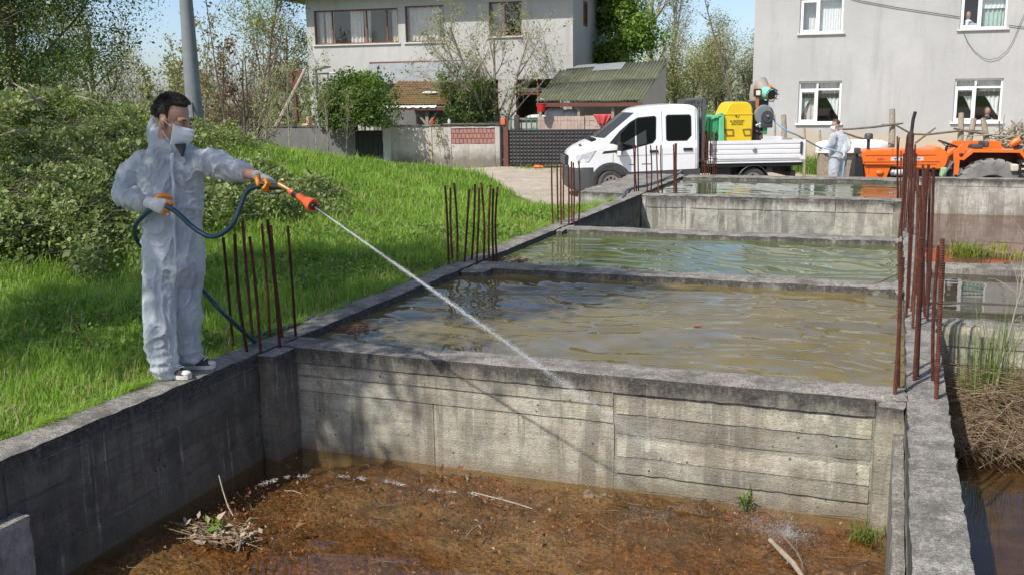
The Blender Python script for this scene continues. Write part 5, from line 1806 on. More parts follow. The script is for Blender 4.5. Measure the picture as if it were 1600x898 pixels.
def wheel(par, x, y, z, r, wd, rim_r, name='wheel', yaw=0, rim='steel', near=-1, holes=8):
    root = bpy.data.objects.new(name, None)
    COL.objects.link(root)
    root.parent = par
    root.location = (x, y, z)
    root.rotation_euler = (0, 0, yaw)
    M = Matrix.Rotation(R(90), 4, 'X')
    h = wd/2
    MB().lathe([(rim_r, -h*.75), (rim_r+.02, -h*.95), (r*.9, -h), (r*.985, -h*.7), (r, -h*.3), (r, h*.3), (r*.985, h*.7), (r*.9, h), (rim_r+.02, h*.95), (rim_r, h*.75)], 40, M).build('tyre', MAT['rubber'], root, True)
    b = MB()
    b.lathe([(rim_r, -h*.75), (rim_r, h*.75)], 40, M)
    for s_ in (1, -1):
        zf_ = s_*h*.55
        b.lathe([(rim_r+.012, s_*h*.8), (rim_r-.02, s_*h*.72), (rim_r-.045, zf_), (rim_r*.36, zf_), (rim_r*.30, zf_+s_*.03), (0.001, zf_+s_*.035)], 40, M)
    b.build('rim', MAT[rim], root, True)
    b = MB()
    for k in range(holes):
        a = 2*math.pi*k/holes
        for s_ in (1, -1):
            b.ell((math.cos(a)*rim_r*.66, s_*h*.56, math.sin(a)*rim_r*.66), (rim_r*.15, .012, rim_r*.13), 6)
    tag(b.build('rim_hole', MAT['black'], root, True), kind='stuff')
    return root


TD = 24.9
tp = at(888.5, 302, TD)
TRZ = -.80
TA = YAW+R(3)
truck = thing('pickup', 'white double cab pickup with a dropside bed carrying the fogging machine', 'pickup', (tp[0], tp[1], TRZ), TA)
TK = 1550/TD
HWT = 1.02


def TZ(zx, zy): return ((880+zx/5.613-885)/TK, (302-150-zy/5.613)/TK)


def TB(zx, zy): return ((1080+zx/5.28-885)/TK, (302-120-zy/5.28)/TK)


OY = HWT   # near flank sits at y = 0 in the truck's frame


def hw(z): return HWT if z < 1.28 else HWT-.155*(z-1.28)/.92 if z < 2.2 else max(.3, HWT-.155-(z-2.2)*1.6)


prof = [(.20, .10, 3.3, .14), (.28, .03, 3.3, .2), (.38, .0, 3.3, .24), (.7, .0, 3.3, .26), (.95, .015, 3.3, .28), (1.08, .04, 3.3, .3), (1.16, .09, 3.3, .3), (1.24, .20, 3.3, .3), (1.34, .40, 3.3, .27), (1.43, .62, 3.3, .24),
        (1.47, .74, 3.3, .22), (1.6, .90, 3.3, .2), (1.8, 1.15, 3.3, .2), (2.0, 1.41, 3.3, .2), (2.1, 1.54, 3.29, .2), (2.18, 1.66, 3.26, .22), (2.235, 1.85, 3.2, .25), (2.27, 2.15, 3.1, .3), (2.285, 2.5, 2.9, .3)]
NF = 15
b = MB()
rings = []
for z, xf, xr, bow in prof:
    w_ = hw(z)
    ring = []
    for k in range(NF):
        s_ = -1+2*k/(NF-1)
        s2 = math.sin(s_*math.pi/2)
        ring.append((xf+bow*abs(s2)**3.2+.05*abs(s2)**14, w_*s2+OY, z))
    x_s = ring[-1][0]
    for k in range(1, 9): ring.append((lerp(x_s, xr-.06, k/8), w_+OY, z))
    ring.append((xr, w_-.06+OY, z)); ring.append((xr, OY, z)); ring.append((xr, -w_+.06+OY, z))
    for k in range(0, 8): ring.append((lerp(xr-.06, x_s, k/8), -w_+OY, z))
    rings.append(ring)
nr = len(rings[0])
fs = [tuple(range(nr-1, -1, -1)), tuple(range((len(rings)-1)*nr, len(rings)*nr))]
for i in range(len(rings)-1):
    for k in range(nr): fs.append((i*nr+k, i*nr+(k+1) % nr, (i+1)*nr+(k+1) % nr, (i+1)*nr+k))
b.add([p for r_ in rings for p in r_], fs)
body = b.build('cab', MAT['white_paint'], truck, True)
WX1, WZ1, WR = (951.5-885)/TK, .345, .34
cyl = MB().lathe([(.455, -.5), (.455, .42)], 40, Matrix.Translation((WX1, 0, .36)) @ Matrix.Rotation(R(90), 4, 'X'), True).build('cutter', None)
cyl2 = MB().lathe([(.455, -.5), (.455, .42)], 40, Matrix.Translation((WX1, 2*OY, .36)) @ Matrix.Rotation(R(90), 4, 'X'), True).build('cutter', None)
for c_ in (cyl, cyl2):
    bm = bmesh.new(); bm.from_mesh(c_.data); bmesh.ops.recalc_face_normals(bm, faces=bm.faces); bm.to_mesh(c_.data); bm.free()
body.parent = None
for c_ in (cyl, cyl2):
    md = body.modifiers.new('b', 'BOOLEAN'); md.object = c_; md.operation = 'DIFFERENCE'; md.solver = 'EXACT'
dg = bpy.context.evaluated_depsgraph_get()
nm_ = bpy.data.meshes.new_from_object(body.evaluated_get(dg))
body.modifiers.clear(); body.data = nm_; body.parent = truck
nm_.polygons.foreach_set('use_smooth', [True]*len(nm_.polygons)); nm_.set_sharp_from_angle(angle=R(32))
for c_ in (cyl, cyl2): bpy.data.objects.remove(c_)


def side_panel(name, pts, mat, off=.006, par=None, far=True, th=.004):
    """flat piece lying on the flank: follows the tumblehome"""
    P = truck if par is None else par
    for s_ in ((-1, 1) if far else (-1,)):
        m_ = MB()
        n_ = len(pts)
        A = [(x, OY+s_*(hw(z)+off), z) for x, z in pts]
        B = [(x, OY+s_*(hw(z)+off-th-.01), z) for x, z in pts]
        m_.add(A+B, [tuple(range(n_)), tuple(range(2*n_-1, n_-1, -1))]+[(i, i+n_, (i+1) % n_+n_, (i+1) % n_) for i in range(n_)])
        o = m_.build(name, mat if not isinstance(mat, str) else MAT[mat], P)
    return o


# window surrounds and glass
side_panel('window_seal', [TZ(*p) for p in ((322, 470), (395, 370), (480, 275), (570, 200), (640, 162), (788, 150), (804, 165), (798, 350), (770, 385), (610, 425), (470, 458))], 'black', .004)
gl_ = [TZ(*p) for p in ((482, 440), (487, 300), (560, 222), (612, 185), (612, 412), (560, 425))]
side_panel('side_glass', gl_, 'dark_glass', .010)
side_panel('side_glass', [TZ(*p) for p in ((626, 182), (650, 172), (784, 160), (794, 172), (788, 345), (764, 376), (626, 412))], 'dark_glass', .010)
side_panel('window_seal', [TZ(*p) for p in ((885, 160), (900, 143), (1095, 143), (1112, 160), (1112, 325), (1070, 370), (900, 370), (885, 355))], 'black', .004)
side_panel('side_glass', [TZ(*p) for p in ((894, 163), (904, 152), (1092, 152), (1103, 163), (1103, 322), (1066, 361), (904, 361), (894, 350))], 'dark_glass', .010)
# doors: cut lines
lm = paint('panel_gap', (.10, .105, .11), .7)
for x0_, z0_, x1_, z1_ in ((420, 470, 418, 590), (850, 112, 855, 690), (1146, 100, 1152, 690)):
    a, c = TZ(x0_, z0_), TZ(x1_, z1_)
    zs_ = np.linspace(c[1], a[1], 8)
    for s_ in (-1, 1):
        b = MB()
        vs = []
        for z in zs_:
            x = lerp(c[0], a[0], (z-c[1])/(a[1]-c[1]))
            for dx in (-.006, .006):
                vs += [(x+dx, OY+s_*(hw(z)+.003), z), (x+dx, OY+s_*(hw(z)-.01), z)]
        for i in range(7):
            q = i*4
            b.add([vs[q+j] for j in (0, 1, 2, 3, 4, 5, 6, 7)], [(0, 2, 6, 4), (0, 4, 5, 1), (2, 3, 7, 6)])
        b.build('door_gap', lm, truck, weld=True)
for a, c in (((740, 448), (815, 462)), ((1038, 434), (1120, 450))):
    p, q = TZ(*a), TZ(*c)
    b = MB()
    for s_ in (0, 1):
        y_ = -.03 if s_ == 0 else 2*OY
        b.bevbox(p[0], q[0], y_, y_+.03, q[1]-.01, p[1]+.01, .008)
    b.build('door_handle', MAT['black'], truck)
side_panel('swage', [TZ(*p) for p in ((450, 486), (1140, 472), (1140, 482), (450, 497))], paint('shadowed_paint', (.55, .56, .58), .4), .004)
# grey lower cladding
pts = [TZ(*p) for p in ((545, 632), (1190, 612), (1190, 690), (560, 708))]
side_panel('sill_cladding', pts, 'dkgrey', .008)
b = MB()
for s_ in (-1, 1):
    vs = []
    for k in range(25):
        a = R(-12)+R(204)*k/24
        for r_, o_ in ((.455, .012), (.52, .012), (.52, -.02), (.455, -.05)):
            vs.append((WX1+r_*math.cos(a), OY+s_*(HWT+o_), .36+r_*math.sin(a)))
    b.add(vs, [(4*k+j, 4*k+4+j, 4*k+4+(j+1) % 4, 4*k+(j+1) % 4) for k in range(24) for j in range(4)])
b.build('wheel_arch', MAT['dkgrey'], truck, True)
b = MB()   # bumper: wraps the nose below 0.78
rb = []
for z, xf, bow in ((.20, .07, .14), (.27, -.01, .2), (.40, -.03, .24), (.62, -.03, .26), (.74, -.015, .27), (.765, .01, .27)):
    ring = []
    for k in range(21):
        s_ = -1+2*k/20
        s2 = math.sin(s_*math.pi/2)
        ring.append((xf+bow*abs(s2)**3.2+.05*abs(s2)**14, OY+(HWT+.006)*s2, z))
    xx = WX1-.44
    rb.append([(xx, OY-HWT-.006, z)]+ring+[(xx, OY+HWT+.006, z)])
n_ = len(rb[0])
b.add([p for r_ in rb for p in r_], [(i*n_+k, i*n_+k+1, (i+1)*n_+k+1, (i+1)*n_+k) for i in range(len(rb)-1) for k in range(n_-1)])
b.build('bumper', MAT['dkgrey'], truck, True)
b = MB(); b.bevbox(-.035, .05, OY-.55, OY+.55, .80, 1.06, .03); b.build('grille', MAT['black'], truck)
b = MB()
for k in range(4): b.box(-.045, -.03, OY-.52, OY+.52, .83+.06*k, .85+.06*k)
b.build('grille_bar', MAT['steel'], truck)
hl = paint('headlight_glass', (.55, .57, .60), .12, .1, 30, spec=.8)
for s_ in (-1, 1):
    b = MB()
    hp = [TZ(*p) for p in ((80, 480), (150, 468), (268, 437), (225, 500), (200, 535), (100, 545))]
    vs = []
    for o_ in (.016, -.03):
        for x, z in hp:
            # lie on the nose where it curves away
            t_ = np.clip((x-.05)/.30, 0, 1)
            vs.append((x+.03*(1-t_), OY+s_*(HWT*(.86+.14*t_**.5)+o_), z))
    n_ = len(hp)
    b.add(vs, [tuple(range(n_)), tuple(range(2*n_-1, n_-1, -1))]+[(i, i+n_, (i+1) % n_+n_, (i+1) % n_) for i in range(n_)])
    b.build('headlight', hl, truck)
# windscreen
ws0, ws1 = (.75, 1.475), (1.53, 2.09)
b = MB()
vs = []
for i in range(9):
    t_ = i/8
    z = lerp(ws0[1], ws1[1], t_)
    xf = lerp(.765, 1.527, t_)
    for k in range(13):
        s2 = -1+2*k/12
        s2 *= .93
        vs.append((xf+.2*abs(s2)**3.2-.012, OY+hw(z)*s2, z+.012))
b.add(vs, [(i*13+k, i*13+k+1, (i+1)*13+k+1, (i+1)*13+k) for i in range(8) for k in range(12)])
o = b.build('windscreen', MAT['dark_glass'], truck, True)
b = MB(); b.bar((.64, OY-.8, 1.46), (.64, OY+.8, 1.46), .16, .03); b.build('scuttle', MAT['black'], truck)
b = MB(); b.bar((.30, OY-.62, 1.30), (.36, OY-.62, 1.335), .16, .012); b.build('bonnet_vent', MAT['black'], truck)
for s_ in (-1, 1):
    b = MB(); p = TZ(468, 420)
    b.bevbox(p[0]-.05, p[0]+.06, OY+s_*(HWT+.16)-.09, OY+s_*(HWT+.16)+.09, p[1]-.17, p[1]+.15, .03)
    b.bar((p[0]-.08, OY+s_*HWT*.97, p[1]-.09), (p[0], OY+s_*(HWT+.14), p[1]-.06), .07, .05)
    o = b.build('mirror', MAT['black'], truck)
    b = MB(); b.bevbox(p[0]-.056, p[0]+.03, OY+s_*(HWT+.16)-.095, OY+s_*(HWT+.16)+.095, p[1]-.18, p[1]-.06, .02); b.build('mirror_cap', MAT['white_paint'], o)
b = MB(); p = TZ(660, 90); b.tube([(p[0]-.02, OY, p[1]+.04), (p[0]+.16, OY, p[1]+.16)], .008, 5); b.build('aerial', MAT['black'], truck)
# wheels and running gear
wheel(truck, WX1, .17, WZ1, WR, .22, .215, yaw=R(14))
wheel(truck, WX1, 2*OY-.17, WZ1, WR, .22, .215, yaw=R(14))
RX = TB(520, 800)[0]
wheel(truck, RX, .20, WZ1, WR, .22, .215)
wheel(truck, RX, .47, WZ1, WR, .2, .215)
wheel(truck, RX, 2*OY-.20, WZ1, WR, .22, .215)
wheel(truck, RX, 2*OY-.47, WZ1, WR, .2, .215)
b = MB()
b.box(.9, 3.3, .35, 2*OY-.35, .35, .5)
b.box(3.3, 5.85, OY-.48, OY-.36, .52, .76).box(3.3, 5.85, OY+.36, OY+.48, .52, .76)
b.box(3.75, 4.15, .16, .6, .36, .72).box(5.05, 5.2, .1, 2*OY-.1, .55, .75).box(5.7, 5.82, .15, 2*OY-.15, .42, .58)
b.tube([(RX, .3, WZ1), (RX, 2*OY-.3, WZ1)], .07, 10)
b.build('chassis', MAT['black'], truck)
b = MB()
for y_ in (.04, 2*OY-.42):
    vs = []
    for k in range(13):
        a = R(10)+R(150)*k/12
        for yy in (0, .38): vs.append((RX+.40*math.cos(a), y_+yy, WZ1+.40*math.sin(a)))
    b.add(vs, [(2*k, 2*k+1, 2*k+3, 2*k+2) for k in range(12)])
o = b.build('mudguard', MAT['dkgrey'], truck, True)
o.modifiers.new('s', 'SOLIDIFY').thickness = .012
# bed
bx0, bx1 = TB(126, 600)[0], TB(942, 600)[0]
zt_b, zb_b = TB(500, 512)[1], TB(500, 688)[1]
b = MB(); b.box(bx0, bx1, .02, 2*OY-.02, zb_b-.03, zb_b+.04); b.build('bed_floor', MAT['white_paint'], truck)
b = MB(); b.box(bx0+.05, bx1-.05, .06, 2*OY-.06, zb_b-.12, zb_b-.031); b.build('bed_subframe', MAT['black'], truck)


def drop_side(name, x0_, x1_, y, sgn):
    zz = [0, .06, .09, .24, .27, .31, .34, .48, .51, .55, .58, .72, .75, .80, .84, 1.0]
    dd = [0, 0, .018, .018, 0, 0, .018, .018, 0, 0, .018, .018, 0, 0, .02, .02]
    b_ = MB()
    H = zt_b-zb_b-.04
    pr_ = [(y+sgn*d, zb_b+.042+H*z) for z, d in zip(zz, dd)]
    vs = [(x, p, q) for x in (x0_+.12, x1_-.12) for p, q in pr_]
    n_ = len(pr_)
    b_.add(vs, [(k, k+1, n_+k+1, n_+k) for k in range(n_-1)])
    yb = y-sgn*.03
    lo, hi = sorted((yb, y+sgn*.021))
    b_.box(x0_, x0_+.12, lo, hi, zb_b+.042, zt_b).box(x1_-.12, x1_, lo, hi, zb_b+.042, zt_b)
    lo, hi = sorted((yb, y-sgn*.001))
    b_.box(x0_+.12, x1_-.12, lo, hi, zb_b+.042, zt_b-.002)
    return b_.build(name, MAT['white_paint'], truck)


drop_side('drop_side', bx0, bx1, .0, -1)
drop_side('drop_side', bx0, bx1, 2*OY, 1)
b = MB(); b.box(bx1-.03, bx1+.01, .04, 2*OY-.04, zb_b+.05, zt_b-.01)
for k in range(2): b.box(bx1+.01, bx1+.03, .1, 2*OY-.1, zb_b+.13+.2*k, zb_b+.22+.2*k)
b.build('tailgate', MAT['white_paint'], truck)
b = MB()
p = TB(515, 592); b.lathe([(.001, .03), (.05, .025), (.06, 0)], 14, Matrix.Translation((p[0], -.02, p[1])) @ Matrix.Rotation(R(90), 4, 'X'))
b.build('side_badge', MAT['steel'], truck, True)
for zx in (145, 905):
    p = TB(zx, 575)
    MB().bevbox(p[0]-.03, p[0]+.03, -.05, -.018, p[1]-.16, p[1]+.14, .01).build('latch', MAT['dkgrey'], truck)
b = MB()
hx0 = TB(88, 0)[0]
zt_h = TB(0, 165)[1]
b.box(hx0, hx0+.05, .08, .2, .9, zt_h).box(hx0, hx0+.05, 2*OY-.2, 2*OY-.08, .9, zt_h).box(hx0-.003, hx0+.053, .2, 2*OY-.2, zt_h-.09, zt_h-.02)
b.box(hx0+.004, hx0+.046, .2, 2*OY-.2, .9, 1.55)
for k in range(6): b.box(hx0+.01, hx0+.04, .35+.25*k, .38+.25*k, 1.55, zt_h-.09)
b.bar((hx0+.02, .14, zt_h), (hx0-.38, .35, zt_h-.02), .05, .05)
b.build('headboard', paint('headboard_steel', (.09, .10, .11), .5, .15, 6), truck)
b = MB(); b.bevbox(3.0, 3.3, OY-.5, OY+.3, 2.29, 2.40, .03); b.build('roof_beacon', MAT['dkgrey'], truck)
# small lettering stripes on the door, as on the real one
b = MB()
for (xa, xb, z_) in ((560, 610, 566), (670, 760, 563)):
    p, q = TZ(xa, z_), TZ(xb, z_)
    b.box(p[0], q[0], -.008, -.004, p[1]-.008, p[1]+.008)
b.build('door_decal', MAT['dkgrey'], truck)

# ---- fogging machine on the bed --------------------------------------------------------
fog = thing('fogging_machine', 'yellow and green fogging machine with a swivelling blower standing on the pickup bed', 'sprayer', (tp[0], tp[1], TRZ), TA)
ym = paint('yellow_plastic', (.80, .56, .02), .4, .05, 3, coat=.2)
gm_ = paint('green_plastic', (.05, .32, .12), .4, .08, 3)
zfl = zb_b+.045
fog.location = (tp[0]+math.cos(TA)*.09, tp[1]+math.sin(TA)*.09, TRZ)
a, c = TB(246, 480), TB(497, 200)
b = MB()
y0_, y1_ = .35, 1.25
sec = [(a[0], zfl+.12), (c[0], zfl+.12), (c[0]+.01, lerp(zfl, c[1], .75)), (c[0]-.02, c[1]-.13), (c[0]-.1, c[1]-.02), (c[0]-.18, c[1]), (a[0]+.22, c[1]), (a[0]+.14, c[1]-.06), (a[0]-.0, c[1]-.36), (a[0]+.02, c[1]-.42)]
bm = bmesh.new()
vv = [bm.verts.new((x, y0_, z)) for x, z in sec]
f_ = bm.faces.new(vv)
ex = bmesh.ops.extrude_face_region(bm, geom=[f_])
for v in ex['geom']:
    if isinstance(v, bmesh.types.BMVert): v.co.y = y1_
bmesh.ops.recalc_face_normals(bm, faces=bm.faces)
bmesh.ops.bevel(bm, geom=bm.edges[:], offset=.045, segments=3, affect='EDGES', clamp_overlap=True)
MB().bm(bm).build('hood', ym, fog, True)
zl = TB(0, 300)[1]
MB().box(a[0]-.005, c[0]+.005, y0_-.012, y0_+.02, zl-.012, zl+.012).build('hood_ridge', ym, fog)
for zx in (300, 450):
    p = TB(zx, 450)
    b = MB(); b.box(p[0]-.11, p[0]+.11, y0_-.012, y0_+.02, p[1]+.06, p[1]+.09).box(p[0]-.07, p[0]+.12, y0_-.012, y0_+.02, p[1]-.09, p[1]-.06)
    b.bar((p[0]-.1, y0_-.003, p[1]+.07), (p[0]-.05, y0_-.003, p[1]-.08), .025, .035).bar((p[0]+.1, y0_-.003, p[1]+.07), (p[0]+.11, y0_-.003, p[1]-.08), .025, .035)
    b.build('hood_grip', paint('brown_recess', (.26, .15, .02), .6), fog)
ink = paint('black_print', (.05, .04, .02), .6)
p = TB(366, 352); text('lettering', 'EL MASTARIM', .060, ink, fog, face_near(p[0], y0_-.006, p[1]-.03))
p = TB(366, 366); text('lettering', 'TARIM MAKINALARI', .034, ink, fog, face_near(p[0], y0_-.006, p[1]-.025))
p = TB(366, 378); text('lettering', 'SISLEME MAKINASI', .036, ink, fog, face_near(p[0], y0_-.006, p[1]-.03))
p = TB(366, 325)
b = MB(); b.prism([(p[0]-.06, p[1]+.03), (p[0]-.02, p[1]-.02), (p[0]-.01, p[1]+.05)], y0_-.007, y0_-.001).prism([(p[0]+.0, p[1]+.01), (p[0]+.02, p[1]-.03), (p[0]+.06, p[1]+.05), (p[0]+.03, p[1]+.01)], y0_-.007, y0_-.001)
b.build('logo', ink, fog)
# green tank and frame
p, q = TB(128, 500), TB(240, 292)
MB().bevbox(p[0], q[0]-.10, .3, 1.6, zfl+.01, q[1]-.1, .05).build('tank', gm_, fog)
b = MB(); b.bevbox(q[0]-.10, q[0]-.02, .28, 1.62, zfl+.01, q[1]-.06, .02); b.bar((p[0]+.02, .29, q[1]-.12), (q[0]-.02, .29, q[1]+.0), .06, .06)
b.bar((q[0]-.02, .29, q[1]+.0), (q[0]+.02, .29, zfl+.02), .06, .06)
b.build('tank_frame', paint('pale_green_paint', (.16, .55, .30), .4), fog)
b = MB()
for k in range(5): b.box(q[0]-.20, q[0]-.13, .275, .29, zfl+.12+.12*k, zfl+.2+.12*k)
b.build('gauge_strip', MAT['black'], fog)
MB().box(a[0], c[0], .33, 1.57, zfl+.01, zfl+.10).build('skid', MAT['steel'], fog)
# blower
p = TB(625, 325)
MY = Matrix.Rotation(R(90), 4, 'X')
cx, cz = p[0], p[1]
MB().lathe([(.001, -.05), (.20, -.05), (.262, -.02), (.27, .05), (.27, .22), (.24, .28), (.001, .29)], 32, Matrix.Translation((cx-.06, .72, cz+.03)) @ MY).build('fan_housing', paint('blower_grey', (.19, .22, .23), .5, .12, 6), fog, True)
b = MB(); b.bevbox(cx-.15, cx+.15, .40, .62, cz-.28, cz+.02, .02); b.lathe([(.001, .02), (.15, .02), (.15, -.2)], 24, Matrix.Translation((cx, .40, cz+.0)) @ MY)
b.build('belt_guard', MAT['dkgrey'], fog, True)
MB().lathe([(.001, .03), (.03, .03), (.035, 0)], 12, Matrix.Translation((cx, .375, cz+.02)) @ MY).build('pulley_nut', MAT['steel'], fog, True)
e0 = TB(505, 470)
b = MB(); b.bevbox(e0[0], cx-.1, .5, 1.4, zfl+.1, cz+.26, .04); b.tube([(e0[0]+.05, .6, cz-.3), (e0[0]+.16, .48, cz-.38), (e0[0]+.25, .5, cz-.45)], .04, 8); b.box(e0[0]+.05, cx+.1, .5, 1.5, zfl, zfl+.12)
b.build('engine', MAT['black'], fog)
b = MB(); q = TB(555, 405)
for i in range(5): b.ell((q[0]+rr.uniform(-.07, .1), .46, q[1]+rr.uniform(-.07, .07)), (.05, .04, .045), 6)
b.build('valve_block', MAT['steel'], fog, True)
b = MB(); q = TB(575, 470); b.tube([(q[0]+.04, .5, q[1]-.12), (q[0]+.03, .52, q[1]+.05), (q[0]+.1, .55, q[1]+.12)], .05, 8); b.build('red_hose', MAT['redpaint'], fog, True)
b = MB(); q = TB(615, 430); b.bevbox(q[0]-.06, q[0]+.06, .45, .6, q[1]-.13, q[1]+.1, .02); b.build('green_bracket', gm_, fog)
# collar, swan neck and nozzle
q = TB(585, 232)
MB().bevbox(q[0]-.26, q[0]+.22, .62, 1.05, q[1]-.16, q[1]+.12, .03).build('collar', MAT['dkgrey'], fog)
n0, n1, n2, n3 = TB(585, 225), TB(578, 150), TB(585, 75), TB(612, 120)
b = MB(); b.tube([(n0[0], .85, n0[1]), (n1[0]-.01, .88, n1[1]), (n2[0]-.02, .84, n2[1]-.03), (n2[0]+.03, .74, n2[1]+.05), (n3[0], .62, n3[1]+.0), (n3[0]+.03, .52, n3[1]-.05)], [.19, .185, .19, .20, .17, .14], 20)
b.build('swan_neck', paint('dusty_duct', (.34, .29, .245), .7, .1, 8), fog, True)
d0 = np.array([n3[0]+.01, .58, n3[1]-.02]); dd_ = np.array([.32, -.82, -.20]); dd_ /= np.linalg.norm(dd_)
d1 = d0+dd_*.28
MB().tube([d0, d0+dd_*.1, d1], [.165, .155, .125], 22, False).build('nozzle', paint('mint_paint', (.20, .55, .42), .4), fog, True)
MB().tube([d1-dd_*.05, d1+dd_*.002], [.105, .112], 18).build('nozzle_bore', MAT['black'], fog, True)
b = MB()
u_, v_, _ = frame_of(dd_)
b.tube([d1+(u_*math.cos(t)+v_*math.sin(t))*.165 for t in np.linspace(0, 2*math.pi, 19)], .012, 5)
for k in range(9):
    t = R(200)+2.2*k/3
    pt = d1+(u_*math.cos(t)+v_*math.sin(t))*.165
    b.tube([pt, pt+dd_*.07], .014, 5)
q = TB(668, 110)
b.tube([d1+u_*.16, (q[0], .45, q[1]+.07), (q[0]+.06, .46, q[1]), (q[0]+.04, .5, q[1]-.12), (q[0]-.1, .55, q[1]-.25)], .02, 6)
q = TB(690, 180); b.tube([d1, (q[0]-.05, .42, q[1]), (q[0], .42, q[1]+.04)], .01, 5)
b.build('nozzle_ring', MAT['dkgrey'], fog, True)
q = TB(650, 82); MB().ell((q[0], .5, q[1]), (.05, .05, .06), 8).build('orange_cap', MAT['orange'], fog, True)
q = TB(545, 128)
o = MB().bevbox(q[0]-.09, q[0]+.09, .44, .56, q[1]-.1, q[1]+.1, .02).build('work_lamp', MAT['black'], fog)
MB().box(q[0]-.055, q[0]+.055, .432, .438, q[1]-.06, q[1]+.06).build('lens', paint('warm_lens', (.85, .74, .60), .3), o)
MB().box(q[0]-.035, q[0]+.035, .47, .53, q[1]-.5, q[1]-.1).build('lamp_post', paint('rusty_orange', (.42, .17, .07), .7), fog)

# hose from the machine to the second worker is built with him; ---------------------------------

# ---- tractor ---------------------------------------------------------------------------
TRD = 21.7
KT = 1550/TRD
t0 = at(1346, 275, TRD)
TGZ = -1.27
TRA = YAW-R(8)
CT = math.cos(R(8))
tr = thing('tractor', 'orange tractor parked behind the back wall of the basins', 'tractor', (t0[0], t0[1], TGZ), TRA)
HZ = t0[2]-TGZ


def TT(px, py): return ((px-1346)/KT/CT, HZ+(275-py-(px-1346)*.0151)/KT)


def T4(zx, zy): return TT(1420+zx/6.906, 170+zy/6.906)


def T3(zx, zy): return TT(1260+zx/6.906, 170+zy/6.906)


YC = .42   # centre line behind the near hood side
# hood: profile pushed across the width, then rounded
top = [T3(590, 505), T3(588, 475), T3(610, 458), T3(900, 442), T4(80, 440), T4(190, 438), T4(255, 405), T4(300, 425), T4(375, 490), T4(352, 600), T4(320, 652)]
bot = [T4(0, 648), T3(900, 622), T3(615, 618)]
bm = bmesh.new()
vv = [bm.verts.new((x, 0.0, z)) for x, z in top+bot]
f_ = bm.faces.new(vv)
ex = bmesh.ops.extrude_face_region(bm, geom=[f_])
for v in ex['geom']:
    if isinstance(v, bmesh.types.BMVert): v.co.y = 2*YC
bmesh.ops.recalc_face_normals(bm, faces=bm.faces)
bmesh.ops.bevel(bm, geom=bm.edges[:], offset=.035, segments=3, affect='EDGES', clamp_overlap=True)
MB().bm(bm).build('hood', MAT['orange'], tr, True)
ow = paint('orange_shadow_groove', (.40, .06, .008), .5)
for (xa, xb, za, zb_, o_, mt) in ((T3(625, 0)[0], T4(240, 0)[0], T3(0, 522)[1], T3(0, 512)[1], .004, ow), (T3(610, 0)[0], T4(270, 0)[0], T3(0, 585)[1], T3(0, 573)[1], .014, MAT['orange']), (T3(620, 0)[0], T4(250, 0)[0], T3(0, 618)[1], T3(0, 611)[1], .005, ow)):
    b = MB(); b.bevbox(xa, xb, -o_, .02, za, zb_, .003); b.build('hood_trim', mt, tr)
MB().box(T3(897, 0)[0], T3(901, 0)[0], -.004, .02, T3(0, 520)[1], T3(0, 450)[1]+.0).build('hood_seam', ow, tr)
p = T3(782, 563); text('lettering', '480', .105, paint('red_letters', (.45, .04, .06), .5), tr, face_near(p[0], -.004, p[1]-.015))
p = T3(1050, 560)
o = text('lettering', 'TÜRK FIAT', .115, paint('black_letters', (.03, .03, .05), .5), tr, face_near(p[0], -.006, p[1]-.02))
b = MB(); b.box(p[0]-.34, p[0]+.34, -.004, .0, p[1]-.03, p[1]+.08); b.build('name_plate', paint('pale_plate', (.62, .60, .58), .5), tr)
# front panel below the hood
pf_ = [T3(625, 620), T3(895, 620), T3(862, 725), T3(862, 900), T3(650, 900), T3(645, 725)]
b = MB(); b.prism(pf_, .05, 2*YC-.05); b.build('front_panel', MAT['orange'], tr)
p = T3(785, 692); MB().ell((p[0], .05, p[1]), (.085, .05, .06), 10).build('lamp_bulge', MAT['orange'], tr, True)
MB().box(T3(668, 0)[0], T3(672, 0)[0], .045, .06, T3(0, 720)[1], T3(0, 625)[1]).build('panel_seam', ow, tr)
b = MB()
p0_, p1_ = T3(600, 600), T3(545, 720)
b.prism([T3(600, 520), T3(625, 720), T3(640, 900), T3(530, 900), T3(540, 700), T3(560, 560)], .1, .75)
b.box(T3(535, 0)[0], T3(565, 0)[0], .12, .2, 0.25, T3(0, 480)[1])
b.build('front_weight', MAT['black'], tr)
p = T3(551, 455); MB().bevbox(p[0]-.06, p[0]+.06, .06, .22, p[1]-.08, p[1]+.05, .02).build('weight_cap', MAT['dkgrey'], tr)
# engine and gearbox
b = MB()
b.box(T3(895, 0)[0], T4(330, 0)[0], .12, .7, .55, T3(0, 625)[1]+.0)
b.box(T4(330, 0)[0], T4(900, 0)[0], .15, .75, .45, .95)
b.build('engine_block', MAT['black'], tr)
p = T3(1000, 690); MB().tube([(p[0]-.15, .02, p[1]), (p[0]+.16, .02, p[1]+.01)], [.065, .085], 14).build('oil_filter', paint('pale_filter', (.55, .53, .50), .6), tr, True)
p = T3(920, 690); MB().ell((p[0], .03, p[1]), (.07, .06, .08), 8).build('alternator', MAT['steel'], tr, True)
p = T4(325, 670); MB().bevbox(p[0]-.07, p[0]+.06, -.02, .12, p[1]-.12, p[1]+.09, .03).build('green_bottle', paint('green_white_plastic', (.35, .52, .25), .5), tr)
b = MB(); q0, q1 = T4(300, 740), T4(430, 560); b.bar((q0[0], .1, q0[1]), (q1[0]-.05, .1, q1[1]), .3, .03); b.build('foot_plate', MAT['steel'], tr)
b = MB(); q0 = T4(380, 700); b.bevbox(q0[0]-.1, q0[0]+.1, .05, .3, q0[1]-.2, q0[1]+.1, .02); b.build('battery', MAT['black'], tr)
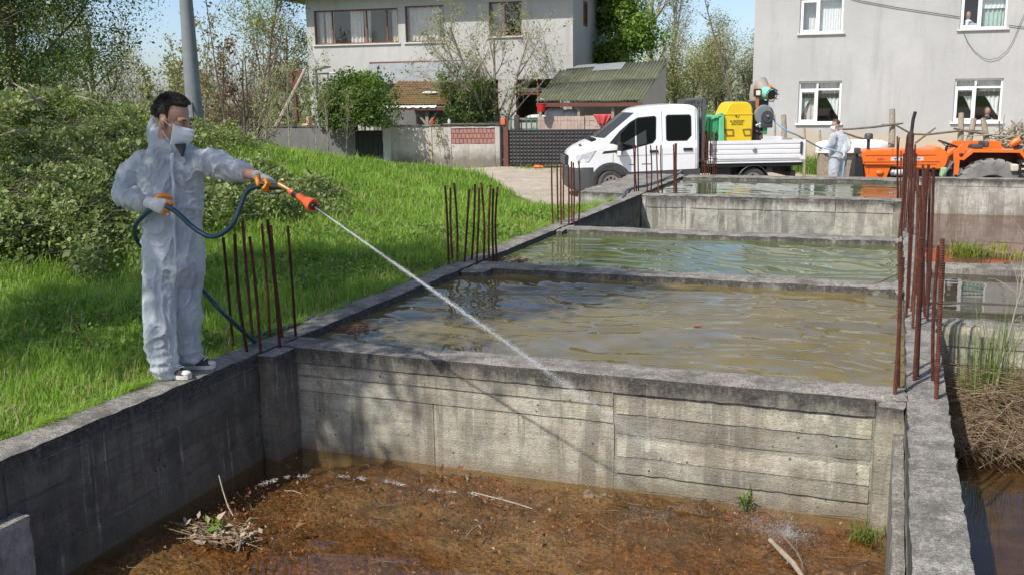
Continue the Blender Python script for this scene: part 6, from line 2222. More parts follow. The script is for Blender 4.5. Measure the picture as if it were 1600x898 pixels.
# pipes on the hood
p0_, p1_ = T3(690, 465), T3(690, 345)
MB().tube([(p0_[0], YC, p0_[1]-.05), (p1_[0], YC, p1_[1])], .035, 12).build('air_intake', MAT['black'], tr, True)
MB().lathe([(.001, -.005), (.09, 0), (.092, .09), (.07, .12), (.001, .13)], 18, Matrix.Translation((p1_[0], YC, T3(0, 352)[1]))).build('intake_cap', MAT['dkgrey'], tr, True)
m0, m1, m2, m3 = TT(1413, 268), TT(1414.5, 212), TT(1416, 206), TT(1418, 176)
b = MB(); b.tube([(m0[0], -.02, m0[1]-.15), (m0[0], -.02, m0[1]), (lerp(m0[0], m1[0], .5), -.02, lerp(m0[1], m1[1], .5)), (m1[0], -.02, m1[1]), (m2[0], -.02, m2[1])], [.06, .085, .09, .08, .04], 12)
b.build('silencer', paint('sooty_rust', (.045, .025, .02), .8, .3, 9), tr, True)
MB().tube([(m2[0], -.02, m2[1]), (lerp(m2[0], m3[0], .5), -.02, lerp(m2[1], m3[1], .6)), (m3[0]+.02, -.03, m3[1])], .036, 10).build('exhaust_pipe', MAT['black'], tr, True)
# steering wheel
c0 = T4(405, 388)
Ms = Matrix.Translation((c0[0], YC, c0[1])) @ Matrix.Rotation(R(21), 4, 'Y')
b = MB()
b.tube([Ms @ Vector((.21*math.cos(t), .21*math.sin(t), 0)) for t in np.linspace(0, 2*math.pi, 29)], .016, 6)
for k in range(3):
    t = 2.09*k+.4
    b.tube([Ms @ Vector((0, 0, -.06)), Ms @ Vector((.2*math.cos(t), .2*math.sin(t), 0))], .012, 5)
q = T4(380, 470); b.tube([Ms @ Vector((0, 0, -.04)), (q[0], YC, q[1]-.05)], .03, 8)
b.build('steering_wheel', MAT['black'], tr, True)
# dash panel, fenders, seat back
b = MB(); b.prism([T4(410, 460), T4(500, 372), T4(560, 372), T4(520, 470), T4(478, 545), T4(470, 700), T4(430, 700)], .0, .05)
b.prism([T4(440, 460), T4(500, 362), T4(985, 362), T4(1000, 425), T4(540, 425)], .72, .80)
b.build('platform_shield', MAT['orange'], tr)
q = T4(485, 488); MB().ell((q[0], -.02, q[1]), (.045, .03, .035), 8).build('knob', MAT['black'], tr, True)
for yy, yo in ((-.12, .30), (1.0, 1.42)):
    out = [T4(470, 540), T4(575, 432), T4(1065, 432), T4(1145, 545)]
    inn = [T4(500, 545), T4(592, 462), T4(1045, 462), T4(1110, 545)]
    b = MB()
    n_ = 4
    vs = [(x, y_, z) for y_ in (yy, yo) for x, z in out]+[(x, y_, z) for y_ in (yy, yo) for x, z in inn]
    b.add(vs, [(k, k+1, 5+k, 4+k) for k in range(3)]+[(8+k, 12+k, 13+k, 9+k) for k in range(3)]+[(k, 8+k, 9+k, k+1) for k in range(3)]+[(4+k, 5+k, 13+k, 12+k) for k in range(3)]+[(0, 4, 12, 8), (3, 11, 15, 7)])
    fd = b.build('fender', MAT['orange'], tr)
    b = MB(); b.prism([T4(486, 545), T4(580, 458), T4(1055, 458), T4(1125, 545), T4(1110, 640), T4(500, 640)], (yo-.03) if yy < 0 else yy+.01, yo if yy < 0 else yy+.04)
    b.build('fender_lining', paint('dark_red_inside', (.10, .022, .014), .7), fd)  # inner fender panel, coloured dark red
q = T4(735, 400)
b = MB(); b.bevbox(q[0]-.22, q[0]+.0, .2, .68, q[1]-.06, q[1]+.02, .03); b.bevbox(q[0]+.02, q[0]+.12, .2, .68, q[1]-.04, q[1]+.09, .04); b.build('seat', MAT['dkgrey'], tr)
q = T4(1025, 345)
o = MB().tube([(q[0]-.12, .0, q[1]-.08), (q[0]-.03, .0, q[1]-.02), (q[0]+.06, .0, q[1]+.03)], [.05, .085, .075], 14).build('rear_lamp', MAT['orange'], tr, True)
MB().bevbox(q[0]-.04, q[0]+.06, -.02, .06, q[1]-.2, q[1]-.07, .02).build('bracket', MAT['black'], o)
q = T4(1135, 490); MB().ell((q[0], -.1, q[1]), (.05, .04, .05), 8).build('tail_light', MAT['black'], tr, True)
# rear wheels with lugs
wc = TT(1534.5, 303)


def big_wheel(y, r, wd, rim_r, x, z, nl=22):
    root = bpy.data.objects.new('wheel', None); COL.objects.link(root); root.parent = tr; root.location = (x, y, z)
    h = wd/2
    b_ = MB().lathe([(rim_r, -h*.8), (rim_r+.03, -h), (r*.82, -h*1.05), (r*.93, -h*.92), (r*.955, -h*.5), (r*.96, 0), (r*.955, h*.5), (r*.93, h*.92), (r*.82, h*1.05), (rim_r+.03, h), (rim_r, h*.8)], 48, MY)
    b_.build('tyre', MAT['oldrubber'], root, True)
    for k in range(nl):
        for s_ in (-1, 1):
            a = 2*math.pi*(k+(.5 if s_ > 0 else 0))/nl
            pts, n2 = [], 5
            m_ = MB()
            for i in range(n2):
                t_ = i/(n2-1)
                aa = a-.16*t_
                yy = s_*(h*(.02+1.0*t_))
                rr_ = r*(1.0 if t_ < .8 else .975-.06*(t_-.8)/.2)
                for dr, da in ((-.06, -.045), (0, -.03), (0, .03), (-.06, .045)):
                    pts.append(((rr_+dr)*math.cos(aa+da), yy, (rr_+dr)*math.sin(aa+da)))
            m_.add(pts, [(4*i+j, 4*i+j+1, 4*i+5+j, 4*i+4+j) for i in range(n2-1) for j in range(3)]+[(0, 1, 2, 3), (4*n2-1, 4*n2-2, 4*n2-3, 4*n2-4)])
            m_.build('lug', MAT['oldrubber'], root)
    for s_ in (-1, 1):
        pass
    b_ = MB().lathe([(rim_r, -h*.85), (rim_r-.03, -h*.6), (rim_r-.06, -h*.1), (.1, 0), (.08, -.05), (.001, -.06)], 36, MY)
    b_.build('rim', MAT['orange'], root, True)
    return root


big_wheel(.02, .80, .34, .43, wc[0], wc[1])
bw2 = big_wheel(1.2, .80, .34, .43, wc[0], wc[1])
for yy in (.05, .82): wheel(tr, T3(790, 0)[0]+.05, yy, .34, .34, .2, .2, rim='orange')
b = MB(); b.tube([(wc[0], .0, wc[1]), (wc[0], 1.2, wc[1])], .08, 10); b.tube([(T3(790, 0)[0]+.05, .05, .34), (T3(790, 0)[0]+.05, .82, .34)], .05, 8); b.build('axle', MAT['black'], tr)
# black crates behind the tractor
ck = at(1607, 264, 21.2)
cr = thing('crate', 'black plastic crate hanging behind the big tractor wheel', 'crate', (ck[0], ck[1], ck[2]-.2), TRA)
b = MB()
for (z0_, z1_) in ((0, .05), (.12, .16), (.23, .27), (.34, .40)):
    b.box(-.25, .35, -.2, -.18, z0_, z1_).box(-.25, .35, .18, .2, z0_, z1_).box(-.25, -.23, -.18, .18, z0_, z1_).box(.33, .35, -.18, .18, z0_, z1_)
for x in (-.25, -.1, .05, .2, .33): b.box(x, x+.02, -.198, -.182, .04, .36).box(x, x+.02, .182, .198, .04, .36)
b.box(-.23, .33, -.18, .18, .0, .02)
b.build('body', MAT['black'], cr)
b = MB(); b.bevbox(-.42, -.27, -.22, .0, .16, .31, .03); b.build('white_rag', paint('cream_rag', (.60, .54, .40), .9), cr)
MB().tube([(-.1, -.16, -.45), (-.1, -.16, .0)], .03, 6).build('hanger', MAT['dkgrey'], cr)
MB().tube([(.28, .12, -.45), (.28, .12, .0)], .03, 6).build('hanger', MAT['dkgrey'], cr)

# ---- fence, brush, white trough along the plastered house -----------------------------------
FD = 29.5


def fz(px, py, d=FD): return at(px, py, d)


def fpost(label, pa, pb, r, d=FD):
    a, c = fz(*pa, d), fz(*pb, d)
    b_ = MB()
    mid = (a+c)/2+np.array([.02, 0, 0])
    b_.tube([c-(a-c)*.5/np.linalg.norm(a-c), c, mid, a], [r*1.15, r*1.1, r, r*.9], 8)
    return tag(b_.build('fence_post', MAT['wood'], None, True), label, 'post', 'wooden posts of the rough garden fence')


fpost('tall straight wooden post above the tractor hood', (1394, 171), (1392, 245), .09)
fpost('straight wooden post under the window with the woman', (1502, 177), (1498, 245), .085)
fpost('wooden post leaning away from the straight one under the window', (1522, 186), (1508, 240), .085)
fpost('wooden post leaning the other way under the window with the woman', (1536, 186), (1543, 240), .085)
fpost('short dark post beside the bed of the pickup', (1224.5, 180), (1224, 225), .075, 28.5)
fpost('thin stake at the tail of the pickup', (1257, 200), (1257, 266), .03, 28.0)
fpost('thin stake between the pickup and the second worker', (1281, 204), (1280, 250), .035, 28.6)
fpost('thin brown stake behind the blower', (1210, 180), (1210, 225), .03, 28.9)


def rail(label, pts, r):
    return tag(MB().tube([fz(px, py, FD-.15) for px, py in pts], r, 6).build('fence_rail', MAT['bark'], None, True), label, 'rail', 'branch rails of the rough garden fence')


rail('upper branch rail running to the tall wooden post', [(1300, 203), (1330, 202), (1365, 199), (1395, 195), (1411, 193)], [.03, .03, .034, .04, .025])
rail('lower branch rail crossing the tall wooden post', [(1310, 205), (1340, 215), (1370, 222), (1398, 226)], [.03, .035, .035, .03])
rail('branch rail from the tall post to the leaning posts', [(1378, 195), (1400, 196), (1425, 210), (1450, 210.5), (1480, 207), (1510, 204), (1536, 205)], [.02, .03, .034, .034, .034, .03, .02])
rail('branch rail sloping down past the leaning posts to the brushwood', [(1490, 201), (1515, 206), (1540, 210), (1570, 216), (1600, 220)], [.03, .04, .04, .04, .03])
rail('forked dead branch sticking up behind the tractor hood', [(1430, 224), (1446, 212), (1462, 200)], [.03, .03, .022])
rng_ = np.random.default_rng(55)
bp = thing('brushwood_pile', 'pile of grey cut brushwood at the fence end behind the tractor', 'woodpile', tuple(fz(1592, 245, 28.5)))
ls = []
for i in range(240):
    c = np.array([rng_.normal(.1, .42), rng_.normal(0, .3), rng_.uniform(0, .75)])
    d = unit(rng_.normal(size=3)*np.array([1, .7, .7]))
    L = rng_.uniform(.4, 1.1)
    ls.append((np.array([c-d*L/2, c+rng_.normal(0, .03, 3), c+d*L/2]), .022, .012))
V1, F1 = tubes_np(ls, 4)
tag(link_mesh('sticks', np_mesh('sticks', V1, F1), bp, MAT['bark_pale']), kind='stuff')
for i in range(4):
    c = np.array([-.25+.17*i, -.2, .55+.05*(i % 2)])
    MB().tube([c, c+np.array([.04, .0, .38])], [.07, .065], 8).build('log', MAT['wood'], bp, True)
tq = at(1330, 240, 28.3)
b = MB()
prs = []
for i in range(11):
    t_ = i/10
    x = -1.0+2.0*t_
    s_ = math.sqrt(max(0, 1-(2*t_-1)**4))*.9+.1
    prs.append([(x, .33*s_*math.cos(a), .03+.36*max(0, math.sin(a))**.7*(.75+.25*s_)) for a in np.linspace(0, math.pi, 13)])
b.add([p for r_ in prs for p in r_], [(i*13+k, i*13+k+1, i*13+14+k, i*13+13+k) for i in range(10) for k in range(12)]+[tuple(range(12, -1, -1)), tuple(range(130, 143))])
o = b.build('white_trough', paint('chalky_white_plastic', (.72, .70, .66), .6, .08, 3, .2), None, True, (tq[0], tq[1], tq[2]))
o.rotation_euler = (0, 0, YAW-.1)
tag(o, 'upturned white plastic trough lying behind the second worker', 'trough')
b = MB()
for k in range(3): b.bevbox(-.9+.75*k, -.6+.75*k, -.2, .2, -.8-(tq[2]-.05+.0), 0.0, .02)
b.build('support', MAT['wood'], o)

# ================================================================== people
def fabric_mat(name, col, see=.12, fold=1.):
    t = NT(name)
    c = np.array(col)
    cr_ = t.noise(9, 6, .62, None, 1.6, 'RIDGED_MULTIFRACTAL')
    fine = t.noise(30, 5, .6, None, 1.2, 'RIDGED_MULTIFRACTAL')
    k = t.ramp(t.noise(5, 5, .6), [(.3, tuple(c*.92)), (.7, tuple(np.minimum(c*1.04, .95)))])
    t.set(col=k, rough=.75, spec=.25, sheen=.1)
    tr = t.n('ShaderNodeBsdfTranslucent')
    t.link(k, tr.inputs[0])
    m1 = t.n('ShaderNodeMixShader')
    m1.inputs[0].default_value = .22
    t.t.links.new(t.b.outputs[0], m1.inputs[1])
    t.t.links.new(tr.outputs[0], m1.inputs[2])
    tp_ = t.n('ShaderNodeBsdfTransparent')
    m2 = t.n('ShaderNodeMixShader')
    f = t.math('MULTIPLY', t.ramp(t.noise(3.5, 3, .5), [(.35, see*.7), (.62, see*1.7)]), t.ramp(cr_, [(.25, 1.), (.75, .25)]))
    t.link(f, m2.inputs[0])
    t.t.links.new(m1.outputs[0], m2.inputs[1])
    t.t.links.new(tp_.outputs[0], m2.inputs[2])
    t.t.links.new(m2.outputs[0], t.out.inputs[0])
    h = t.math('ADD', t.math('MULTIPLY', cr_, .75), t.math('MULTIPLY', fine, .3))
    bm_ = t.bump(h, .55*fold, .012)
    t.t.links.new(bm_, tr.inputs['Normal'])
    return t.mat


MAT.update(
    coverall=fabric_mat('white_coverall', (.66, .71, .76), .25, 1.5),
    skin=paint('skin', (.42, .235, .165), .5, .1, 20, .1, spec=.4),
    hair=paint('dark_hair', (.018, .014, .012), .6, .4, 60, .6, bscale=120),
    brownhair=paint('brown_hair', (.075, .048, .032), .6, .4, 60, .6, bscale=120),
    shirt=paint('dark_shirt', (.035, .038, .045), .9, .2, 8),
    jeans=paint('dark_jeans', (.06, .075, .10), .9, .2, 8),
    mask=paint('pale_mask', (.66, .68, .70), .8, .04, 20),
    glove=paint('grey_knit_glove', (.58, .58, .56), .95, .12, 40, .4, bscale=220),
    glove_palm=paint('orange_rubber_palm', (.74, .25, .02), .6, .12, 30, .2),
    sole=paint('cream_rubber_sole', (.60, .58, .52), .7, .08, 20),
    canvas=paint('dark_brown_canvas', (.05, .043, .042), .9, .2, 50),
    lace=paint('white_lace', (.70, .70, .68), .8),
    hose=paint('blue_green_hose', (.012, .050, .085), .35, .15, 9, coat=.2),
    brass=paint('brass', (.36, .25, .11), .45, .2, 12, metal=.7),
    nozzle_orange=paint('orange_nozzle', (.78, .12, .03), .35, .06, 10),
)


def ring_pts(c, S, F, a, b_, n=20, p=2.3):
    out = []
    for k in range(n):
        t = 2*math.pi*k/n
        ct, st = math.cos(t), math.sin(t)
        out.append(c+S*a*math.copysign(abs(ct)**(2/p), ct)+F*b_*math.copysign(abs(st)**(2/p), st))
    return out


def loft(mb, rings):
    n = len(rings[0])
    fs = [(i*n+k, i*n+(k+1) % n, (i+1)*n+(k+1) % n, (i+1)*n+k) for i in range(len(rings)-1) for k in range(n)]
    fs += [tuple(range(n-1, -1, -1)), tuple(range((len(rings)-1)*n, len(rings)*n))]
    mb.add([p for r_ in rings for p in r_], fs)


def limb(mb, pts, rad, n=16):
    """smooth tapered limb through the joints, round ends"""
    P = [np.array(p, float) for p in pts]
    d0, d1 = unit(P[1]-P[0]), unit(P[-1]-P[-2])
    pts2, r2 = [P[0]-d0*rad[0]*.8, P[0]-d0*rad[0]*.5], [rad[0]*.55, rad[0]*.87]
    for i in range(len(P)-1):
        m_ = 5
        for j in range(m_):
            t_ = j/m_
            pts2.append(P[i]*(1-t_)+P[i+1]*t_)
            r2.append(rad[i]*(1-t_)+rad[i+1]*t_)
    pts2 += [P[-1], P[-1]+d1*rad[-1]*.5, P[-1]+d1*rad[-1]*.8]
    r2 += [rad[-1], rad[-1]*.87, rad[-1]*.55]
    # soften the bends
    A = np.array(pts2)
    for _ in range(2):
        B = A.copy()
        B[2:-2] = A[2:-2]*.5+(A[1:-3]+A[3:-1])*.25
        A = B
    mb.tube(list(A), r2, n)


def remesh(name, mb, voxel, smooth, mat, parent, origin, wrinkle=None):
    me_ = bpy.data.meshes.new(name)
    me_.from_pydata(mb.v, [], mb.f)
    bm = bmesh.new(); bm.from_mesh(me_); bmesh.ops.recalc_face_normals(bm, faces=bm.faces); bm.to_mesh(me_); bm.free()
    o = bpy.data.objects.new('tmp', me_)
    COL.objects.link(o)
    md = o.modifiers.new('r', 'REMESH'); md.mode = 'VOXEL'; md.voxel_size = voxel
    ms = o.modifiers.new('s', 'SMOOTH'); ms.iterations = smooth; ms.factor = .5
    dg_ = bpy.context.evaluated_depsgraph_get()
    nm = bpy.data.meshes.new_from_object(o.evaluated_get(dg_))
    bpy.data.objects.remove(o)
    nm.name = name
    n = len(nm.vertices)
    V = np.empty(n*3, np.float32); nm.vertices.foreach_get('co', V); V = V.reshape(-1, 3)
    N = np.empty(n*3, np.float32); nm.vertices.foreach_get('normal', N); N = N.reshape(-1, 3)
    if wrinkle:
        V = V+N*np.array([wrinkle(Vector(p), Vector(q)) for p, q in zip(V, N)])[:, None]
    V = V-np.asarray(origin, np.float32)
    nm.vertices.foreach_set('co', V.astype(np.float32).ravel())
    nm.update()
    return link_mesh(name, nm, parent, mat, True)


def hand(par, wrist, fd, pn, side, s=1., curl=.9, thumb=.7, names=('glove', 'glove_palm')):
    """gloved hand: fd finger direction, pn palm normal, side: which way the thumb leaves"""
    fd = unit(np.array(fd, float)); pn = np.array(pn, float); pn = unit(pn-fd*(pn@fd)); sd = np.cross(fd, pn)*side
    o_ = np.array(par.location)
    W = np.array(wrist, float)-o_
    b_ = MB()
    rings = []
    for t_, a, d in ((-.035, .036, .030), (0, .034, .026), (.025, .040, .026), (.06, .046, .026), (.088, .044, .022), (.096, .034, .014)):
        rings.append(ring_pts(W+fd*t_*s, sd, pn, a*s, d*s, 14))
    loft(b_, rings)
    back = b_.build(names[0], MAT['glove'], par, True)
    b_ = MB()
    for k, (off, L, r_) in enumerate(((.034, .074, .0115), (.012, .084, .012), (-.011, .078, .0115), (-.033, .062, .0105))):
        p = W+(fd*.083+sd*off)*s
        d = fd.copy()
        pts = [p-fd*.02*s, p]
        for j, f_ in enumerate((.42, .32, .26)):
            a = curl*(.75, 1.05, .75)[j]*(1+.10*k)
            # bend towards the palm
            ax = pn
            d = unit(d*math.cos(a)+ax*math.sin(a))
            pn2 = ax
            pts.append(pts[-1]+d*L*f_*s)
            # rotate the bending axis with the finger
            pn = unit(ax-d*(ax@d)) if abs(ax@d) < .98 else -fd
        b_.tube(pts+[pts[-1]+d*.006*s], [r_*s*1.05, r_*s*1.08, r_*s, r_*s*.95, r_*s*.86, r_*s*.4], 9)
        pn = np.array(unit(np.cross(sd*side, fd)))
    p = W+(fd*.02+sd*.036)*s
    d = unit(fd*.62+sd*.75+pn*.25)
    q1 = p+d*.040*s
    d2 = unit(fd*.9+sd*.15+pn*thumb)
    q2 = q1+d2*.030*s
    d3 = unit(fd*.7-sd*.15+pn*(thumb+.3))
    b_.tube([p-d*.015*s, p+d*.008*s, q1, q2, q2+d3*.022*s, q2+d3*.029*s], [.015*s, .0165*s, .0145*s, .013*s, .011*s, .005*s], 9)
    b_.build('glove_fingers', MAT[names[1]], par, True)
    return back


def worker(label, J, sc_, F, Fh, head_s, lod, hairmat, group=None, hood=True):
    """J: joints in world space. F body front, Fh head front"""
    Z3 = np.array([0, 0, 1.])
    F = unit(np.array([F[0], F[1], 0])); S = np.cross(Z3, F)        # S: the wearer's left
    origin = np.array([(J['heel_r'][0]+J['heel_l'][0])/2, (J['heel_r'][1]+J['heel_l'][1])/2, J['ground']])
    vox = .0075 if lod == 0 else .022
    # --- body: one skin
    Fh = unit(np.array(Fh, float)); Xh = unit(np.cross(Z3, Fh)); Uh = np.cross(Fh, Xh)
    Fh, Xh = np.cross(Xh, Uh), Xh
    hm = Matrix(((Xh[0], Fh[0], Uh[0], J['head'][0]), (Xh[1], Fh[1], Uh[1], J['head'][1]), (Xh[2], Fh[2], Uh[2], J['head'][2]), (0, 0, 0, 1))) @ Matrix.Scale(head_s, 4)
    b_ = MB()
    b_.ell((0, -.012, .035), (.080, .102, .098), 14, hm)
    b_.ell((0, .030, -.045), (.064, .072, .088), 12, hm)
    b_.ell((0, .058, -.110), (.036, .036, .030), 10, hm)
    b_.ell((0, .080, .012), (.056, .024, .016), 10, hm)
    b_.ell((0, .108, -.040), (.013, .024, .020), 8, hm)
    b_.ell((0, .098, -.020), (.010, .018, .030), 8, hm)
    for sx in (-1, 1):
        b_.ell((sx*.080, -.008, -.028), (.011, .021, .034), 8, hm)
        b_.ell((sx*.040, .064, -.045), (.022, .022, .020), 8, hm)
    nb = J['neck']
    limb(b_, [nb-Z3*.05, nb+Z3*.02, np.array(hm @ Vector((0, -.02, -.06)))], [.07*sc_, .062*sc_, .058*head_s])
    tr_ = [(J['neck']-Z3*.03*sc_, .08, .075), (J['chest'], .155, .105), (J['waist'], .14, .10), (J['pelvis'], .145, .11)]
    loft(b_, [ring_pts(c, S, F, a*sc_, d*sc_) for c, a, d in tr_])
    for q in ('r', 'l'):
        limb(b_, [J['sh_'+q], J['el_'+q], J['wr_'+q]], [.05*sc_, .042*sc_, .030*sc_])
        limb(b_, [J['hip_'+q], J['kn_'+q], J['an_'+q]], [.075*sc_, .055*sc_, .04*sc_])
    person = remesh('person', b_, vox*.85, 3, MAT['skin'], None, origin)
    person.location = tuple(origin)
    tag(person, label, 'person', group)
    # dark clothes under the thin suit, as parts of the body mesh
    me_ = person.data
    me_.materials.append(MAT['shirt']); me_.materials.append(MAT['jeans'])
    zn, zw = J['neck'][2]-.035*sc_-origin[2], J['waist'][2]-origin[2]
    wr = [J['wr_r']-origin, J['wr_l']-origin]
    for p in me_.polygons:
        c = np.array(p.center)
        if min(np.linalg.norm(c-wr[0]), np.linalg.norm(c-wr[1])) < .17*sc_: continue
        if c[2] < zn: p.material_index = 1 if c[2] > zw else 2
    # --- coverall
    b_ = MB()
    loft(b_, [ring_pts(c, S, F, a, d, 24, p_) for c, a, d, p_ in J['suit']])
    for q in ('r', 'l'):
        limb(b_, J['sleeve_'+q], J['sleeve_rad_'+q], 18)
        limb(b_, J['trouser_'+q], J['trouser_rad_'+q], 20)
    if hood:
        for c, r_ in J['hood']: b_.ell(c, r_, 10)

    def wr_fn(p, n):
        q = Vector((p.x*5.5, p.y*5.5, p.z*3.2))
        wv = noise.noise_vector(q*.7)*1.1
        a = 1-abs(noise.noise(q+wv))*2
        q2 = Vector((p.x*13, p.y*13, p.z*8))+wv*2
        c = 1-abs(noise.noise(q2))*2
        lowz = max(0, 1-(p.z-origin[2])/.25)
        cuf = lowz*math.sin((p.z-origin[2])*95+3*noise.noise(q))*.006
        q3 = Vector((p.x*24, p.y*24, p.z*15))+wv*3
        e = 1-abs(noise.noise(q3))*2
        return ((a*a*a if a > 0 else 0)*.019+(c if c > 0 else 0)**5*.009+(e if e > 0 else 0)**5*.004-.006+cuf)*sc_
    suit = remesh('coverall', b_, vox, 2, MAT['coverall'], person, origin, wr_fn)
    # zip placket
    if lod == 0:
        c0, c1 = J['chest'], J['pelvis']
        zz = np.linspace(J['chest'][2]+.1, J['pelvis'][2]-.02, 14)
        b_ = MB()
        pts = []
        for z in zz:
            t_ = np.clip((J['chest'][2]-z)/(J['chest'][2]-J['pelvis'][2]), 0, 1)
            c = J['chest']*(1-t_)+J['pelvis']*t_
            pts.append(np.array([c[0], c[1], z])+F*(.158+.012*math.sin(z*22))+S*(.004*math.sin(z*31))-origin)
        b_.tube(pts, .011, 6)
        b_.build('zip_flap', MAT['coverall'], person, True)
    # --- hair
    b_ = MB()
    n_ = 40 if lod == 0 else 12
    vs, fs = [], []
    for i in range(n_+1):
        ph = math.pi*i/n_
        for k in range(2*n_):
            t_ = math.pi*k/n_
            d = np.array([math.sin(ph)*math.cos(t_), math.sin(ph)*math.sin(t_), math.cos(ph)])
            face = np.clip((d[1]-.30)/.25, 0, 1)*np.clip((.56-d[2])/.16, 0, 1)
            low = np.clip((-.52-d[2]-.25*min(0, d[1]))/.2, 0, 1)
            ear = np.clip((.22-abs(d[1]-.02))/.1, 0, 1)*np.clip((-.12-d[2])/.12, 0, 1)
            k_ = 1-.30*max(face, low, ear)
            bump_ = .05*noise.noise(Vector(d*4.5))+.05*noise.noise(Vector((d[0]*26, d[1]*9, d[2]*9)))+.03*noise.noise(Vector(d*30))
            top_ = .05*max(0, d[2])**2*np.clip(d[1]+.55, 0, 1)+.16*max(0, d[1])**2*np.clip((d[2]-.15)/.3, 0, 1)*np.clip((.95-d[2])/.3, 0, 1)
            vs.append(hm @ Vector(tuple((np.array([0, -.014, .042])+d*np.array([.085, .110, .100])*(k_+bump_+top_)))))
    q = 2*n_
    for i in range(n_):
        for k in range(q): fs.append((i*q+k, (i+1)*q+k, (i+1)*q+(k+1) % q, i*q+(k+1) % q))
    b_.add([np.array(v)-origin for v in vs], fs)
    hair_o = b_.build('hair', MAT[hairmat], person, True)
    if lod == 0:   # strands that break the outline
        rgh = np.random.default_rng(3)
        ls_ = []
        while len(ls_) < 2600:
            d = unit(rgh.normal(size=3))
            if d[2] < -.30 or (d[1] > .32 and d[2] < .50) or (abs(d[1]-.02) < .2 and d[2] < -.05): continue
            if d[2] < .0 and d[1] > -.1: continue
            q0 = np.array([0, -.014, .042])+d*np.array([.085, .110, .100])*(.99+.05*max(0, d[2])**2+.14*max(0, d[1])**2*np.clip((d[2]-.15)/.3, 0, 1))
            g_ = unit(d*.45+np.array([.25*rgh.normal(), .75 if d[2] > .2 else .1, -.35 if d[2] < .3 else .12])+rgh.normal(0, .18, 3))
            L_ = rgh.uniform(.010, .020)
            q1 = q0+g_*L_*.5+d*.003
            q2 = q0+g_*L_
            ls_.append((np.array([np.array(hm @ Vector(tuple(p)))-origin for p in (q0, q1, q2)]), .0016, .0005))
        V_, F_ = tubes_np(ls_, 3)
        tag(link_mesh('hair_strands', np_mesh('hair_strands', V_, F_), hair_o, MAT[hairmat], True), kind='stuff')
    # --- eyes and brows
    for sx in (-1, 1):
        b_ = MB(); b_.ell((sx*.032, .094, -.008), (.012, .008, .0065), 8, hm); b_.v = [tuple(np.array(v)-origin) for v in b_.v]
        b_.build('eye', paint('eye', (.10, .08, .07), .2, .2, 60) if sx < 0 else bpy.data.materials['eye'], person, True)
        b_ = MB(); b_.ell((sx*.033, .101, .016), (.019, .006, .0042), 8, hm); b_.v = [tuple(np.array(v)-origin) for v in b_.v]
        b_.build('eyebrow', MAT[hairmat], person, True)
    # --- mask with pleats and ear loops
    b_ = MB()
    nu, nv = 20, 12
    vs = []
    for j in range(nv+1):
        v = j/nv
        z = -.026-.118*v
        for i in range(nu+1):
            u = -1+2*i/nu
            th_ = u*1.18
            bulge = math.sin(v*math.pi)**.6
            rx, ry = .068+.012*bulge, .098+.024*bulge+.022*math.exp(-(u/.35)**2)*(1-v)**.6-.030*v**1.5
            pl = .0028*math.sin(v*24)*(1-abs(u)**3)
            vs.append(np.array(hm @ Vector((rx*math.sin(th_)*1.02, .012+(ry+pl)*math.cos(th_)*1.0, z+.012*abs(u)**2*(1-2*v))))-origin)
    b_.add(vs, [(j*(nu+1)+i, j*(nu+1)+i+1, (j+1)*(nu+1)+i+1, (j+1)*(nu+1)+i) for j in range(nv) for i in range(nu)])
    mk = b_.build('face_mask', MAT['mask'], person, True)
    so2 = mk.modifiers.new('s', 'SOLIDIFY'); so2.thickness = .003
    b_ = MB()
    for sx in (-1, 1):
        e0, e1, e2, e3 = [np.array(hm @ Vector(p))-origin for p in ((sx*.068, .045, -.028), (sx*.083, -.004, .004), (sx*.084, -.026, -.03), (sx*.066, .04, -.115))]
        b_.tube([e0, (e0+e1)/2+np.array(hm.to_3x3() @ Vector((sx*.006, 0, 0))), e1, e2, (e2+e3)/2+np.array(hm.to_3x3() @ Vector((sx*.006, 0, 0))), e3], .0022*head_s, 5)
    b_.build('ear_loop', MAT['mask'], person, True)
    # --- shoes
    for q in ('r', 'l'):
        H, T = J['heel_'+q], J['toe_'+q]
        H = np.array([H[0], H[1], J['ground']]); T = np.array([T[0], T[1], J['ground']])
        d = unit(T-H); L = np.linalg.norm(T-H); sd = np.cross(Z3, d)

        def sec(t_, a, z0_, z1_, top=.8): return [H-origin+d*L*t_+sd*x*a+Z3*z for x, z in ((-1, z0_), (1, z0_), (1.02, lerp(z0_, z1_, .55)), (top, z1_), (-top, z1_), (-1.02, lerp(z0_, z1_, .55)))]
        st_ = ((-.02, .026), (.06, .035), (.3, .037), (.55, .043), (.78, .046), (.92, .037), (1.0, .018))
        b_ = MB(); loft(b_, [sec(t_, a*1.06*sc_, .003, .030*sc_, 1.) for t_, a in st_])
        sh_ = b_.build('shoe', MAT['sole'], person, True)
        b_ = MB(); loft(b_, [sec(t_, a*sc_, .022*sc_, h_*sc_, .62) for (t_, a), h_ in zip(st_[:-1], (.085, .10, .105, .080, .056, .044))])
        b_.build('shoe_upper', MAT['canvas'], sh_, True)
        b_ = MB(); b_.ell(H-origin+d*L*.87+Z3*.034*sc_, (.038*sc_, .038*sc_, .020*sc_), 10); b_.build('toe_cap', MAT['sole'], sh_, True)
        if lod == 0:
            b_ = MB()
            for i in range(6):
                t_ = .36+.075*i
                z = lerp(.112, .072, (t_-.36)/.4)*sc_
                w_ = .024*sc_
                c = H-origin+d*L*t_+Z3*z
                b_.tube([c-sd*w_-Z3*.012, c-sd*w_*.5+d*.006, c+d*.012+sd*w_*.5, c+sd*w_+d*.01-Z3*.012], .0042, 5)
            b_.build('laces', MAT['lace'], sh_, True)
    return person, origin


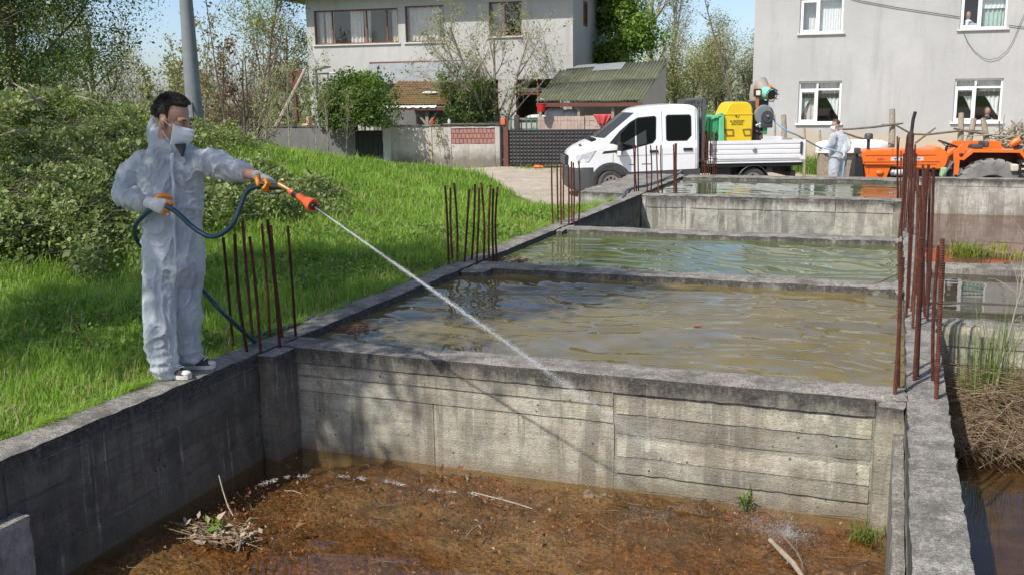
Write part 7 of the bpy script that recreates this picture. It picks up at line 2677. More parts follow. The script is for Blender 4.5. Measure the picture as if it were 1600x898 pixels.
# ---- the man with the spray gun -----------------------------------------------------------
VR = unit(np.array([RT[0], RT[1], 0.])); VF = unit(np.array([FW[0], FW[1], 0.]))   # picture right, away from the viewer


def A(px, py, d): return at(px, py, d)


D0 = 6.72
J = dict(
    ground=0.0, head=A(270, 187, 6.70), neck=A(262, 222, 6.74), chest=A(266, 262, 6.71), waist=A(270, 338, 6.72), pelvis=A(270, 395, 6.73),
    sh_r=A(230, 249, 6.68), el_r=A(190, 300, 6.66), wr_r=A(236, 318, 6.45), sh_l=A(304, 249, 6.78), el_l=A(358, 262, 6.55), wr_l=A(407, 277, 6.34),
    hip_r=A(250, 420, 6.68), kn_r=A(247, 490, 6.60), an_r=at_z(256, 568, .07), hip_l=A(290, 420, 6.78), kn_l=A(291, 488, 6.76), an_l=at_z(298, 560, .07),
    heel_r=at_z(247, 585, 0), toe_r=at_z(297, 592, 0), heel_l=at_z(283, 575, 0), toe_l=at_z(336, 575, 0))
J['suit'] = [(A(262, 216, 6.75), .105, .085, 2.), (A(265, 227, 6.74), .135, .10, 2.), (A(267, 242, 6.73), .195, .12, 2.2), (A(266, 262, 6.72), .228, .14, 2.4), (A(267, 300, 6.72), .205, .145, 2.4), (A(271, 340, 6.72), .188, .14, 2.4),
             (A(271, 385, 6.73), .198, .155, 2.5), (A(270, 425, 6.73), .198, .155, 2.5), (A(270, 445, 6.73), .175, .12, 2.3)]
J['sleeve_r'] = [A(226, 252, 6.69), A(202, 278, 6.66), A(192, 304, 6.64), A(220, 315, 6.49)]
J['sleeve_rad_r'] = [.083, .082, .080, .056]
J['sleeve_l'] = [A(308, 251, 6.78), A(338, 255, 6.66), A(360, 264, 6.55), A(380, 270, 6.46)]
J['sleeve_rad_l'] = [.085, .088, .080, .062]
J['trouser_r'] = [A(250, 425, 6.68), A(247, 480, 6.62), A(250, 530, 6.60), at_z(256, 572, .085)]
J['trouser_rad_r'] = [.116, .108, .102, .092]
J['trouser_l'] = [A(289, 425, 6.78), A(290, 480, 6.78), A(293, 520, 6.80), at_z(297, 556, .10)]
J['trouser_rad_l'] = [.112, .102, .092, .076]
J['hood'] = [(A(243, 203, 6.83), (.055, .06, .085)), (A(249, 190, 6.86), (.05, .05, .06)), (A(250, 221, 6.80), (.075, .07, .05)), (A(262, 214, 6.88), (.10, .06, .06)), (A(246, 213, 6.76), (.05, .05, .055))]
Fb = -VF*math.cos(R(24))+VR*math.sin(R(24))
Fhd = VR*.95-VF*.32+np.array([0, 0, -.20])
man, morg = worker('man in a white coverall and face mask spraying from the wall beside the lawn', J, 1.04, Fb, Fhd, 1.20, 0, 'hair')
# collar opening: dark shirt
b = MB(); c = A(280, 230, 6.625)-morg
b.add([c+VR*-.03+np.array([0, 0, .02]), c+VR*.032+np.array([0, 0, .02]), c+VR*.018-VF*.02+np.array([0, 0, -.065]), c+VR*-.03+VF*.05+np.array([0, 0, .02]), c+VR*.032+VF*.05+np.array([0, 0, .02]), c+VR*.018+VF*.05+np.array([0, 0, -.065])], [(0, 1, 2), (5, 4, 3), (0, 3, 4, 1), (1, 4, 5, 2), (2, 5, 3, 0)])
b.build('shirt_front', MAT['shirt'], man)
# lapels of the suit folding open
for sgn in (-1, 1):
    b = MB()
    q = [A(279+sgn*(14 if sgn < 0 else 11), 217, 6.66), A(280+sgn*8, 230, 6.60), A(283, 252, 6.565)]
    b.tube([p-morg for p in q], [.012, .013, .008], 8)
    pass
# hands
gun_dir = unit(A(462, 302, 6.20)-A(424, 290, 6.27))
hand(man, A(407, 277, 6.335), unit(A(430, 287, 6.255)-A(405, 276, 6.34)), np.array([0, 0, -1.])-VF*.5, -1, 1.12, .95, .7)
hand(man, A(237, 318, 6.445), unit(A(262, 325, 6.40)-A(237, 318, 6.445)), VF*.9-np.array([0, 0, .35]), 1, 1.12, 1.0, .7)

# spray gun
gun = thing('spray_gun', 'brass and black spray gun with an orange nozzle held out over the basin', 'spray gun', A(424, 292, 6.27))
go = A(424, 292, 6.27)
def G(px, py, d): return A(px, py, d)-go
MB().tube([G(405, 292, 6.30), G(415, 292, 6.285), G(440, 292, 6.235)], [.017, .021, .019], 10).build('grip', MAT['black'], gun, True)
MB().tube([G(436, 287, 6.245), G(441, 281, 6.23), G(444, 282, 6.225)], [.016, .014, .012], 8).build('valve_knob', MAT['brass'], gun, True)
MB().tube([G(437, 289, 6.24), G(450, 296, 6.20), G(463, 303, 6.165)], [.021, .015, .011], 10).build('brass_body', MAT['brass'], gun, True)
MB().tube([G(420, 303, 6.265), G(436, 302, 6.235), G(446, 299, 6.21)], .007, 6).build('trigger', MAT['black'], gun, True)
MB().tube([G(452, 298, 6.195), G(455, 300, 6.187), G(458, 301.5, 6.18)], [.016, .021, .017], 10).build('collar', MAT['nozzle_orange'], gun, True)
MB().tube([G(460, 302, 6.175), G(463, 304, 6.165), G(467, 306.5, 6.155)], [.022, .024, .023], 12).build('ring', MAT['black'], gun, True)
MB().tube([G(466, 306, 6.155), G(476, 313, 6.125), G(482, 317, 6.107), G(487, 320.5, 6.092), G(489, 321.8, 6.086)], [.021, .024, .035, .043, .043], 16).build('nozzle', MAT['nozzle_orange'], gun, True)
MB().tube([G(487, 320.5, 6.09), G(491.5, 323.5, 6.078)], [.026, .022], 12).build('nozzle_tip', MAT['black'], gun, True)


def smooth_path(P, n=8):
    P = [np.array(p, float) for p in P]
    Q = [2*P[0]-P[1]]+P+[2*P[-1]-P[-2]]
    out = []
    for i in range(1, len(Q)-2):
        for k in range(n):
            t = k/n
            a, b_, c, d = Q[i-1], Q[i], Q[i+1], Q[i+2]
            out.append(.5*(2*b_+(c-a)*t+(2*a-5*b_+4*c-d)*t*t+(3*b_-a-3*c+d)*t**3))
    out.append(Q[-2])
    return out


hp = [A(407, 292, 6.30), A(396, 293, 6.31), A(384, 302, 6.32), A(375, 325, 6.33), A(363, 351, 6.34), A(345, 366, 6.36), A(325, 369, 6.39), A(300, 354, 6.42), A(276, 332, 6.42), A(256, 322, 6.425),
      A(236, 328, 6.46), A(212, 352, 6.62), A(214, 375, 6.90), A(240, 398, 6.99), A(275, 418, 7.0), A(312, 449, 6.98), A(350, 489, 6.97), at_z(397, 532, .02), at_z(405, 527, .02)+np.array([-.05, .03, 0])]
last = hp[-1]
hp += [np.array([-4.50, 6.7, .018]), np.array([-4.60, 7.2, -.03]), np.array([-4.62, 9, -.05]), np.array([-4.62, 14, -.05]), np.array([-4.64, 17.2, -.2])]
tag(MB().tube(smooth_path(hp), .0165, 10).build('garden_hose', MAT['hose'], None, True), 'blue green hose looping from the spray gun round the masked sprayer', 'hose')
tag(MB().tube(smooth_path([np.array([-4.64, 17.2, -.22]), at_z(972, 312, -.02), at_z(978, 299, .03), at_z(988, 294, .018), at_z(1010, 289.5, .018), at_z(1040, 279, .018), at_z(1058, 271, .018), at_z(1066, 266, -.2)]), .022, 8).build('garden_hose', MAT['hose'], None, True), 'dark hose lying across the pale concrete slab in front of the pickup', 'hose')

# ---- second worker by the pickup -------------------------------------------------------------
D2 = 27.0
gz2 = -.82
J2 = dict(
    ground=gz2, head=A(1305.5, 195.5, D2), neck=A(1307, 208, D2), chest=A(1309, 220, D2), waist=A(1309, 236, D2), pelvis=A(1308, 247, D2),
    sh_r=A(1302, 214, D2-.2), el_r=A(1297, 228, D2-.28), wr_r=A(1287, 231.5, D2-.3), sh_l=A(1319, 214, D2-.08), el_l=A(1324, 230, D2-.22), wr_l=A(1318, 240, D2-.28),
    hip_r=A(1304, 250, D2-.08), kn_r=A(1302, 268, D2-.1), hip_l=A(1311, 250, D2+.08), kn_l=A(1312, 268, D2+.08))
f_r, f_l = A(1302, 285, D2-.12), A(1311, 285, D2+.1)
for q, f_ in (('r', f_r), ('l', f_l)):
    J2['an_'+q] = np.array([f_[0], f_[1], gz2+.08])
    J2['heel_'+q] = np.array([f_[0], f_[1], gz2])+VR*.06
    J2['toe_'+q] = J2['heel_'+q]-VR*.27-VF*.05
J2['suit'] = [(A(1308, 206, D2), .10, .085, 2.), (A(1309, 211, D2), .19, .12, 2.2), (A(1310, 219, D2), .235, .20, 2.4), (A(1309, 232, D2), .235, .225, 2.4), (A(1309, 245, D2), .225, .215, 2.4), (A(1308, 253, D2), .19, .17, 2.3)]
J2['sleeve_r'] = [J2['sh_r'], A(1300, 222, D2-.25), J2['el_r'], A(1290, 231, D2-.3)]
J2['sleeve_rad_r'] = [.10, .10, .09, .06]
J2['sleeve_l'] = [A(1318.5, 216, D2-.1), A(1324, 224, D2-.16), J2['el_l'], A(1319, 238, D2-.27)]
J2['sleeve_rad_l'] = [.11, .11, .10, .065]
for q in ('r', 'l'):
    J2['trouser_'+q] = [J2['hip_'+q], J2['kn_'+q], J2['an_'+q]+np.array([0, 0, .05])]
    J2['trouser_rad_'+q] = [.16, .13, .10]
J2['hood'] = [(A(1313, 207, D2+.05), (.10, .1, .07))]
man2, morg2 = worker('second worker in a white coverall holding a hose between the pickup and the tractor', J2, 1.05, -VR*.75-VF*.65, -VR*.9-VF*.25+np.array([0, 0, -.05]), 1.08, 1, 'brownhair')
hand(man2, J2['wr_r'], -VR+np.array([0, 0, -.1]), np.array([0, 0, -1.])+VF*.3, 1, 1.15, .9, .7, ('glove', 'glove'))
hand(man2, J2['wr_l'], -VR*.3+np.array([0, 0, -1.]), -VR*.8-VF*.3, -1, 1.15, .8, .7, ('glove', 'glove'))
bl_ = tp+np.array([math.cos(TA), math.sin(TA), 0])*(TB(690, 350)[0])
hp = [A(1209, 186, TD+.45), A(1213, 192, TD+.4), A(1228, 204, TD+.3), A(1246, 212, TD+.5), A(1262, 221, TD+1.2), A(1278, 229.5, D2-.45), A(1286, 232, D2-.33), A(1297, 233.5, D2-.38), A(1308, 237, D2-.40), A(1315, 240, D2-.33), A(1320, 248, D2-.26), A(1318, 262, D2-.24), A(1316, 284, D2-.2)]
tag(MB().tube(smooth_path(hp, 6), .022, 8).build('garden_hose', paint('pale_blue_hose', (.22, .36, .50), .4), None, True), 'pale blue hose running from the fogging machine to the second worker', 'hose')


# ---- faces at the windows --------------------------------------------------------------------
def bust(label, fac, px, py, off, s, top, scarf):
    q = fac(px, py, -off)
    c = fac.p0+fac.u*q[0]-fac.nn*off+np.array([0, 0, q[1]])
    b_ = MB()
    b_.ell((0, 0, 0), (.085*s, .095*s, .12*s), 10)
    b_.ell((0, -.085*s, -.02*s), (.018*s, .02*s, .03*s), 6)
    b_.tube([(0, .01, -.08*s), (0, .02, -.2*s)], [.06*s, .07*s], 10)
    b_.ell((0, .02, -.36*s), (.24*s, .13*s, .19*s), 10)
    b_.ell((0, .02, -.55*s), (.22*s, .14*s, .28*s), 10)
    limb(b_, [np.array([-.22*s, .0, -.32*s]), np.array([-.25*s, -.06, -.55*s]), np.array([-.05*s, -.14, -.60*s])], [.07*s, .055*s, .04*s])
    limb(b_, [np.array([.22*s, .0, -.32*s]), np.array([.25*s, -.06, -.55*s]), np.array([.05*s, -.14, -.62*s])], [.07*s, .055*s, .04*s])
    o = remesh('person', b_, .018, 2, MAT['skin'], None, (0, 0, 0))
    o.location = tuple(c)
    o.rotation_euler = (0, 0, fac.a)
    tag(o, label, 'person')
    me_ = o.data
    me_.materials.append(top)
    for p in me_.polygons:
        if p.center[2] < -.20*s: p.material_index = 1
    b_ = MB(); b_.ell((0, .03*s, .02*s), (.10*s, .10*s, .125*s), 10); b_.build('hair', MAT[scarf], o, True)
    b_ = MB(); b_.ell((0, -.02, -.20*s), (.12*s, .11*s, .06*s), 8); b_.bar((-.03, -.13*s, -.2*s), (-.05, -.17*s, -.5*s), .09, .03); b_.build('scarf', MAT['shirt'] if scarf == 'brownhair' else MAT['mask'], o, True)
    for sx in (-1, 1):
        MB().ell((sx*.03*s, -.088*s, .015*s), (.010*s, .006*s, .006*s), 6).build('eye', bpy.data.materials['eye'], o, True)


bust('woman in a grey top and dark scarf watching from the lower window', WH, 1543, 174, .36, 1.05, paint('grey_cardigan', (.42, .39, .38), .9, .15, 20), 'brownhair')
bust('person in a pale blue top behind the glass of the upper window', WH, 1513, 24, .30, 1.0, paint('pale_blue_top', (.38, .44, .52), .9, .1, 20), 'hair')

# ================================================================== starter bars, jet, litter
ridge_cache = {}


def rebar(label, base, top, r, group, pale=False):
    """ribbed steel bar: shaft with a run of raised ribs"""
    a, c = np.array(base, float), np.array(top, float)
    L = np.linalg.norm(c-a)
    d = (c-a)/L
    near = np.linalg.norm(a-CP) < 12
    seg = .015 if near else .06
    n_ = int(L/seg)
    bend = unit(rng_.normal(size=3)*np.array([1, 1, 0]))*rng_.uniform(-.022, .022)
    pts, rad = [a-d*.08], [r]
    for i in range(n_):
        t_ = i/n_
        for q, f_ in ((0, 1.), (.45, 1.), (.55, 1.22), (.8, 1.22)) if near else ((0, 1.), (.5, 1.08)):
            tt = (i+q)/n_
            pts.append(a+d*L*tt+bend*math.sin(tt*math.pi))
            rad.append(r*f_*.92)
    pts.append(c); rad.append(r*.92)
    b_ = MB().tube(list(np.array(pts)-a), rad, 7 if near else 5)
    o = b_.build('rebar', MAT['rust'], None, True, tuple(a))
    return tag(o, label, 'rebar', group)


ORD = ['leftmost', 'second', 'third', 'fourth', 'fifth', 'sixth', 'seventh', 'eighth', 'ninth', 'tenth', 'eleventh', 'twelfth', 'thirteenth', 'fourteenth', 'fifteenth', 'sixteenth', 'seventeenth', 'eighteenth', 'nineteenth', 'twentieth', 'twenty-first', 'twenty-second', 'twenty-third', 'twenty-fourth', 'twenty-fifth', 'twenty-sixth']


def cluster(where, group, bars, r, z=0., dtop=0.):
    """bars: (base px, base py, top px, top py); the base stands on the wall top, the bar rises about plumb"""
    bars = sorted(bars, key=lambda q: q[0]+q[2])
    for i, (bx, by, tx, ty) in enumerate(bars):
        a = at_z(bx, by, z)
        # top: same distance from the viewer (a plumb bar), where the picture puts it
        dep = (a-CP)@FW
        up1 = at_plane(tx, ty, a, VF)
        lab = ('leftmost rusty rebar of the %s' if i == 0 else ORD[i]+' rusty rebar from the left in the %s') % where
        rebar(lab, a, up1, r if not hasattr(r, '__len__') else r[i % len(r)], group)


cluster('cluster next to the masked sprayer', 'rebars beside the masked sprayer',
        [(364.5, 546, 349, 372), (386, 549, 367, 366), (396, 536, 379, 345), (407, 549, 390, 370), (422, 525, 409, 350), (437, 540, 418, 343), (441, 526, 423, 352), (462, 524, 449.5, 353)], [.0105, .0125, .0115, .0115, .0105, .0125, .011, .0105])
cluster('cluster at the head of the brown water', 'rebars at the head of the brown water',
        [(701, 413, 695.5, 290), (707, 409, 704, 294), (714.5, 408, 709.5, 286), (726, 409, 733, 296), (737, 406, 742, 288), (744.5, 412, 748.5, 294), (756, 404, 752, 286), (764, 408, 766.5, 289), (771, 407, 771, 295), (776.5, 406, 777.5, 292)], .0125)
cluster('cluster at the head of the green water', 'rebars at the head of the green water',
        [(864, 350, 862, 258), (872, 347.5, 870.5, 258), (877, 351, 876.5, 256), (881, 345, 881, 256), (889, 350.5, 888, 258), (893.5, 346, 893, 252), (896.5, 347, 896, 254), (904.5, 346, 904.5, 252)], .0135)
cluster('cluster in front of the pickup doors', 'rebars in front of the pickup doors',
        [(991.5, 299.5, 990, 226), (994.5, 299, 993, 227), (997.5, 298.5, 996.5, 225.5), (1011.5, 300.5, 1009.5, 226), (1017.5, 297, 1016.5, 227), (1029, 301, 1026, 228), (1035, 300, 1033, 227), (1053, 300, 1052.5, 226), (1055.5, 300.5, 1055, 224.5), (1057.5, 300, 1057, 224)], .0135)
cluster('cluster in front of the pickup bed', 'rebars in front of the pickup bed',
        [(1098, 272, 1097, 210), (1101, 273, 1100, 206), (1103.5, 272, 1103, 211), (1107, 273.5, 1107, 204), (1110, 272, 1110.5, 209), (1114, 273.5, 1114, 206), (1116.5, 272, 1117, 208), (1119.5, 273, 1120, 205)], .013)
ties = MB()
for z in (.18, .34, .5):
    p0_, p1_ = at_z(1097, 272, 0), at_z(1121, 272, 0)
    ties.tube([p0_+np.array([0, -.03, z]), p1_+np.array([0, -.03, z])], .008, 5)
tag(ties.build('rebar_ties', MAT['rust'], None, True), 'thin steel ties lacing the rebars before the pickup bed', 'ties')
# the big crowd on the wall between the two rows of basins
cluster('near bunch on the wall between the basins', 'rebars of the near bunch on the middle wall',
        [(1398, 616, 1406.5, 378), (1404, 592, 1411, 402), (1429, 594, 1440, 372), (1433, 588, 1441, 398), (1457.5, 594, 1467, 384), (1463, 622, 1472.5, 373), (1462, 600, 1474, 410)], [.0125, .0115, .0135, .012, .0115, .0135, .012], -.004)
cluster('middle bunch on the wall between the basins', 'rebars of the middle bunch on the middle wall',
        [(1416, 494, 1425, 232), (1419, 480, 1430, 260), (1424, 486, 1434, 262), (1426, 512, 1436, 310), (1431, 460, 1447, 264), (1440, 478, 1448, 300), (1445, 494, 1451, 258), (1448, 476, 1453, 270), (1437, 470, 1442, 258), (1434, 500, 1438, 290), (1449, 500, 1459, 262)], .0108, -.004)
cluster('far bunch on the wall between the basins', 'rebars of the far bunch on the middle wall',
        [(1408, 366, 1418, 214), (1412, 360, 1420, 226), (1415, 356, 1424, 216), (1419, 364, 1427, 258), (1404, 372, 1414, 262), (1423, 358, 1432, 240), (1426, 366, 1430, 226)], .0118, -.004)
cluster('bunch by the far basin corner', 'rebars by the corner of the far basin',
        [(1402, 306, 1402, 213), (1404, 304, 1405, 215), (1407, 302, 1408, 236), (1410, 300, 1412, 240)], .0125, -.004)

# ---- water jet ---------------------------------------------------------------------------------
rg = np.random.default_rng(77)
N0 = A(491.5, 323.5, 6.078)
land = at_z(1222, 842, FL)+np.array([0, 0, .02])
v = land-N0
sag = .0


def jet(t): return N0+v[None]*t[:, None]+np.array([0, 0, 1.])*(sag*4*t*(1-t))[:, None]*.55


jt = NT('spray_droplets')
jt.set(col=(.86, .89, .92), rough=.25, spec=.6)
tr = jt.n('ShaderNodeBsdfTransparent')
mx = jt.n('ShaderNodeMixShader')
mx.inputs[0].default_value = .78
jt.t.links.new(jt.b.outputs[0], mx.inputs[1]); jt.t.links.new(tr.outputs[0], mx.inputs[2]); jt.t.links.new(mx.outputs[0], jt.out.inputs[0])
n = 24000
t_ = rg.random(n)**1.0
t_ = t_[rg.random(n) < np.clip(1.15-1.25*t_, .07, 1)]
n = len(t_)
c = jet(t_)
u_, w_, _ = frame_of(v)
spread = .0020+.042*t_**1.45
a = rg.uniform(0, 6.283, n)
q = np.abs(rg.normal(0, 1, n))*spread
P = c+u_[None]*(np.cos(a)*q)[:, None]+w_[None]*(np.sin(a)*q)[:, None]-np.array([0, 0, 1.])*(rg.random(n)**2*t_**2*.05)[:, None]
sz = (.0008+.0009*rg.random(n)**2)*(1-.3*t_)
dirn = unit(v)
el = sz*(3+9*rg.random(n)**2)
tet = np.stack([dirn*1, u_*.6-dirn*.6, -u_*.3+w_*.55-dirn*.6, -u_*.3-w_*.55-dirn*.6])
V1 = P[:, None]+np.stack([dirn[None]*el[:, None]]+[(u_*x+w_*y)[None]*sz[:, None]-dirn[None]*el[:, None] for x, y in ((.9, 0), (-.45, .8), (-.45, -.8))], 1)
k = np.arange(n)[:, None]*4
F1 = np.concatenate([k+np.array(f_) for f_ in ((0, 1, 2), (0, 2, 3), (0, 3, 1), (1, 3, 2))], 0)
jet_o = thing('water_jet', 'thin white jet of spray shooting from the orange nozzle into the drained basin', 'water jet', tuple(N0))
tag(jet_o, kind='stuff')
tag(link_mesh('droplets', np_mesh('droplets', V1.reshape(-1, 3)-N0, F1), jet_o, jt.mat), kind='stuff')
tt = np.linspace(0, .30, 16)
tag(MB().tube(list(jet(tt)-N0), list(.0028*(1-tt/.36)+.0005), 6).build('stream', jt.mat, jet_o, True), kind='stuff')
# splash where it lands
n = 3600
a = rg.uniform(0, 6.283, n)
q = np.abs(rg.normal(0, .085, n))
h_ = rg.exponential(.045, n)
P = land+np.stack([np.cos(a)*q*1.3+.03, np.sin(a)*q*.8, h_*np.exp(-q*6)], -1)
ms_ = rg.random(n) < .45   # spray thrown back along the jet
P[ms_] = land+np.stack([rg.normal(-.13, .14, ms_.sum()), rg.normal(.03, .05, ms_.sum()), np.abs(rg.normal(0, .09, ms_.sum()))], -1)
sz = .0011+.0016*rg.random(n)**2
tt_ = np.array([[1, 1, 1], [1, -1, -1], [-1, 1, -1], [-1, -1, 1]])*.8
V1 = (P[:, None]+tt_[None]*sz[:, None, None]).reshape(-1, 3)
k = np.arange(n)[:, None]*4
F1 = np.concatenate([k+np.array(f_) for f_ in ((0, 1, 2), (0, 2, 3), (0, 3, 1), (1, 3, 2))], 0)
tag(tag(link_mesh('splash', np_mesh('splash', V1-land, F1), None, jt.mat, False, tuple(land)), 'white splash where the water jet hits the mud', 'splash'), kind='stuff')

# ---- litter on the basin floor --------------------------------------------------------------------
rg = np.random.default_rng(31)


def scatter(name, label, n, size, mats, zup=.012, region=(-4.1, 0, 3.0, 6.05), dens=None):
    X = rg.uniform(region[0], region[1], n); Y = rg.uniform(region[2], region[3], n)
    if dens is not None:
        ok_ = rg.random(n) < dens(X, Y)
        X, Y = X[ok_], Y[ok_]
    P_ = np.stack([X, Y, np.full(len(X), FL+.008)+rg.random(len(X))*zup], -1)
    V_, F_ = leaf_arr(P_, size, rg, .5, 2.2, .5, .6)
    V_[:, 2] = np.maximum(V_[:, 2], FL+.003)
    return tag(link_mesh(name, np_mesh(name, V_, F_), None, mats), label, kind='stuff')


dn_ = lambda X, Y: np.clip(.12+.9*(np.sin(X*2.3+1.1)*np.sin(Y*2.9+X)+.25), .03, 1)
scatter('leaf_litter', 'brown dead leaves strewn over the orange mud', 1500, .024, LEAF['dead'], .016, dens=dn_)
scatter('leaf_litter', 'dark soggy leaf scraps over the orange mud', 3000, .014, paint('soggy_leaf', (.045, .035, .02), .6, .4, 30), .012, dens=dn_)
scatter('leaf_litter', 'pale straw scraps over the orange mud', 700, .022, LEAF['straw'], .014, dens=dn_)
scatter('leaf_litter', 'rust coloured algae crumbs over the mud', 20000, .0085, paint('algae_crumb', (.25, .12, .05), .8, .75, 45), .016, dens=lambda X, Y: np.clip(.55*(np.sin(X*3.1+.4)*np.sin(Y*2.2-X)+.75), .06, 1))
# thin twigs, too many and too fine to pick apart
ls = []
for i in range(150):
    x, y = rg.uniform(-4.0, 0), rg.uniform(3.1, 6.05)
    a = rg.uniform(0, 6.28); L = rg.uniform(.04, .22)
    d = np.array([math.cos(a), math.sin(a), 0])
    c = np.array([x, y, FL+.012])
    ls.append((np.array([c-d*L/2, c+rg.normal(0, .01, 3)*np.array([1, 1, .3]), c+d*L/2+np.array([0, 0, rg.uniform(0, .02)])]), .0026, .0014))
V1, F1 = tubes_np(ls, 4)
tag(link_mesh('twigs', np_mesh('twigs', V1, F1), None, MAT['bark']), 'fine dark twigs lying over the orange mud', kind='stuff')


def stick(label, pts, r, mat='wood', forks=()):
    P_ = [at_z(px, py, z) for px, py, z in pts]
    o = MB().tube(P_, [r*.8]+[r]*(len(P_)-2)+[r*.7], 8)
    for f_ in forks: o.tube([at_z(px, py, z) for px, py, z in f_], [r*.45, r*.4, r*.2], 5)
    ob_ = o.build('stick', MAT[mat], None, True)
    return tag(ob_, label, 'stick')


stick('pale bamboo-like stick poking into the splash of the jet', [(1203, 843, FL+.03), (1222, 862, FL+.04), (1240, 880, FL+.03), (1262, 912, FL+.02)], .016, 'wood')
stick('crossed thin dark twigs beside the splash', [(1208, 822, FL+.10), (1228, 842, FL+.06), (1246, 862, FL+.03), (1254, 880, FL+.04), (1252, 896, FL+.02)], .0045, 'bark', [((1228, 864, FL+.02), (1252, 842, FL+.06), (1278, 818, FL+.10)), ((1245, 858, FL+.04), (1245, 840, FL+.08), (1246, 830, FL+.1))])
stick('forked grey stick on the mud near the left wall', [(372, 862, FL+.015), (376, 846, FL+.04), (388, 838, FL+.03), (404, 832, FL+.015)], .009, 'bark')
stick('thin pale stem standing in the puddle under the left wall', [(368, 812, FL+.0), (356, 790, FL+.06), (348, 765, FL+.13), (342, 742, FL+.2)], .004, 'bark_pale')
stick('long pale straw lying below the sunlit cross wall', [(738, 768, FL+.02), (768, 776, FL+.025), (800, 784, FL+.02), (832, 794, FL+.015)], .005, 'bark_pale')
stick('dark crooked twig in the middle of the orange mud', [(728, 838, FL+.02), (738, 826, FL+.035), (752, 818, FL+.03), (758, 812, FL+.02)], .006, 'bark')
stick('pale curved straw in the dark puddle', [(444, 766, FL+.012), (458, 766, FL+.018), (472, 771, FL+.012)], .0035, 'bark_pale')
stick('branch lying across the corner of the green water', [(1345, 452, -.03), (1372, 441, .0), (1402, 428, .03)], .012, 'bark')
# heap of washed up debris by the puddle
hp_ = at_z(345, 838, FL)
db = thing('debris_heap', 'small heap of washed up straw and leaves by the dark puddle', 'debris', (hp_[0], hp_[1], FL))
ls = []
for i in range(130):
    c = np.array([rg.normal(0, .12), rg.normal(0, .06), abs(rg.normal(.01, .018))])
    d = unit(np.array([rg.normal(), rg.normal()*.6, rg.normal()*.15])); L = rg.uniform(.05, .2)
    ls.append((np.array([c-d*L/2, c, c+d*L/2]), .0035, .002))
V1, F1 = tubes_np(ls, 4)
tag(link_mesh('straw', np_mesh('straw', V1, F1), db, LEAF['straw']), kind='stuff')
V1, F1 = leaf_arr(rg.normal(0, 1, (160, 3))*np.array([.14, .07, .012])+np.array([0, 0, .02]), .04, rg, .6, 2.)
tag(link_mesh('leaves', np_mesh('leaves', V1, F1), db, paint('pale_dead_leaf', (.33, .27, .19), .8, .3, 20)), kind='stuff')
V1, F1 = leaf_arr(rg.normal(0, 1, (40, 3))*np.array([.03, .03, .02])+np.array([-.06, .03, .05]), .04, rg, .5, 1.)
tag(link_mesh('sprout', np_mesh('sprout', V1, F1), db, LEAF['fresh']), kind='stuff')
# froth line on the puddle and litter floating on the full basins
rg2 = np.random.default_rng(41)
t_ = rg2.random(2200)
ln = np.array([[405, 757], [450, 744], [520, 742], [600, 750], [660, 764], [730, 770], [820, 786]], float)
kk = t_*(len(ln)-1); i0 = kk.astype(int); f_ = (kk-i0)[:, None]
pp = ln[i0]*(1-f_)+ln[np.minimum(i0+1, len(ln)-1)]*f_
keep_ = np.sin(t_*37)+np.sin(t_*91) > .1
pp = pp[keep_]+rg2.normal(0, 1.7, (keep_.sum(), 2))
P_ = np.array([at_z(a, c, FL+.009) for a, c in pp])
V1, F1 = leaf_arr(P_, .007, rg2, .8, 9., .5, .1); V1[:, 2] = FL+.009+.003*rg2.random(len(V1))
tag(link_mesh('froth', np_mesh('froth', V1, F1), None, paint('grey_froth', (.42, .43, .42), .5, .15, 30)), 'thin pale froth line on the dark puddle', kind='stuff')
sc_pts = np.array([at_z(px, py, -.068) for px, py in zip(rg2.normal(548, 24, 300), rg2.normal(513, 5.5, 300))])
V1, F1 = leaf_arr(sc_pts, .035, rg2, .6, 9., .4, .1); V1[:, 2] = -.066+.008*rg2.random(len(V1))
tag(link_mesh('floating_leaves', np_mesh('floating_leaves', V1, F1), None, LEAF['dead']), 'reddish leaves floating in the corner of the brown water', kind='stuff')
P_ = np.array([at_z(px, py, -.06) for px, py in zip(rg2.normal(805, 13, 120), rg2.normal(405.5, 1.6, 120))])
V1, F1 = leaf_arr(P_, .05, rg2, .5, 6., .4, .2); V1[:, 2] = -.06+.015*rg2.random(len(V1))
tag(link_mesh('floating_leaves', np_mesh('floating_leaves', V1, F1), None, LEAF['straw']), 'brown scraps floating in the corner of the green water', kind='stuff')
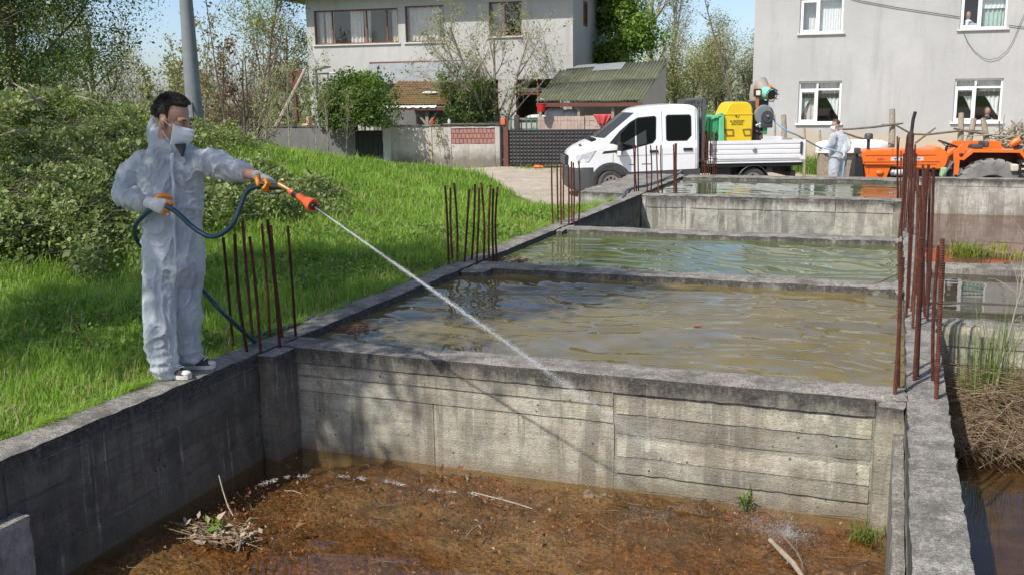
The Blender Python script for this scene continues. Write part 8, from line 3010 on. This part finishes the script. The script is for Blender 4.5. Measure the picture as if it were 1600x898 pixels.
tag(MB().ell((0, 0, 0), (.10, .05, .012), 8).build('yellow_leaf', paint('yellow_leaf', (.60, .48, .04), .6), None, True, at_z(1306, 281.5, -.06)), 'yellow leaf floating by the end wall of the far basin', 'leaf')
tag(MB().ell((0, 0, 0), (.035, .022, .005), 8).build('red_leaf', paint('dull_red_leaf', (.32, .09, .07), .7), None, True, at_z(1090, 508, -.068)), 'small red leaf floating on the brown water', 'leaf')
# pebbles strewn on the dirt yard
rg = np.random.default_rng(61)
n = 2600
px = rg.uniform(640, 1000, n); py = rg.uniform(258, 312, n)
P_ = np.array([at_z(a, c, -.8) for a, c in zip(px, py)])
P_[:, 2] = zt(P_[:, 0], P_[:, 1])
okp = (P_[:, 2] < -.6) & ~in_slab(P_[:, 0], P_[:, 1]) & ~in_basin(P_[:, 0], P_[:, 1])
P_ = P_[okp]
sz = .012+.03*rg.random(len(P_))**3
oc = np.array([[1, 0, 0], [0, 1, 0], [-1, 0, 0], [0, -1, 0], [0, 0, .7], [0, 0, -.5]])
V1 = (P_[:, None]+oc[None]*sz[:, None, None]*rg.uniform(.6, 1.3, (len(P_), 6, 1))).reshape(-1, 3)
k = np.arange(len(P_))[:, None]*6
F1 = np.concatenate([k+np.array(f_) for f_ in ((0, 1, 4), (1, 2, 4), (2, 3, 4), (3, 0, 4), (1, 0, 5), (2, 1, 5), (3, 2, 5), (0, 3, 5))], 0)
tag(link_mesh('gravel', np_mesh('gravel', V1, F1), None, paint('pebble', (.40, .36, .30), .9, .3, 9)), 'loose pebbles on the dirt yard', kind='stuff')
# white daisies in the near lawn
rg = np.random.default_rng(63)
fl_p = []
for px, py in ((443, 366), (439, 376), (463, 377), (471, 379), (424, 372), (482, 375), (455, 384), (430, 368), (505, 366), (560, 352)):
    p = at(px, py, 11.5)
    q = at_z(px, py, .08)
    fl_p += list(q+rg.normal(0, .03, (5, 3)))
V1, F1 = leaf_arr(np.array(fl_p), .035, rg, .8, 4.)
tag(link_mesh('daisies', np_mesh('daisies', V1, F1), None, paint('white_petal', (.75, .75, .72), .7)), 'white daisies in the grass beyond the rebars', kind='stuff')
